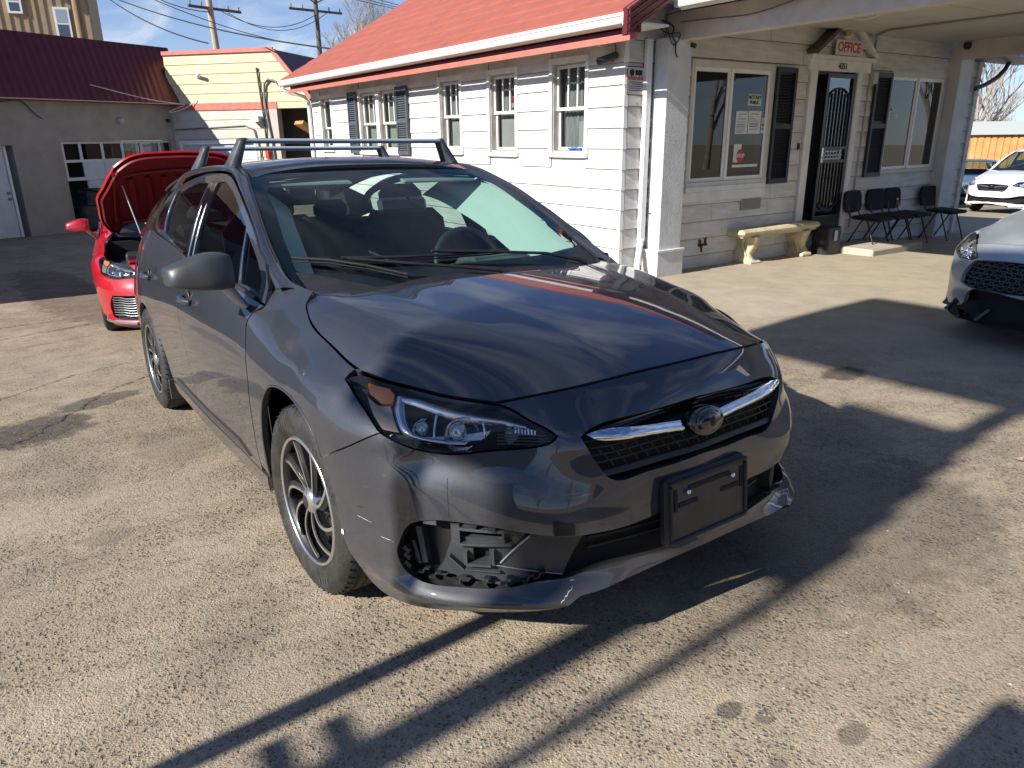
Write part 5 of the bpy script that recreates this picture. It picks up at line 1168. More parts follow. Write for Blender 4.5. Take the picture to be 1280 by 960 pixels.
g = G(); g.prism([(4.35, 2.44), (yR, zR-.2), (yR+4.2, 2.44)], (-.1, 0, 0), (-4.10, 0, 0), (0, 1, 0), (0, 0, 1)); part(g, 'gable_wall', white)
g = G(); g.box((-13.15, 8.3, .6), (.12, 7.9, 3.8)); g.box((-8.6, 12.2, .6), (9.1, .12, 3.8)); g.prism([(4.35, 2.44), (yR, zR-.2), (yR+4.2, 2.44)], (.1, 0, 0), (-13.15, 0, 0), (0, 1, 0), (0, 0, 1)); part(g, 'rear_wall', white)
# far downspout and near downspout
g = G(); g.tube([(-13.36, 3.86, 2.44), (-13.36, 3.86, 2.38), (-13.34, 4.0, 2.32), (-13.24, 4.24, 2.25), (-13.22, 4.30, 2.15), (-13.22, 4.30, -.6)], .038, 8); part(g, 'downspout', gutw)
g = G(); g.box((-4.045, 4.635, 1.34), (.06, .085, 2.14), None, .01); part(g, 'downspout', gutw)
g = G(); g.tube([(-4.045, 4.635, .30), (-4.03, 4.60, .16), (-3.99, 4.54, .02), (-3.95, 4.50, -.06)], .038, 8); part(g, 'downspout_elbow', gutw)
# end strip between the corner and the pillar, front wall ------------------
rows2 = [(.197+.219*k, .197+.219*(k+1)) for k in range(-3, 11)]
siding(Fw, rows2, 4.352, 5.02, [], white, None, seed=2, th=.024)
for k, (z0, z1) in enumerate(rows2): g = G(); g.add([Lw.p(-4.10, z0, .02), Lw.p(-4.10, z1, .006), Fw.p(4.385, z1, .007), Fw.p(4.385, z0, .026), (-4.076, 4.328, z0), (-4.094, 4.344, z1)], [(0, 4, 5, 1), (4, 3, 2, 5)]); part(g, 'corner_cap', gutw)
g = G()
for q_ in ((4.36, 5.38, -1, 2.75), (6.86, 7.60, -1, 2.75), (8.80, 9.61, -1, 2.75), (11.18, 12.15, -1, 2.75), (5.38, 6.86, -1, .86), (5.38, 6.86, 2.22, 2.75), (9.61, 11.18, -1, .85), (9.61, 11.18, 2.26, 2.75), (7.60, 8.80, 2.24, 2.75), (7.60, 8.80, -1, .08)): Fw.box(g, *q_, -.18, -.002)
part(g, 'front_wall', white)
fg = [(5.36, 6.88, .82, 2.25), (7.58, 8.82, -1, 2.40), (9.60, 11.2, .82, 2.28)]
rows3 = [(-.20+.205*k, -.20+.205*(k+1)) for k in range(0, 12)]+[(2.26, 2.50), (2.50, 2.74)]
shade_w = mat('old white shingle', (.66, .65, .62), .85, var=.15, vscale=3, rgb2=(.75, .745, .73), bump=.5, bscale=30, stretch=(1, 1, 6))
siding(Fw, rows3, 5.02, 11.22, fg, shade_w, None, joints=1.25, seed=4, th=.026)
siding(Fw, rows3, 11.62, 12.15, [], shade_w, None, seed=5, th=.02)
side_w = Wl((0, 12.15, 0), (-1, 0, 0), (0, 1, 0)); g = G(); [Fw.box(g, 12.15, 12.19, z0+.01, z1, -.05, .018-.0) for z0, z1 in rows3[:-1]]; part(g, 'lap_end', gutw)
g = G(); Fw.box(g, 11.22, 11.62, -.6, 2.74, .0, .20, .01); part(g, 'end_pillar', wstucco)
g = G(); Fw.box(g, 5.36, 6.86, .775, .835, .0, .05); Fw.box(g, 5.02, 6.9, .66, .77, .0, .024); part(g, 'window_sill', white2)
def slider(W, a0, a1, z0, z1, am, nm_):
    w = empty('window'); w.parent = office; w.matrix_parent_inverse = Matrix.Translation(office.location).inverted()
    g = G(); c = .075
    for q_ in ((a0, a1, z1-c, z1, 0, .035), (a0, a1, z0, z0+c*.7, 0, .04), (a0, a0+c*.7, z0+c*.7+.001, z1-c-.001, 0, .033), (a1-c, a1, z0+c*.7+.001, z1-c-.001, 0, .033)): W.box(g, *q_)
    part(g, 'casing', mat('greyed white casing', (.60, .60, .57), .6, var=.08), w)
    for (b0, b1, dd) in ((a0+.055, am, -.01), (am+.002, a1-c, .004)):
        s_ = .045; g = G()
        for q_ in ((b0, b0+s_, z0+.055, z1-c, dd, dd+.02), (b1-s_, b1, z0+.055, z1-c, dd, dd+.02), (b0+s_+.001, b1-s_-.001, z1-c-s_, z1-c, dd, dd+.019), (b0+s_+.001, b1-s_-.001, z0+.055, z0+.055+s_, dd, dd+.019)): W.box(g, *q_)
        o = part(g, 'sash', gutw, w)
        P = [W.p(b0+s_, z0+.1, dd+.008), W.p(b1-s_, z0+.1, dd+.008), W.p(b1-s_, z1-c-s_, dd+.008), W.p(b0+s_, z1-c-s_, dd+.008)]; n_ = np.cross(P[1]-P[0], P[2]-P[0])@W.n
        g = G(); g.add(P, [(0, 1, 2, 3) if n_ > 0 else (3, 2, 1, 0)]); part(g, 'pane', glass('office pane', (.30, .31, .31), .0, 1.5, 1.5), w)
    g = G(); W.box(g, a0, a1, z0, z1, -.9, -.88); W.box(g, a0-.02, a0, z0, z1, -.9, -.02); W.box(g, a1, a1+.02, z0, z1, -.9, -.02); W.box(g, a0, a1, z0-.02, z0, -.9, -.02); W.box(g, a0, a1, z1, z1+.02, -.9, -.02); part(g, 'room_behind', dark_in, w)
    return w
sw1 = slider(Fw, 5.36, 6.88, .835, 2.245, 6.055, 'a'); sw2 = slider(Fw, 9.58, 11.2, .84, 2.275, 10.37, 'b')
shutter(Fw, 6.885, 7.295, .815, 2.22, shutb); shutter(Fw, 9.14, 9.565, .81, 2.235, shutb)
g = G(); Fw.box(g, 9.78, 10.0, .95, 1.5, -.5, -.3); Fw.box(g, 9.6, 10.2, .95, 1.05, -.45, -.2); part(g, 'green_box_inside', mat('olive box', (.28, .30, .20), .7), sw2)
g = G(); Fw.box(g, 5.45, 5.95, .95, 1.35, -.7, -.4); part(g, 'counter_inside', mat('dull red counter', (.14, .03, .035), .6), sw1)
# notices on the first window (flat sheets behind the glass)
pap = mat('notice paper', (.72, .73, .74), .8); ink = mat('black ink', (.02, .02, .025), .7); inkb = mat('blue ink', (.10, .13, .22), .7); redi = mat('sign red', (.50, .02, .035), .5)
def sheetp(W, a0, a1, z0, z1, d, m, label, cat='notice', **k):
    g = G(); W.box(g, a0, a1, z0, z1, d-.002, d); return g.build('notice', m, None, label=label, category=cat, **k)
def lines(W, par, a0, a1, zs, d, m, h=.006):
    for i, (z, f0, f1) in enumerate(zs): g = G(); W.box(g, a0+(a1-a0)*f0, a0+(a1-a0)*f1, z-h/2, z+h/2, d, d+.0015); g.build('print_line', m, par)
GD = .0                                          # plane just outside of the pane
n1_ = sheetp(Fw, 6.405, 6.665, 1.765, 1.895, .016, mat('pale green paper', (.66, .72, .64), .8), 'pale square notice reading NOTARY PUBLIC, highest paper on the window')
Fw.text('NOTARY', 6.535, 1.858, .018, .062, ink, parent=n1_, bold=.001); Fw.text('PUBLIC', 6.535, 1.800, .018, .058, ink, parent=n1_, bold=.001)
n2_ = sheetp(Fw, 6.205, 6.437, 1.435, 1.700, .016, pap, 'left white page of small print under the NOTARY PUBLIC notice', group='printed pages on the office window')
lines(Fw, n2_, 6.205, 6.437, [(1.665, .2, .9), (1.640, .2, .35), (1.610, .15, .8), (1.575, .1, .85), (1.545, .1, .8), (1.525, .1, .8), (1.505, .1, .75), (1.48, .1, .8), (1.455, .1, .7)], .016, inkb)
n3_ = sheetp(Fw, 6.447, 6.690, 1.435, 1.703, .016, pap, 'right white page of small print under the NOTARY PUBLIC notice', group='printed pages on the office window')
lines(Fw, n3_, 6.447, 6.69, [(1.668, .15, .8), (1.640, .15, .3), (1.612, .12, .5), (1.585, .1, .8), (1.558, .1, .85), (1.54, .1, .8), (1.52, .1, .8), (1.49, .1, .8)], .016, ink)
n4_ = sheetp(Fw, 6.708, 6.762, 1.44, 1.625, .016, pap, 'narrow vertical white sticker at the right edge of the window')
Fw.text('T\nW\nO', 6.735, 1.535, .018, .045, ink, parent=n4_)
n5_ = sheetp(Fw, 6.215, 6.36, 1.10, 1.315, .014, pap, 'plain white paper behind the red STOP sticker'); n6_ = sheetp(Fw, 6.20, 6.70, 1.040, 1.072, .016, pap, 'low white strip along the bottom of the right pane')
g = G(); g.prism([(6.345+.072*math.cos(math.pi/8+k*math.pi/4), 1.175+.085*math.sin(math.pi/8+k*math.pi/4)) for k in range(8)], (.003, 0, 0), (-4.083, 0, 0), (0, 1, 0), (0, 0, 1)); stp = g.build('stop_sticker', redi, None, label='small red octagonal STOP sticker on the office window', category='sticker')
Fw.text('STOP', 6.345, 1.175, .0215, .060, mat('white print', (.8, .8, .8), .6), parent=stp, bold=.001)
ws_ = Fw.text('2 for 1\nspecials', 9.78, 1.715, .022, .085, mat('white window paint', (.8, .8, .8), .6)); ws_['label'] = 'white hand painted writing on the far office window'; ws_['category'] = 'lettering'; ws_.name = 'window_writing'
# door -------------------------------------------------------------------
dr = empty('door'); dr.parent = office; dr.matrix_parent_inverse = Matrix.Translation(office.location).inverted()
g = G(); c = .15
for q_ in ((7.60, 7.745, -.15, 2.21, 0, .05), (8.69, 8.81, -.15, 2.21, 0, .05), (7.50, 9.0, 2.345, 2.395, 0, .11), (7.54, 8.96, 2.212, 2.343, 0, .06)): Fw.box(g, *q_)
part(g, 'door_frame', white2, dr)
g = G(); Fw.box(g, 7.746, 8.689, 0.0, .10, -.2, .10); part(g, 'threshold', mat('worn threshold', (.45, .43, .38), .8, var=.15), dr)
g = G(); Fw.box(g, 7.746, 8.689, .1, 2.21, -.50, -.48); Fw.box(g, 7.735, 7.746, .1, 2.21, -.48, 0); Fw.box(g, 8.689, 8.70, .1, 2.21, -.48, 0); part(g, 'doorway_recess', mat('door recess', (.10, .11, .12), .6), dr)
g = G(); Fw.box(g, 7.76, 7.99, .12, 2.18, -.20, -.16); part(g, 'inner_door', mat('slate door leaf', (.10, .115, .13), .4, var=.1), dr)
g = G(); g.prism([(7.86+.11*math.cos(t), 1.40+.42*math.sin(t)) for t in np.linspace(0, 2*math.pi, 28)[:-1]], (.02, 0, 0), (-4.257, 0, 0), (0, 1, 0), (0, 0, 1)); part(g, 'oval_glass', gloss, dr)
g = G(); s0, s1, sz0, sz1 = 8.005, 8.68, .11, 2.19
for q_ in ((s0, s0+.055, sz0, sz1, .0, .035), (s1-.06, s1, sz0, sz1, 0, .035), (s0+.056, s1-.061, sz1-.05, sz1, 0, .034), (s0+.056, s1-.061, sz0, sz0+.20, 0, .034), (s0+.056, s1-.061, 1.215, 1.25, 0, .034), (s0+.056, s1-.061, 1.04, 1.075, 0, .034)): Fw.box(g, *q_)
sd_ = part(g, 'security_door', mat('black steel', (.012, .012, .014), .35), dr)
bl = MT['black steel']
for k in range(7):
    x = s0+.10+k*.078; e = abs(k-3)/3.; zt_ = 2.0-.13*e*e; zb2 = .42+.12*e*e
    for (a_, b_) in ((1.251, zt_), (zb2, 1.039)): g = G(); Fw.box(g, x-.006, x+.006, a_, b_, .008, .024); root_ = g.build('bar', bl, sd_)
g = G()
for sgn, zc_ in ((1, 1.85), (-1, .55)):
    g = G(); P = [Fw.p(s0+.335+.245*math.cos(t), zc_+sgn*.16*math.sin(t), .016) for t in np.linspace(0, math.pi, 20)]; g.tube(P, .011, 6); g.build('arch', bl, sd_)
for x_ in (s0+.09, s1-.10): G().tube([Fw.p(x_, 1.251, .016), Fw.p(x_, 1.85, .016)], .011, 6).build('side_rod', bl, sd_)
g = G()
for (y_, w_, z_) in ((8.30, .30, 1.19), (8.34, .42, 1.14), (8.30, .36, 1.095)): Fw.box(g, y_-w_/2, y_+w_/2, z_-.008, z_+.008, .010, .026)
for k in range(6): Fw.box(g, 8.14+k*.07, 8.155+k*.07, 1.08, 1.215, .010, .026)
g.build('scroll', mat('pewter scroll', (.35, .36, .36), .35, .6), sd_)
g = G(); Fw.box(g, 8.03, 8.075, 1.05, 1.24, .036, .05); g.tube([Fw.p(8.05, 1.11, .05), Fw.p(8.05, 1.11, .09), Fw.p(8.0, 1.11, .10)], .010, 6); g.build('handle', mat('steel lock', (.55, .55, .53), .3, .8), sd_)
g = G(); P = [Fw.p(s0+.055, .31, .006), Fw.p(s1-.06, .31, .006), Fw.p(s1-.06, 2.14, .006), Fw.p(s0+.055, 2.14, .006)]; g.add(P, [(0, 1, 2, 3)]); g.build('door_glass', glass('door glass', (.3, .32, .32), .0, 2.6, 1.55), sd_)
lfm = mat('painted leaf reflection', (.42, .46, .38), .4, var=.8, vscale=14, rgb2=(.55, .58, .50)); g = G(); Fw.box(g, s0+.06, s1-.065, 1.97, 2.13, -.02, -.015); g.build('leaf_reflection', lfm, sd_)  # reflection of leaves painted on a sheet behind the door glass
# pediment with sconce and the OFFICE sign
g = G(); apex = 2.76; g.prism([(7.62, 2.40), (8.90, 2.40), (8.46, 2.715), (8.06, 2.715)], (.02, 0, 0), (-4.098, 0, 0), (0, 1, 0), (0, 0, 1)); part(g, 'pediment_board', white2, dr)
g = G(); g.bar(Fw.p(7.50, 2.42, .09), Fw.p(8.08, 2.80, .09), .19, .05, up=(0, -.6, .8)); part(g, 'pediment_rake', mat('dark brown wood', (.09, .075, .055), .7, var=.2), dr)
g = G(); g.bar(Fw.p(8.98, 2.42, .06), Fw.p(8.46, 2.78, .06), .13, .045, up=(0, .6, .8)); part(g, 'pediment_rake', white2, dr)
HN = Fw.text('4351', 8.275, 2.275, .063, .105, ink, parent=None, bold=.002, name='house_number')
hn = HN; hn['label'] = 'black house number 4351 above the office door'; hn['category'] = 'house number'
g = G(); Fw.box(g, 8.00, 8.60, 2.405, 2.595, .085, .105, .006); sg_ = g.build('office_sign', mat('sign board', (.62, .60, .55), .6, var=.05), None, label='white OFFICE sign with red letters above the door', category='sign')
Fw.text('OFFICE', 8.30, 2.50, .106, .165, redi, parent=sg_, bold=.004, sx=1.0)
g = G(); cS = Fw.p(8.22, 2.70, .10); g.lathe([(0, .075), (.03, .07), (.055, .035), (.062, 0), (.05, -.04), (.03, -.055)], 16, cS); lam = g.build('wall_lamp', mat('amber lamp globe', (.32, .17, .07), .2, coat=1), None, label='amber glass lamp globe above the OFFICE sign', category='lamp')
g = G(); g.lathe([(.03, -.055), (.045, -.06), (.04, -.085), (.03, -.10), (.05, -.105), (0, -.106)], 14, cS); g.build('lamp_base', white2, lam)
# conduit, box, vent, intercom
g = G(); g.tube([Fw.p(8.98, .1, .03), Fw.p(8.99, .9, .03), Fw.p(9.02, 2.2, .03), Fw.p(9.05, 2.60, .03), (-4.05, 9.03, 2.665), (-3.98, 8.9, 2.685), (-3.6, 8.53, 2.688), (-2.0, 8.50, 2.69), (1.5, 8.5, 2.69)], .014, 6); part(g, 'conduit', mat('grey conduit', (.33, .34, .34), .5))
g = G(); Fw.box(g, 9.03, 9.13, 2.08, 2.24, .02, .09, .008); part(g, 'junction_box', mat('beige box', (.50, .49, .44), .6))
g = G(); Fw.box(g, 6.43, 6.83, .505, .645, .018, .03); vt = part(g, 'wall_vent', mat('grey vent', (.30, .29, .27), .6)); 
for k in range(7): g = G(); Fw.box(g, 6.45, 6.81, .52+k*.018, .526+k*.018, .030, .036); g.build('vent_slat', MT['grey vent'], vt)
g = G(); Fw.box(g, 7.49, 7.53, 1.23, 1.31, .02, .05, .004); part(g, 'door_intercom', blk)
g = G(); [g.box(Fw.p(5.75+dx, .13+dz, .02), (.02, w_, h_)) for dx, dz, w_, h_ in ((0, 0, .16, .03), (-.05, .02, .03, .09), (.05, .04, .025, .10), (-.02, -.05, .03, .08))]; part(g, 'rusty_bracket', mat('rusty iron', (.10, .055, .035), .9))
# canopy ------------------------------------------------------------------
XE = 2.6
g = G(); g.box((-3.62, 4.905, 1.10), (.24, .37, 2.62), None, .008) if 0 else None
pil = G(); pil.box((-3.945, 4.905, 1.16), (.20, .36, 2.50), None, .006); po = part(pil, 'pillar', wstucco)
g = G(); g.box((-3.945, 4.905, -.02), (.25, .43, .34), None, .006); g.box((-3.945, 4.905, .165), (.27, .45, .03), None, .004); g.build('plinth', wstucco, po)
g = G(); g.box(((XE-4.05)/2, 4.98, 2.545), (XE+4.05, .16, .31)); part(g, 'canopy_beam', pinkw)
g = G(); g.box(((XE-3.88)/2, 11.05, 2.61), (XE+3.88, .22, .28)); part(g, 'canopy_beam', pinkw)
g = G(); g.box((XE-.1, 8.0, 2.585), (.2, 5.86, .23)); part(g, 'canopy_beam', pinkw)
soff = mat('canopy ceiling board', (.56, .53, .47), .8, var=.08, vscale=2, bump=.1)
for k in range(11):
    x0 = -4.09+k*.61; g = G(); g.box((x0+.302, 8.0, 2.712+.001*(k % 2)), (.600, 5.88, .012)); part(g, 'ceiling_board', soff)
g = G(); g.box(((XE-3.5)/2+.1, 4.74, 2.700), (XE+3.7, .31, .012)); part(g, 'canopy_soffit', pinkw)
g = G(); g.box(((XE-4.0)/2+.2, 8.0, 2.80), (XE+4.2, 6.9, .14)); part(g, 'canopy_roof', mat('canopy roofing', (.30, .28, .26), .8))
g = G(); g.box(((XE-3.5)/2+.1, 4.565, 2.755), (XE+3.7, .03, .22)); part(g, 'canopy_fascia', white2)
gutter(-3.53, XE+.2, 4.55, 2.625, 'canopy_gutter')
for y in (4.98, 11.05): g = G(); g.box((XE-.15, y, 1.2), (.24, .30, 2.7), None, .006); part(g, 'outer_pillar', wstucco)
g = G(); g.add([(-3.9, 11.3, 2.52), (1.5, 11.3, 2.52), (1.5, 13.6, 2.62), (-3.9, 13.6, 2.62), (-3.9, 11.3, 2.58), (1.5, 11.3, 2.58), (1.5, 13.6, 2.68), (-3.9, 13.6, 2.68)], [(0, 1, 2, 3), (7, 6, 5, 4), (0, 4, 5, 1), (3, 2, 6, 7), (0, 3, 7, 4), (1, 5, 6, 2)]) if 0 else None
for k in range(5): g = G(); g.box((-3.9+.12, 11.75+k*.42, 2.53), (.7, .40, .05)); part(g, 'rear_eave_panel', mat('grey eave metal', (.22, .24, .25), .5, .3))
g = G(); g.tube([(-3.9, 12.82, 2.52), (-3.9, 12.72, 2.40), (-3.9, 12.52, 2.28), (-3.9, 12.36, 2.22), (-3.9, 12.10, 2.14), (-3.95, 11.9, 2.08)], .036, 8); part(g, 'rear_downspout', mat('dark downspout', (.07, .07, .07), .5))
# things fixed to the building -------------------------------------------------
def seccam(W, a, z, d0, yaw, label, m, s=1., dn=-.25):
    g = G(); c = W.p(a, z, d0); g.lathe([(0, .0), (.035, .0), (.035, .012), (.02, .03), (0, .03)], 14, c, np.array(Vector(W.n).to_track_quat('Z', 'Y').to_matrix())); o = g.build('security_camera', m, None, label=label, category='security camera')
    e = c+W.n*.09; g = G(); g.tube([c+W.n*.02, c+W.n*.06+np.array((0, 0, -.01)), e], .010, 6); g.build('camera_arm', m, o)
    dv = Vector((math.cos(yaw), math.sin(yaw), dn)).normalized(); R_ = np.array(dv.to_track_quat('Z', 'Y').to_matrix()); g = G(); g.lathe([(0, -.10*s), (.028*s, -.10*s), (.032*s, -.09*s), (.032*s, .09*s), (.037*s, .092*s), (.037*s, .10*s), (.030*s, .10*s), (.028*s, .085*s), (0, .085*s)], 18, e, R_); g.build('camera_body', m, o); return o
seccam(Lw, -4.28, 2.22, .0, math.radians(200), 'black bullet security camera on the corner of the sunny long wall', blk, 1.15)
g = G(); cF = Lw.p(-4.36, 2.375, .11); g.lathe([(0, -.03), (.06, -.025), (.075, .0), (.07, .02), (0, .025)], 16, cF); fl_ = g.build('flood_light', mat('flood light lens', (.45, .46, .42), .3), None, label='round flood light under the eave above the black security camera', category='flood light'); g = G(); g.tube([Lw.p(-4.26, 2.42, .02), Lw.p(-4.25, 2.40, .10), cF+np.array((.05, 0, .0))], .014, 6); g.tube([Lw.p(-4.24, 2.38, .03), Lw.p(-4.22, 2.30, .03), Lw.p(-4.26, 2.24, .02)], .005, 5); g.build('lamp_arm', blk, fl_)
g = G(); g.box((-3.83, 5.09, 2.345), (.05, .07, .045), np.array(Matrix.Rotation(.5, 3, 'Z')@Matrix.Rotation(.3, 3, 'Y')), .006); g.build('security_camera', blk, None, label='small black box camera on the office pillar under the beam', category='security camera')
g = G(); g.lathe([(0, .02), (.05, .02), (.055, 0), (.05, -.04), (.03, -.07), (0, -.075)], 16, (-3.72, 10.92, 2.66)); g.build('dome_camera', blk, None, label='black dome camera under the canopy by the far beam', category='security camera')
# warning sign on the end wall
g = G(); Fw.box(g, 4.355, 4.600, 1.845, 2.130, .028, .034); wsn = g.build('warning_sign', mat('sign grey white', (.55, .56, .56), .5), None, label='small video surveillance warning sign beside the downspout', category='sign')
g = G()
for q_ in ((4.352, 4.603, 2.122, 2.132, .034, .036), (4.352, 4.603, 1.843, 1.852, .034, .036), (4.352, 4.361, 1.853, 2.121, .034, .036), (4.594, 4.603, 1.853, 2.121, .034, .036)): Fw.box(g, *q_)
g.build('border', mat('maroon print', (.16, .02, .03), .6), wsn)
g = G(); Fw.box(g, 4.47, 4.57, 2.045, 2.095, .034, .037); g.prism([(4.42+.035*math.cos(t), 2.07+.035*math.sin(t)) for t in np.linspace(0, 6.28, 17)[:-1]], (.003, 0, 0), (-4.066, 0, 0), (0, 1, 0), (0, 0, 1)); g.build('camera_picture', ink, wsn)
Fw.text('WARNING', 4.478, 2.012, .0365, .055, mat('red print'), parent=wsn, bold=.001)
lines(Fw, wsn, 4.365, 4.59, [(1.975, .1, .95), (1.955, .25, .95), (1.935, .1, .95), (1.915, .1, .9), (1.893, .1, .95)], .034, ink, .007)
# wires on the beam and pillar head
wirem = mat('black wire', (.015, .015, .016), .6); wirew = mat('white wire', (.7, .7, .68), .5)
def wire(P, r, m, label, n=30, cat='wire', **k):
    P = crv(np.array(P, float), np.linspace(0, 1, n)); g = G(); g.tube(P, r, 5); return g.build('wire', m, None, label=label, category=cat, **k)
wire([(-3.95, 4.70, 2.58), (-3.84, 4.78, 2.50), (-3.80, 4.72, 2.42), (-3.84, 4.82, 2.36), (-3.80, 4.78, 2.28), (-3.83, 4.85, 2.22)], .008, wirem, 'tangle of black wire hanging at the top of the pillar')
wire([(-3.95, 4.70, 2.50), (-3.83, 4.72, 2.44), (-3.80, 4.84, 2.44), (-3.83, 4.80, 2.34), (-3.82, 4.72, 2.38), (-3.85, 4.70, 2.50)], .006, wirem, 'loop of thin black wire beside the pillar head')
wire([(-3.85, 4.885, 2.56), (-3.4, 4.885, 2.545), (-2.9, 4.885, 2.53), (-2.5, 4.88, 2.58), (-2.1, 4.885, 2.64)], .006, mat('brown wire', (.16, .12, .10), .6), 'brown wire sagging along the pinkish canopy beam')
wire([(-3.8, 4.60, 2.60), (-3.2, 4.62, 2.64), (-2.6, 4.62, 2.66), (-1.6, 4.62, 2.69)], .006, wirem, 'black wire running just above the canopy beam')
wire([(-1.95, 5.05, 2.62), (-2.15, 5.10, 2.50), (-2.05, 5.14, 2.41), (-1.75, 5.12, 2.42), (-1.55, 5.08, 2.55)], .009, wirew, 'thick white cable loop hanging below the canopy beam')
g = G(); g.tube([(-4.05, 4.93, .60), (-4.0, 4.80, .62), (-3.99, 4.70, .58)], .008, 5); part(g, 'hose_bib', mat('iron tap', (.12, .12, .12), .5))
# bench, step, chairs, bin, mat ------------------------------------------------------
conc = mat('cast concrete bench', (.56, .48, .31), .85, var=.15, vscale=5, rgb2=(.66, .57, .39), bump=.5, bscale=60)
bx, by0, by1 = -4.02, 6.18, 7.86; bg_ = gz(bx, 7)+.0
bn = empty('garden_bench', (bx, 7.02, bg_), label='cream cast concrete bench with curved legs against the office wall', category='bench')
def bpart(g, name, m, P): o = g.build(name, m, P); return o
g = G(); g.box((0, 0, .405), (.42, 1.66, .075), None, .028); bpart(g, 'seat', conc, bn); g = G(); g.box((0, 0, .355), (.34, 1.56, .03), None, .006); bpart(g, 'seat_rim', conc, bn)
for s_ in (-1, 1):
    g = G(); zz = np.linspace(0, .345, 16); w = np.interp(zz, [0, .04, .06, .13, .22, .30, .345], [.20, .20, .165, .130, .165, .195, .20]); t_ = np.interp(zz, [0, .05, .12, .2, .345], [.09, .085, .06, .07, .075])
    yo = .03*np.sin(zz/.345*6.28); rings = [[(sx*w[i], s_*.55+yo[i]*s_+sy*t_[i], zz[i]-.03*(i == 0)) for sx, sy in ((-1, -1), (-.35, -1.15), (.35, -1.15), (1, -1), (1.08, 0), (1, 1), (.35, 1.15), (-.35, 1.15), (-1, 1), (-1.08, 0))] for i in range(16)]
    g.grid(np.array(rings), True, wrap=True); bpart(g, 'leg', conc, bn)
    for q_ in (-1, 1): g = G(); P = [(q_*.10+.035*math.sin(z*18), s_*.55-s_*0+(-.10 if 1 else 0), z) for z in np.linspace(.05, .32, 10)]; g.tube(P, .012, 6); bpart(g, 'carved_scroll', conc, bn)
    g = G(); g.box((.19, s_*.55, .02), (.07, .22, .05), None, .015); bpart(g, 'foot', conc, bn)
g = G(); g.box((-3.62, 8.88, gz(-3.6, 8.9)+.035), (.78, 1.34, .13), None, .02); g.build('door_step', mat('step concrete', (.42, .38, .30), .9, var=.15, bump=.4), None, label='low concrete step slab in front of the office door', category='step')
g = G(); g.box((-3.82, 8.02, gz(-3.8, 8)+.18), (.26, .30, .40), None, .02); bn2 = g.build('trash_bin', blk, None, label='small black bin between the bench and the door step', category='bin'); g = G(); g.box((-3.68, 8.02, gz(-3.8, 8)+.26), (.008, .07, .14)); g.build('bin_label', mat('grey label', (.45, .5, .55), .6), bn2)
chm = mat('black chair fabric', (.012, .012, .014), .92, var=.2, vscale=40); chl = mat('black chair tube', (.02, .02, .02), .4)
def chair():
    r = empty('office_chair', label='x', category='chair', group='black stacking chairs outside the office')
    g = G(); R_ = np.array(Matrix.Rotation(math.radians(3), 3, 'Y')); g.box((.02, 0, .445), (.43, .47, .05), R_, .024); g.build('seat', chm, r)
    g = G(); rows = []
    for sx in (-1, 1):
        pass
    pts = []
    for t in np.linspace(0, 2*math.pi, 33)[:-1]: c, s_ = math.cos(t), math.sin(t); pts.append((.235*math.copysign(abs(c)**.45, c), .66+.155*math.copysign(abs(s_)**.5, s_)))
    g.prism(pts, (.035, 0, 0), (-.245, 0, 0), (0, 1, 0), (-.12, 0, 1)); g.build('backrest', chm, r)
    for s_ in (-1, 1):
        g = G(); g.tube([(.225, s_*.225, 0), (.06, s_*.225, .42), (.03, s_*.225, .445)], .011, 8); g.build('leg', chl, r)
        g = G(); g.tube([(-.24, s_*.225, 0), (-.03, s_*.225, .40), (.03, s_*.225, .445)], .011, 8); g.build('leg', chl, r)
    g = G(); g.tube([(-.12, -.14, .44), (-.235, -.14, .45), (-.275, -.14, .52), (-.29, -.14, .62)], .010, 6); g.tube([(-.12, .14, .44), (-.235, .14, .45), (-.275, .14, .52), (-.29, .14, .62)], .010, 6); g.build('back_frame', chl, r); return r
ch0 = chair()
for k, (y, x, rz, lb) in enumerate(((8.93, -3.72, .06, 'black chair nearest the office door, empty'), (9.55, -3.74, -.04, 'second black chair from the door, bottle on its seat'), (10.05, -3.74, .03, 'third black chair from the door, under the far window'), (11.02, -3.68, -.05, 'black chair standing apart at the far end of the row'))):
    c_ = ch0 if k == 0 else copy_tree(ch0); c_['label'] = lb; c_.location = (x, y+.0, gz(x, y)+.0); c_.rotation_euler.z = rz
g = G(); g.lathe([(0, 0), (.033, 0), (.034, .01), (.034, .14), (.030, .165), (.014, .19), (.013, .205)], 14, (-3.72, 9.58, gz(-3.8, 9.6)+.475)); bt_ = g.build('water_bottle', glass('bottle plastic', (.8, .85, .88), .05, 1.5, 1.4), None, label='clear plastic water bottle on the second black chair', category='bottle'); g = G(); g.lathe([(0, .222), (.014, .222), (.015, .204)], 12, (-3.72, 9.58, gz(-3.8, 9.6)+.475)); g.build('cap', mat('white cap', (.8, .8, .8), .4), bt_)
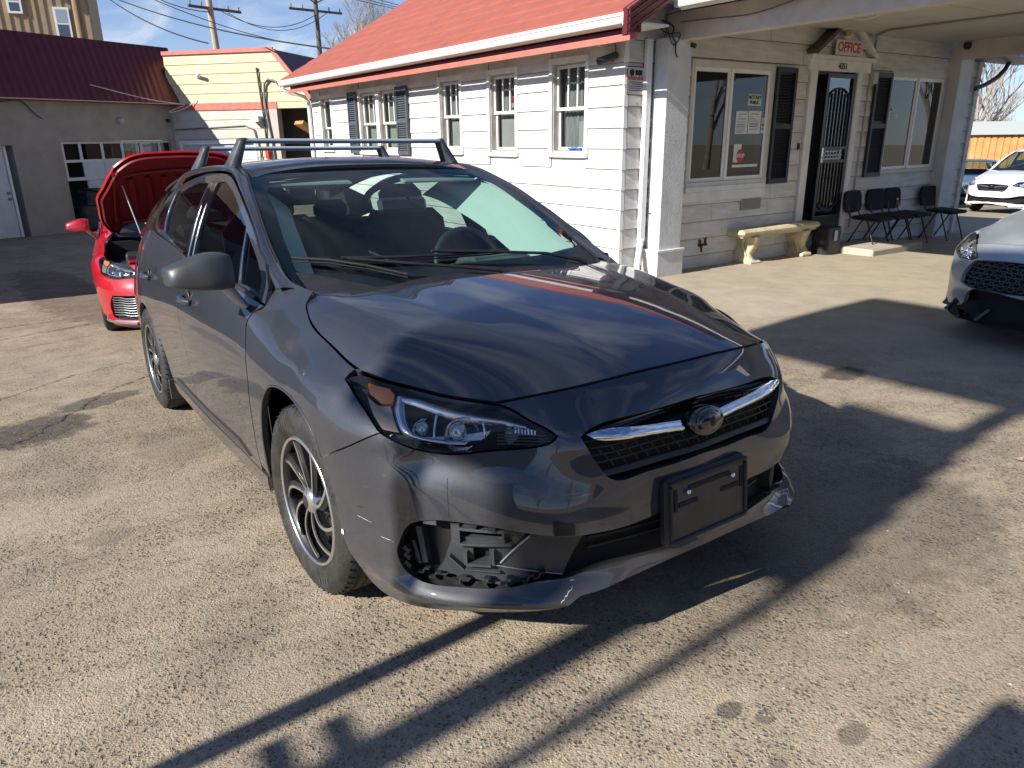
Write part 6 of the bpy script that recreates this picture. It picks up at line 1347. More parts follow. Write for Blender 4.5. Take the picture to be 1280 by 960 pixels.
# ---------------------------------------------------------------- grey garage and yellow building
ca, sa = math.cos(math.radians(27)), math.sin(math.radians(27)); ex = np.array((ca, sa, 0)); ey = np.array((-sa, ca, 0)); O0 = np.array((-18., -.8, 0))
Gw = Wl(O0, ey, ex); ca2, sa2 = math.cos(math.radians(42)), math.sin(math.radians(42)); ex2 = np.array((ca2, sa2, 0)); ey2 = np.array((-sa2, ca2, 0))
class WlY(Wl):
    def p(s, a, z, d=0): return s.o+s.u*a*.82+s.n*d+np.array((0, 0, z))
    def box(s, g, a0, a1, z0, z1, d0, d1, bev=0.): g.box(s.p((a0+a1)/2, (z0+z1)/2, (d0+d1)/2), (abs(a1-a0)*.82, abs(d1-d0), abs(z1-z0)), s.R, bev); return g
Yw = WlY(O0+ey*4.37, ex2, -ey2)
gar = empty('garage_building', tuple(O0), label='grey stucco garage with dark red mansard roof at the left', category='building')
bpy.context.view_layer.update()
def gp(g, name, m, par=gar, **k): return part(g, name, m, par, **k)
GZ = -.62
g = G(); Gw.box(g, -14, -.98, GZ-.5, 2.36, -.3, 0); Gw.box(g, .125, 1.22, GZ-.5, 2.36, -.3, 0); Gw.box(g, -.98, .125, 1.39, 2.36, -.3, 0); Gw.box(g, 1.22, 4.2, 1.46, 2.36, -.3, 0); Gw.box(g, 4.2, 4.37, GZ-.5, 2.36, -.3, 0); gp(g, 'wall', stucco)
g = G(); Gw.box(g, 1.2, 4.2, GZ-.5, 1.5, -2.6, -2.5); Gw.box(g, -14, 4.37, 2.3, 2.36, -3, -.3); Gw.box(g, 1.1, 1.2, GZ-.5, 1.5, -2.6, -.3); gp(g, 'interior', dark_in)
dw = mat('dingy white door', (.58, .60, .62), .6, var=.1, vscale=3)
g = G(); Gw.box(g, -.86, -.02, GZ, 1.345, -.20, -.16); d_ = gp(g, 'door', dw); g = G(); Gw.box(g, -.98, -.87, GZ, 1.385, -.21, -.13); Gw.box(g, -.015, .04, GZ, 1.385, -.21, -.12); Gw.box(g, -.869, -.016, 1.346, 1.385, -.21, -.13); gp(g, 'door_frame', gutw)
g = G(); [g.lathe([(0, .04), (.028, .035), (.03, .01), (.015, 0)], 12, Gw.p(-.09, z_, -.16), np.array(Vector(tuple(ex)).to_track_quat('Z', 'Y').to_matrix())) for z_ in (.38, .26)]; g.build('door_knob', mat('brass knob', (.35, .28, .15), .3, .9), d_)
# sectional door, partly missing panels
gd = G(); 
for q_ in ((1.24, 4.19, 1.405, 1.455, -.10, -.05), (1.24, 4.19, .985, 1.045, -.10, -.05), (1.24, 4.19, .57, .645, -.10, -.05), (1.24, 1.30, .57, 1.404, -.10, -.052)): Gw.box(gd, *q_)
for a_ in (1.70, 2.26, 2.80, 3.34, 3.88): Gw.box(gd, a_-.035, a_+.035, 1.046, 1.404, -.10, -.052)
gdo = gp(gd, 'garage_door', dw)
for k, (a0, a1) in enumerate(((1.30, 1.665), (1.735, 2.225), (2.295, 2.765), (2.835, 3.305), (3.375, 3.845), (3.915, 4.18))):
    g = G(); Gw.box(g, a0, a1, 1.046, 1.404, -.08, -.075); g.build('pane', glass('garage pane', (.25, .27, .28), .02, 1.6), gdo)
    if k: g = G(); Gw.box(g, a0-.03, a1+.03, .646, .984, -.09, -.06); g.build('door_panel', mat('pale blue door panel', (.50, .55, .62), .55, var=.06), gdo)
g = G(); Gw.box(g, 1.74, 4.19, .02, .56, -.09, -.06); g.build('door_panel', MT['pale blue door panel'], gdo)
jk = mat('dark clutter', (.03, .035, .045), .6, var=.5, vscale=5)
for k, (a, z, w_, h_, lb) in enumerate(((1.55, -.30, .55, .6, 'dark crate stacked in the garage opening'), (1.75, .15, .45, .35, 'dark machine on top of the crate in the garage opening'), (2.15, -.35, .5, .5, 'black drum standing deep in the garage opening'))):
    g = G(); g.box(Gw.p(a, z, -.05), (.45, w_, h_), Gw.R, .05); g.box(Gw.p(a+.05, z+h_/2+.03, .0), (.3, w_*.8, .05), Gw.R, .01); g.build('clutter', jk, None, label=lb, category='crate')
g = G(); Gw.box(g, -14, 4.55, 2.345, 2.385, .24, .30); gp(g, 'eave_flashing', mat('pinkish flashing', (.55, .42, .40), .6)); g = G(); Gw.box(g, -14, 4.37, 2.33, 2.35, 0, .28); gp(g, 'soffit', darkr)
# mansard: rows of ribbed metal
rowsM = 6
for k in range(rowsM):
    t0, t1 = k/rowsM, (k+1)/rowsM; A = []
    for t, lift in ((t0, .006), (t1+.004, .0)):
        d = .30-.65*t; z = 2.375+1.40*t; aE = 4.62+.20*t; X = np.linspace(-14, aE, 150) if False else np.linspace(-6, aE, 121)
        A.append([Gw.p(x, z+lift, d+.006+(.010 if i % 2 else 0)) for i, x in enumerate(X)])
    B = [Gw.p(x, 2.375+1.40*t0-.01, .30-.65*t0) for x in np.linspace(-6, 4.62+.20*t0, 121)]
    g = G(); g.grid(np.array([B]+A), False); gp(g, 'roof_panel', darkr)
g = G(); g.add([Gw.p(-14, 2.36, .28), Gw.p(4.6, 2.36, .28), Gw.p(4.82, 3.76, -.37), Gw.p(-14, 3.76, -.37), Gw.p(4.36, 3.76, -6), Gw.p(-14, 3.76, -6)], [(0, 1, 2, 3), (3, 2, 4, 5)]); gp(g, 'roof_deck', darkr)
g = G(); Gw.box(g, -14, 4.37, GZ-.5, 2.36, -6, -5.8); gp(g, 'back_wall', stucco)
g = G(); g.lathe([(0, .12), (.05, .11), (.075, .06), (.08, 0)], 18, Gw.p(2.83, 1.93, 0), np.array(Vector(tuple(ex)).to_track_quat('Z', 'Y').to_matrix())); g.build('wall_light', mat('dusty glass globe', (.5, .5, .46), .3), None, label='round dusty wall light above the garage door', category='wall light')
g = G(); g.lathe([(0, .10), (.04, .09), (.05, 0)], 14, Gw.p(4.2, 1.95, 0), np.array(Vector(tuple(ex)).to_track_quat('Z', 'Y').to_matrix())); g.build('wall_light', blk, None, label='small dark lamp in the corner beside the yellow building', category='wall light')
wire([Gw.p(.8, 3.05, -.6), Gw.p(2.0, 2.75, .1), Gw.p(3.3, 2.45, .45), Gw.p(4.5, 2.34, .45)], .010, wirew, 'white cable lying down the dark red mansard roof')
wire([Gw.p(4.5, 2.34, .45), Yw.p(.2, 2.15, .3), Yw.p(.5, 2.2, .2), Yw.p(1.0, 2.45, .05)], .010, wirew, 'white cable drooping at the corner of the red eave')
wire([Gw.p(-.5, 2.35, .32), Gw.p(.0, 2.28, .1), Gw.p(.5, 2.30, .05), Gw.p(.75, 2.05, .03), Gw.p(.9, 1.95, .03)], .010, wirem, 'black wires curling on the stucco wall under the eave')
ybd = empty('yellow_building', tuple(O0+ey*4.37+ex*2), label='pale yellow clapboard building with red trim behind the red car', category='building'); bpy.context.view_layer.update()
def yp(g, name, m, par=None, **k): return part(g, name, m, par or ybd, **k)
ysl = lambda z: 3.80+(3.51-z)*1.01
for k in range(5):
    z0, z1 = 2.36+k*.235, 2.36+(k+1)*.235; g = G(); a1 = min(ysl(z0), 4.9)-.05
    A = [Yw.p(0, z0, 0), Yw.p(0, z0, .022), Yw.p(0, z1+.004, .004), Yw.p(0, z1+.004, 0)]; B = [Yw.p(ysl(z0)-.05, z0, 0), Yw.p(ysl(z0)-.05, z0, .022), Yw.p(ysl(z1)-.05, z1+.004, .004), Yw.p(ysl(z1)-.05, z1+.004, 0)]
    g.add(A+B, [(0, 1, 5, 4), (1, 2, 6, 5), (2, 3, 7, 6), (3, 2, 1, 0), (4, 5, 6, 7)]); g.f = [f for f in g.f]; yp(g, 'siding_board', yel)
g = G(); g.prism([(0, 2.30), (4.95, 2.30), (3.78, 3.60), (0, 3.60)], tuple(ey2*.2), tuple(O0+ey*4.37+ey2*.01), tuple(ex2*.82), (0, 0, 1)); yp(g, 'upper_wall', yel)
g = G(); Yw.box(g, -.02, 3.84, 3.535, 3.63, .0, .05); Yw.box(g, 0, 3.78, 2.19, 2.355, .0, .035); g.bar(Yw.p(3.82, 3.55, .02), Yw.p(4.95, 2.42, .02), .10, .05, up=tuple(-ey2)); yp(g, 'red_trim', redt)
g = G(); Yw.box(g, 3.79, 5.0, 2.20, 2.35, .0, .02); yp(g, 'arch_header', yel)
for k in range(12):
    z0, z1 = -.62+k*.234, -.62+(k+1)*.234
    for (a0, a1) in (((0, 3.45),) if z0 > 1.30 else ((0, .13), (2.90, 3.45))): g = G(); A = [Yw.p(a0, z0, 0), Yw.p(a0, z0, .022), Yw.p(a0, z1+.004, .004), Yw.p(a0, z1+.004, 0)]; B = [p_+ex2*(a1-a0)*.82 for p_ in A]; g.add(A+B, [(0, 1, 5, 4), (1, 2, 6, 5), (2, 3, 7, 6), (3, 2, 1, 0), (4, 5, 6, 7)]); yp(g, 'siding_board', greysd)
g = G(); Yw.box(g, 0, .13, -1, 2.3, -.2, -.002); Yw.box(g, 2.9, 3.45, -1, 2.3, -.2, -.002); Yw.box(g, .13, 2.9, 1.42, 2.3, -.2, -.002); Yw.box(g, 3.45, 3.76, -1, 2.19, -.2, .03); yp(g, 'lower_wall', mat('pinkish stucco pier', (.50, .43, .39), .85, var=.1))
g = G(); Yw.box(g, .13, 2.9, 1.36, 1.44, -.06, .03); Yw.box(g, .13, .20, -.7, 1.359, -.06, .03); Yw.box(g, 2.83, 2.90, -.7, 1.359, -.06, .03); yp(g, 'garage_frame', gutw)
for k in range(5): g = G(); Yw.box(g, .205, 2.825, -.66+k*.405, -.66+(k+1)*.405-.008, -.06, -.03); yp(g, 'garage_door_panel', MT['pale blue door panel'])
g = G(); A = [Yw.p(3.82, 3.56, 0), Yw.p(3.82, 3.56, -6), Yw.p(5.0, 2.36, -6), Yw.p(5.0, 2.36, 0)]; g.add(A, [(0, 1, 2, 3)]); g.add([Yw.p(0, 3.58, 0), Yw.p(3.82, 3.58, 0), Yw.p(3.82, 3.58, -6), Yw.p(0, 3.58, -6)], [(0, 1, 2, 3)]); yp(g, 'side_mansard', mat('very dark red metal', (.075, .018, .022), .4, .3))
g = G(); g.grid(np.array([[Yw.p(3.76, 2.2, 0), Yw.p(6.5, 2.2, 0)], [Yw.p(3.76, 2.2, -6), Yw.p(6.5, 2.2, -6)]])); Yw.box(g, 2.0, 14, -1, 2.9, -1.3, -1.0); yp(g, 'carport_wall', mat('dark brown grey wall', (.10, .085, .075), .9, var=.1))
g = G(); [g.tube([Yw.p(3.32, -.6, .05), Yw.p(3.30, 2.0, .05), Yw.p(3.24, 3.13, .05)], .022, 6)]; g.lathe([(0, .05), (.03, .03), (.03, 0)], 8, Yw.p(3.24, 3.13, .05)); g.build('service_mast', mat('dark pipe', (.10, .085, .075), .6), None, label='thin dark service mast in front of the yellow wall', category='pipe')
g = G(); g.tube(crv(np.array([Yw.p(3.52, -.6, .06), Yw.p(3.50, 1.5, .06), Yw.p(3.44, 2.72, .06), Yw.p(3.50, 2.86, .06), Yw.p(3.72, 2.88, .06), Yw.p(3.95, 2.74, .06)]), np.linspace(0, 1, 24)), .028, 6); g.build('weatherhead', mat('grey pipe', (.16, .15, .15), .5), None, label='grey pipe bent over at the top beside the yellow wall', category='pipe')
g = G(); Yw.box(g, 2.95, 3.22, 1.88, 2.02, .02, .22); g.build('box_light', mat('white light box', (.82, .82, .8), .4), None, label='white box light fixed below the red trim band', category='wall light')
g = G(); g.tube([Yw.p(.1, 1.72, .04), Yw.p(2.6, 1.80, .04), Yw.p(2.9, 1.70, .05), Yw.p(3.05, 1.2, .05), Yw.p(3.06, -.5, .05)], .018, 6); g.build('wall_conduit', mat('grey pipe'), None, label='conduit running along the lower wall of the yellow building', category='pipe')
g = G(); Yw.box(g, 3.28, 3.42, .98, 1.22, .05, .16, .02); g.build('fire_alarm_box', mat('bright red box', (.62, .06, .03), .4), None, label='small bright red box on the pier of the yellow building', category='box')
seccam(Yw, 1.22, 3.02, 0, math.radians(170), 'security camera high on the pale yellow wall', gutw, 1.4)
g = G(); g.box((-14.2, 4.8, 1.55), (.5, .9, .08), np.array(Matrix.Rotation(-.55, 3, 'X'))); ow = g.build('orange_awning', mat('orange brown board', (.48, .24, .07), .7), None, label='small orange brown eave beside the far downspout', category='awning')
g = G(); g.box((-14.0, 5.1, .3), (.7, .5, 2.4)); g.build('shed_wall', mat('cream block wall', (.62, .55, .38), .85), None, label='cream wall corner standing behind the far downspout', category='wall')
# ---------------------------------------------------------------- brown building far left
bb = empty('apartment_building', (-34, 2, 0), label='tan board and batten building with small white windows at far left', category='building'); bpy.context.view_layer.update()
dirb = Vector((-.992, .12, 0)); Bo = np.array((2.1, -1.5, 0))+np.array((-.992, .135, 0))*36
ub = np.array((.20, .98, 0)); ub /= np.linalg.norm(ub); Bw = Wl(Bo, ub, np.array((ub[1], -ub[0], 0)))
tan = mat('tan siding', (.36, .27, .17), .8, var=.05); tan2 = mat('tan batten', (.27, .20, .13), .8)
def bp2(g, name, m, par=None, **k): return part(g, name, m, par or bb, **k)
g = G(); Bw.box(g, -14, .12, -1, 9, -6, 0); bp2(g, 'wall', tan)
for k in range(46): g = G(); Bw.box(g, .06-k*.30, .10-k*.30, -1, 9, 0, .03); bp2(g, 'batten', tan2)
for (a0, a1, z0, z1) in ((-1.06, -.68, 5.32, 6.33), (-2.55, -2.22, 6.2, 6.85)):
    g = G(); Bw.box(g, a0-.08, a1+.08, z0-.08, z1+.08, .03, .08); w_ = bp2(g, 'window', gutw); g = G(); Bw.box(g, a0, a1, (z0+z1)/2+.03, z1, .08, .085); g.build('pane', mat('sky lit pane', (.30, .36, .42), .1, spec=1.), w_); g = G(); Bw.box(g, a0, a1, z0, (z0+z1)/2-.03, .08, .085); g.build('pane', mat('dark pane', (.05, .07, .10), .1, spec=1.), w_)
g = G(); Bw.box(g, -1.9, -.7, 7.35, 7.5, .0, .5); bp2(g, 'balcony', mat('rusty brown wood', (.22, .09, .04), .7))
# ---------------------------------------------------------------- poles and wires
wood = mat('weathered pole wood', (.25, .16, .09), .85, var=.3, vscale=5, stretch=(8, 8, .4)); woodl = mat('light pole wood', (.42, .34, .24), .85, var=.2, vscale=5, stretch=(8, 8, .4)); woodd = mat('dark pole wood', (.12, .10, .085), .85, var=.2, vscale=5, stretch=(8, 8, .4))
def pole(x, y, h, r, m, label, arms=(), z0=-2, lean=(0, 0)):
    o = empty('utility_pole', (x, y, z0), label=label, category='utility pole'); g = G(); g.tube([(0, 0, 0), (lean[0], lean[1], h-z0)], [r, r*.75], 10); g.build('pole', m, o)
    for (z, w_, ang, off) in arms:
        g = G(); c, s_ = math.cos(ang), math.sin(ang); f = (z-z0)/(h-z0); cx3, cy3 = lean[0]*f+off*c, lean[1]*f+off*s_
        g.bar((cx3-w_/2*c, cy3-w_/2*s_, z-z0), (cx3+w_/2*c, cy3+w_/2*s_, z-z0+.02), .10, .12); g.build('crossarm', woodd, o)
        for k in (-.46, -.25, .25, .46): g = G(); g.lathe([(0, .22), (.035, .2), (.05, .14), (.03, .10), (.05, .06), (.03, 0)], 8, (cx3+k*w_*c, cy3+k*w_*s_, z-z0+.06)); g.build('insulator', mat('insulator', (.2, .17, .15), .3), o)
    return o
pole(-31.2, 2.75, 11, .17, wood, 'brown wooden pole in front of the tan building')
pole(-40.0, 10.2, 12.2, .19, woodl, 'light wooden utility pole rising behind the yellow building', ((7.75, 3.0, 1.9, .3), (9.9, 3.2, 1.9, -.3)), lean=(-.2, -.5))
pole(-43.0, 16.6, 10.6, .17, woodd, 'dark utility pole with two crossarms near the bare tree', ((9.7, 4.0, 1.95, 0), (8.5, 3.4, 1.7, 0)))
g = G(); g.bar((-42.6, 15.0, 9.7), (-43, 16.6, 8.9), .06, .06); g.bar((-42.6, 18.2, 9.7), (-43, 16.6, 8.9), .06, .06); g.build('pole_brace', woodd, None, label='diagonal braces under the crossarm of the dark utility pole', category='brace')
def span(A, B, sag, r, label, m=wirem):
    A = np.array(A, float); B = np.array(B, float); t = np.linspace(0, 1, 24); P = A+(B-A)*t[:, None]; P[:, 2] -= sag*4*t*(1-t); g = G(); g.tube(P, r, 4); return g.build('power_line', m, None, label=label, category='power line')
span((-31, 2.9, 7.2), (-20.5, 4.4, 3.95), .35, .018, 'thick black service cable from the brown pole to the yellow roof')
span((-31, 2.9, 7.5), (-43, 16.4, 6.6), .5, .018, 'long sagging cable from the brown pole towards the dark pole')
span((-31, 2.9, 6.9), (-13.6, 5.2, 3.2), .30, .016, 'cable crossing in front of the yellow wall to the office roof')
span((-31, 2.9, 8.1), (-40.2, 9.8, 7.6), .5, .02, 'upper cable between the brown and the light pole')
for k in range(5): span((-40.2-.3*k, 9.5+.4*k, 9.95 if k < 3 else 7.8), (-42.6-.3*k, 15.6+.5*k, 9.85 if k < 3 else 8.6), .5+.1*k, .018, ['topmost', 'second', 'third', 'fourth', 'lowest'][k]+' of the thin lines between the light and the dark pole')
for k in range(3): span((-42.8, 15.2+k*1.3, 9.85), (-70, 60+k, 15), 1.5, .02, ['left', 'middle', 'right'][k]+' line leaving the dark pole towards the bare tree')
# ---------------------------------------------------------------- trees
bark = mat('pale bark', (.30, .27, .23), .9, var=.3, vscale=3); barkb = mat('brown twigs', (.20, .14, .10), .9, var=.2); barkr = mat('reddish twigs', (.26, .13, .10), .9); barkw = mat('whitish bark', (.42, .37, .31), .85, var=.15)
def tree(x, y, h, label, m, seed, z0=-2, spread=.55, depth=6, r0=None, twig=None, trunk_h=.25, cat='tree', name='bare_tree', n0=3):
    r = random.Random(seed); o = empty(name, (x, y, z0), label=label, category=cat); gt = G(); gc = G()
    def grow(P, D, L, rad, d):
        pts = [P]; Q = P.copy(); Dd = D.copy()
        for k in range(3): Dd = (Dd+Vector((r.uniform(-1, 1), r.uniform(-1, 1), r.uniform(-.4, .9)))*.13).normalized(); Q = Q+Dd*L/3; pts.append(Q.copy())
        (gt if d == 0 else gc).tube([tuple(p) for p in pts], [rad, rad*.85, rad*.72, rad*.6], 7 if d < 2 else (4 if d < 4 else 3), False)
        if d >= depth: return
        for k in range(n0 if d < 3 else r.choice((2, 3, 3))):
            a = r.uniform(0, 6.28); sp = spread*r.uniform(.6, 1.3); up = Vector((math.cos(a)*sp, math.sin(a)*sp, 0)); Dn = (Dd+up+Vector((0, 0, .12))).normalized()
            st_ = pts[r.choice((2, 3, 3))]; grow(st_.copy(), Dn, L*r.uniform(.62, .85), rad*.6, d+1)
    grow(Vector((0, 0, 0)), Vector((r.uniform(-.05, .05), r.uniform(-.05, .05), 1)), h*trunk_h, r0 or h*.018, 0)
    gt.build('trunk', m, o); gc.build('crown', twig or m, o); return o
tree(-51.5, 22.5, 16, 'large bare tree behind the red office roof', bark, 11, spread=.45, trunk_h=.25, depth=8, r0=.26)
tree(-60, 23, 9, 'small bare tree left of the dark utility pole', bark, 5, spread=.5, depth=6)
tree(-17.5, 44, 14, 'tall whitish bare tree beyond the wooden sheds', barkw, 21, z0=-3, spread=.5, trunk_h=.27, depth=7, r0=.25, twig=mat('thin pale twigs', (.30, .25, .21), .9))
tree(-19.5, 45.5, 10.5, 'leaning bare tree right behind the tall whitish one', barkw, 25, z0=-3, spread=.5, depth=6)
for k, (x, y, h) in enumerate(((-31, 62, 10), (-26, 66, 11), (-22, 60, 10), (-36, 70, 12), (-18, 64, 10), (-14, 60, 9), (-28, 58, 8))):
    tree(x, y, h, ['low brown thicket furthest left behind the sheds', 'brown bare tree behind the light blue gable', 'brown bushy tree over the grey shed roof', 'high brown tree far behind the parked cars', 'reddish bare tree right of the whitish trunk', 'reddish brush at the right edge of the photo', 'tangled brown brush beside the end of the wall'][k], (barkb, barkr)[k > 3], 40+k, z0=-3, spread=.75, trunk_h=.17, depth=6, n0=4)
g = G(); g.tube([(-17.2, 40.8, -3), (-17.05, 41, 5.2)], [.12, .09], 8); lp = g.build('lamp_post', woodd, None, label='thin leaning dark post among the bare trees', category='post')
# trees and a low building across the street behind the camera, seen only in reflections
for k, (x, y, h) in enumerate(((10, -28, 12), (18, -24, 10), (2, -33, 13), (26, -14, 12), (30, -2, 11), (26, 24, 11), (20, 34, 12), (30, 40, 13), (12, 44, 11))):
    tree(x, y, h, ['bare street tree across the road, middle', 'bare street tree across the road, right', 'bare street tree across the road, left', 'bare tree beside the side street', 'bare tree at the end of the side street', 'bare tree right of the brown house', 'bare tree behind the drive, nearer one', 'tall bare tree behind the drive, farther one', 'bare tree at the corner of the back lot'][k], bark, 70+k, z0=-.5, spread=.6, depth=5)
g = G(); g.box((24, 12, 1.2), (6, 14, 4.4)); hb2 = g.build('street_house', mat('brown brick house', (.20, .12, .08), .85, var=.1), None, label='brown house on the far side of the street', category='house'); g = G(); g.prism([(-7.5, 0), (7.5, 0), (0, 2.6)], (-7, 0, 0), (27.5, 12, 3.4), (0, 1, 0), (0, 0, 1)); g.build('roof', mat('grey shingles', (.12, .12, .12), .9), hb2)
# ---------------------------------------------------------------- sheds behind the parked cars (far right)
def shed(x, y, z, w_, d, h, rz, wm, rm, label, rh=.5, name='shed', slats=0, sm=None):
    o = empty(name, (x, y, z), rz, label=label, category='shed'); g = G(); g.box((0, 0, h/2), (w_, d, h)); g.build('wall', wm, o); g = G(); g.prism([(-d/2-.2, 0), (d/2+.2, 0), (d/2*.3, rh), (-d/2*.3, rh)], (w_+.4, 0, 0), (-w_/2-.2, 0, h), (0, 1, 0), (0, 0, 1)); g.build('roof', rm, o)
    for k in range(slats): g = G(); g.box((-w_/2+.1+k*(w_-.2)/slats, -d/2-.02, h*.5), (.16, .03, h*.98)); g.build('plank', sm, o)
    return o
rz_ = math.radians(-25+0)
shed(-11.6, 33.0, -1.55, 5.5, 4, 2.85, math.radians(22), mat('orange wood wall', (.50, .23, .08), .8, var=.2, vscale=3), mat('grey green roof', (.42, .45, .42), .7), 'orange brown wooden shed with a grey roof beyond the parked cars', .50, slats=24, sm=mat('orange plank', (.55, .26, .09), .8, var=.25, vscale=2))
shed(-15.6, 35.0, -1.55, 2.6, 3.2, 2.8, math.radians(112), mat('pale blue wall', (.42, .55, .70), .75), mat('grey green roof'), 'pale blue gabled shed left of the orange one', .65)
# ---------------------------------------------------------------- tall sign and posts behind the camera: they cast the long shadows
sgp = empty('pole_sign', (1.06, -7, gz(1.4, -7)), label='tall roadside sign on a steel pole behind the photographer', category='sign')
stl = mat('dark steel', (.05, .05, .055), .5, .4); bw_ = mat('sign panel', (.6, .6, .58), .5)
g = G(); g.box((0, 0, 2.9), (.13, .13, 5.8)); g.build('pole', stl, sgp); g = G(); g.box((0, 0, 6.47), (4.3, .25, 1.36)); g.build('panel', bw_, sgp)
for k in range(5): g = G(); g.box((-.13-.04*k, 0, 4.42+.212*k), (.76, .12, .205)); g.build('lower_panel', bw_, sgp)
g = G(); g.box((.23, .0, 2.1), (.05, .05, 4.4)); g.build('brace_post', stl, sgp)
pp_ = empty('steel_post', (.68, -4.5, gz(.8, -4.5)), label='slim steel post with short cross bars behind the photographer', category='post')
g = G(); g.box((0, 0, 1.9), (.075, .075, 4.0)); g.build('post', stl, pp_); 
for (x_, z_) in ((.10, 2.02), (.08, 1.93)): g = G(); g.box((x_+.10, 0, z_), (.22, .03, .035)); g.build('cross_bar', stl, pp_)
g = G(); g.box((2.68, -3.5, 1.14), (1.9, .8, 2.05), None, .02); kb = g.build('shadow_cabinet', mat('shadow cabinet green grey', (.2, .24, .2), .5), None, label='unseen metal cabinet added behind the photographer to cast a shadow', category='cabinet'); g = G(); [g.box((2.68+k*.45, -3.095, 1.14), (.01, .01, 1.9)) for k in (-1, 0, 1)]; g.build('shadow_cabinet_seam', dblk, kb)  # made-up box, never in view, added only to cast a shadow
cn = empty('shade_container', (-13.2, -4.6, gz(-13, -4)), label='unseen dark container added at the left to shade the ground', category='container'); g = G(); g.box((0, 0, 1.35), (9.2, 2.4, 2.6)); g.build('body', mat('shade container blue', (.05, .08, .12), .6), cn)  # made-up blocker out of view, added to shade the ground at left
for k in range(30): g = G(); g.box((-4.4+k*.3, 1.22, 1.35), (.12, .04, 2.3)); g.build('shade_container_rib', mat('shade container blue'), cn)
# ---------------------------------------------------------------- other cars, built from copies of the hatchback panels
def variant(label, paint, loc, heading, scale, keep, group=None, skip=()):
    r = empty('parked_car', loc, heading, label=label, category='car'); r.scale = scale
    if group: r['group'] = group
    def cp(o, par):
        c = o.copy(); col.objects.link(c); c.parent = par; c.matrix_parent_inverse = Matrix.Identity(4)
        if paint is not grey and c.type == 'MESH' and len(c.material_slots) and c.material_slots[0].material == grey: c.material_slots[0].link = 'OBJECT'; c.material_slots[0].material = paint
        if paint is redp and o.name.startswith('door_mirror'): c.material_slots[0].link = 'OBJECT'; c.material_slots[0].material = redp
        for ch in list(o.children):
            if ch.name.split('.')[0] not in skip: cp(ch, c)
        return c
    for ch in list(car.children):
        nme = ch.name.split('.')[0]
        if nme in keep: cp(ch, r)
    return r
BASIC = {'hood', 'fender', 'front_bumper', 'inner_liner', 'hood_liner', 'grille', 'lower_intake', 'headlight', 'roof_rail', 'windshield', 'windshield_seal', 'cowl', 'roof', 'front_door', 'rear_door', 'quarter_panel', 'side_skirt', 'tailgate', 'rear_window', 'rear_pillar', 'floor_pan', 'wheel', 'wheel_housing', 'door_mirror', 'front_seat', 'rear_seat', 'door_lining', 'wiper'}
redp = car_paint('red paint', (.36, .002, .010), (.44, .004, .014), .32, .0, .12); whitep = mat('white paint', (.78, .78, .77), .25, coat=1, var=.02); darkp = mat('dark blue paint', (.02, .028, .045), .2, .3, 1); tealp = mat('grey teal paint', (.16, .22, .25), .2, .4, 1)
silvp = mat('dusty pale blue silver paint', (.34, .39, .42), .42, .35, .5, var=.16, vscale=2.2, rgb2=(.42, .46, .48))
# red car: hood up, own bumper with side vents
rx, ry, rh = -5.95, .14, math.radians(-9.5)
rc = variant('red car with its hood propped open behind the grey hatchback', redp, (rx, ry, gz(rx, ry)), rh, (1, 1.02, .97), BASIC-{'hood', 'hood_liner', 'front_bumper', 'grille', 'lower_intake', 'wiper'})
bch2 = [bt, O['hl_in'], O['hl_bot'], O['seam_bf'][::-1], [(74.93, .5438), (73.0, .482), (71.9, .398), (71.3, .308), (70.3, .255)], [(70.3, .255), (66, .19), (58, .165), (40, .16), (20, .16), (0, .16)]]
vent = [[(50, .46), (40, .47), (33, .475)], [(33, .475), (31, .36), (32, .25)], [(32, .25), (48, .25), (52, .26)], [(52, .26), (53.5, .36), (50, .46)]]
ventL = [[(-a, b) for a, b in s_] for s_ in vent]
g2 = [[(0, .66), (12, .655), (22, .64)], [(22, .64), (26, .60)], [(26, .60), (14, .575), (0, .572)]]
g3 = [[(0, .50), (14, .49), (25, .44)], [(25, .44), (26, .30), (22, .24)], [(22, .24), (0, .225)]]
sheet(bodyS, symsegs(bch2), [vent, ventL, symsegs(g2), symsegs(g3)], res=.025, sc=SC, gap=.002, lip=.03).build('front_bumper', redp, rc)
g = G()
for s_ in (-1, 1): T = np.linspace(2, 60, 30); g.grid(np.array([[offs(bodyS, -.05)(np.array([s_*t]), np.array([z]))[0] for z in (.18, .3, .45, .66)] for t in T]))
g.build('grille_backing', dblk, rc)
for s_ in (-1, 1):
    for k in range(8): g = G(); T = np.linspace(32, 51.5, 8); P = offs(bodyS, -.012)(s_*T, np.full(8, .275+k*.024)+.0*T); P[:, 2] += .004*np.sin(np.arange(8)*1.7); g.tube(P, .005, 5); g.build('vent_slat', mat('vent bright slat', (.30, .31, .32), .3, .7), rc)
    g = G(); T = np.linspace(34, 60, 16); g.grid(np.stack([offs(bodyS, .004)(s_*T, np.full(16, .232)), offs(bodyS, .012)(s_*T, np.full(16, .215)), offs(bodyS, .004)(s_*T, np.full(16, .198))])); g.build('lower_trim', chrome_m, rc)
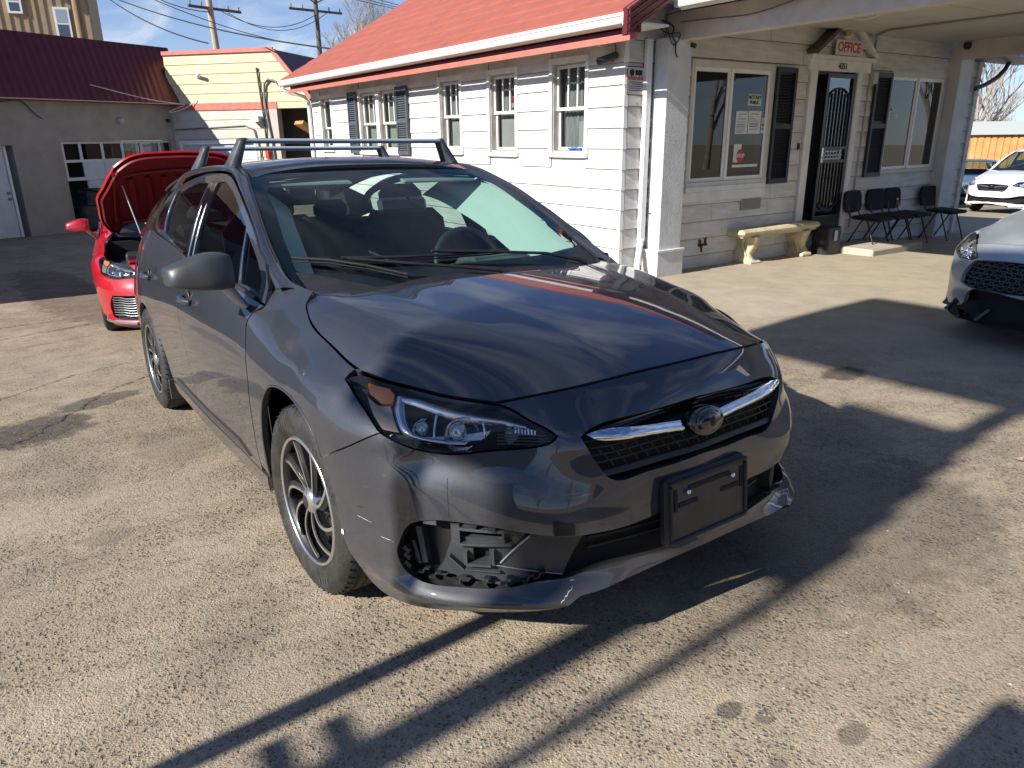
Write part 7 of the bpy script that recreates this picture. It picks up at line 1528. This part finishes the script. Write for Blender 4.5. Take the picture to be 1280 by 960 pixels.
# raised hood
Hm = G(); hl_, = (hood_o,); me0 = hood_o.data; hx, hz_ = -.30, .95; ang = math.radians(56)
V = np.array([v.co[:] for v in me0.vertices]); Fh = [tuple(p.vertices) for p in me0.polygons]
def raise_(V, dz=0.):
    x = V[:, 0]-hx; z = V[:, 2]-hz_+dz; c, s_ = math.cos(ang), math.sin(ang); W_ = V.copy(); W_[:, 0] = hx+x*c-z*s_; W_[:, 2] = hz_+x*s_+z*c; return W_
top = raise_(V); hoodr = G(); hoodr.add(top, Fh, True); ho = hoodr.build('raised_hood', redp, rc)
V2 = V.copy(); V2[:, 1] *= .95; V2[:, 0] = (V2[:, 0]-.2)*.95+.2; und = raise_(V2, -.035); u_ = G(); u_.add(und, [f[::-1] for f in Fh], True); u_.build('hood_underside', mat('dark red underside', (.15, .004, .010), .5, coat=.3), ho)
rbs = G()
def hp(x, y, dz=-.05): return raise_(np.array([[x, y, hood_z(x, y)[0]]]), dz)[0]
for y in (-.42, -.28, -.14, .0, .14, .28, .42): rbs.bar(hp(-.02, y), hp(.48, y), .045, .03)
for (x_, a_, b_) in ((.56, -.5, .5), (-.08, -.56, .56)): rbs.tube([hp(x_-.04*abs(y)*2, y) for y in np.linspace(a_, b_, 12)], .022, 6)
for s_ in (-1, 1): rbs.tube([hp(x, s_*(.60-.10*max(0, x))) for x in np.linspace(-.1, .6, 8)], .022, 6)
rbs.build('hood_rib', mat('dark red rib', (.13, .004, .009), .45), ho)
g = G(); g.tube([(.44, -.36, .73), hp(.40, -.50, -.05)], .007, 6); g.build('prop_rod', mat('pale steel rod', (.6, .6, .58), .3, .8), rc)
g = G()                                                    # engine bay
g.box((.15, 0, .66), (.62, 1.25, .10)); g.box((.18, .1, .76), (.34, .42, .10), None, .02); g.box((.30, -.45, .74), (.22, .24, .14), None, .02); g.build('engine', mat('engine black', (.02, .02, .022), .5, var=.5, vscale=10), rc)
g = G(); g.box((.22, -.28, .80), (.18, .22, .05), None, .015); g.box((.46, 0, .745), (.10, 1.1, .03), None, .01); g.build('engine_cover', redp, rc)
g = G(); rr2 = random.Random(4); [g.tube([(rr2.uniform(0, .5), rr2.uniform(-.6, .6), .74), (rr2.uniform(0, .5), rr2.uniform(-.6, .6), .80), (rr2.uniform(0, .5), rr2.uniform(-.6, .6), .73)], .012, 5) for _ in range(14)]; g.build('hose', blk, rc)
g = G(); g.box((.38, -.30, .81), (.05, .05, .02)); g.box((.10, -.35, .82), (.06, .04, .02)); g.build('bright_cap', chrome_m, rc)
# silver car at the right edge: bumper torn off below, large honeycomb grille
sx, sy, sh = .26, 4.98, math.radians(-94)
sc_ = variant('pale silver car with a torn front bumper at the right edge', silvp, (sx, sy, gz(sx, sy)), sh, (1.02, 1.02, .97), BASIC-{'front_bumper', 'grille', 'lower_intake', 'hood_liner', 'wiper', 'door_mirror'}, skip=('side_reflector',))
bch3 = [bt, O['hl_in'], O['hl_bot'], O['seam_bf'][::-1], [(74.93, .5438), (73.0, .482), (71.9, .398), (71.3, .308), (70.3, .255)], [(70.3, .255), (66, .22)], [(66, .22), (60, .20), (56, .235)], [(56, .235), (50, .29), (44, .27), (38, .33), (34, .30), (31, .36)], [(31, .36), (28, .42), (12, .43), (0, .42)]]
gg3 = symsegs([[(0, .665), (20, .66), (30, .64)], [(30, .64), (35, .56), (34, .47)], [(34, .47), (28, .45), (0, .45)]])
vv = [[(60, .50), (57, .44), (52, .34)], [(52, .34), (56, .30), (62, .33)], [(62, .33), (62.5, .42), (60, .50)]]
sheet(bodyS, symsegs(bch3), [gg3, vv, [[(-a, b) for a, b in s_] for s_ in vv]], res=.025, sc=SC, gap=.002, lip=.03).build('front_bumper', silvp, sc_)
g = G()
for s_ in (-1, 1): T = np.linspace(2, 64, 30); g.grid(np.array([[offs(bodyS, -.06)(np.array([s_*t]), np.array([z]))[0] for z in (.24, .34, .5, .68)] for t in T]))
g.build('grille_backing', dblk, sc_)
hcm = mat('worn black grille', (.10, .10, .105), .4, var=.3)
for s_ in (-1, 1):
    g = G()
    for k in range(6):
        z = .475+k*.033
        for j in range(9):
            t = j*4.0+(2.0 if k % 2 else 0)
            if t > 33: continue
            P = offs(bodyS, -.02)(s_*np.array([t-1.7, t-.9, t+.9, t+1.7, t+.9, t-.9, t-1.7]), z+np.array([0, .015, .015, 0, -.015, -.015, 0])); g.tube(P, .004, 4)
    g.build('honeycomb', hcm, sc_)
    g = G(); [g.tube(offs(bodyS, -.01)(s_*np.array([60.5-k*.8-q_*2.0, 58.5-k*.8-q_*2.0]), np.array([.46-k*.022, .445-k*.022])), .004, 4) for k in range(7) for q_ in (0, 1)]; g.build('vent_mesh', hcm, sc_)
    for k in range(7): G().bar(*offs(bodyS, -.04-.02*(k % 2))(s_*np.array([48-k*4., 44-k*4.]), np.array([.24+.02*(k % 3), .30-.03*(k % 2)])), .03, .02).build('broken_clip', hcm, sc_)
# background row beyond the office
bg_cars = (('white compact SUV with a dark lower bumper, nearest in the back lot', whitep, (-6.75, 21.0), math.radians(-96), (.98, 1.03, 1.14)),
           ('dark blue sedan parked beside the white SUV', darkp, (-9.3, 21.6), math.radians(-60), (1.0, 1.0, .95)),
           ('white car seen from behind with a red tail light', whitep, (-12.6, 24.5), math.radians(110), (1, 1, 1.05)),
           ('grey teal sedan behind the white compact SUV', tealp, (-9.6, 25.6), math.radians(-62), (1.05, 1.0, .97)),
           ('tall white SUV with black windows furthest back', whitep, (-12.0, 30.0), math.radians(15), (1.15, 1.08, 1.20)),
           ('dark SUV at the right edge of the back lot', darkp, (-7.0, 31.5), math.radians(15), (1.1, 1.05, 1.15)))
for lb, pt, (x, y), hd, sc3 in bg_cars: variant(lb, pt, (x, y, gz(x, y)), hd, sc3, (BASIC-{'inner_liner', 'front_seat', 'rear_seat', 'door_lining', 'cowl', 'wiper', 'door_mirror'}), group='cars in the back lot')
for (x, y, lb) in ((-12.9, 21.0, 'red tail light cluster'),): pass
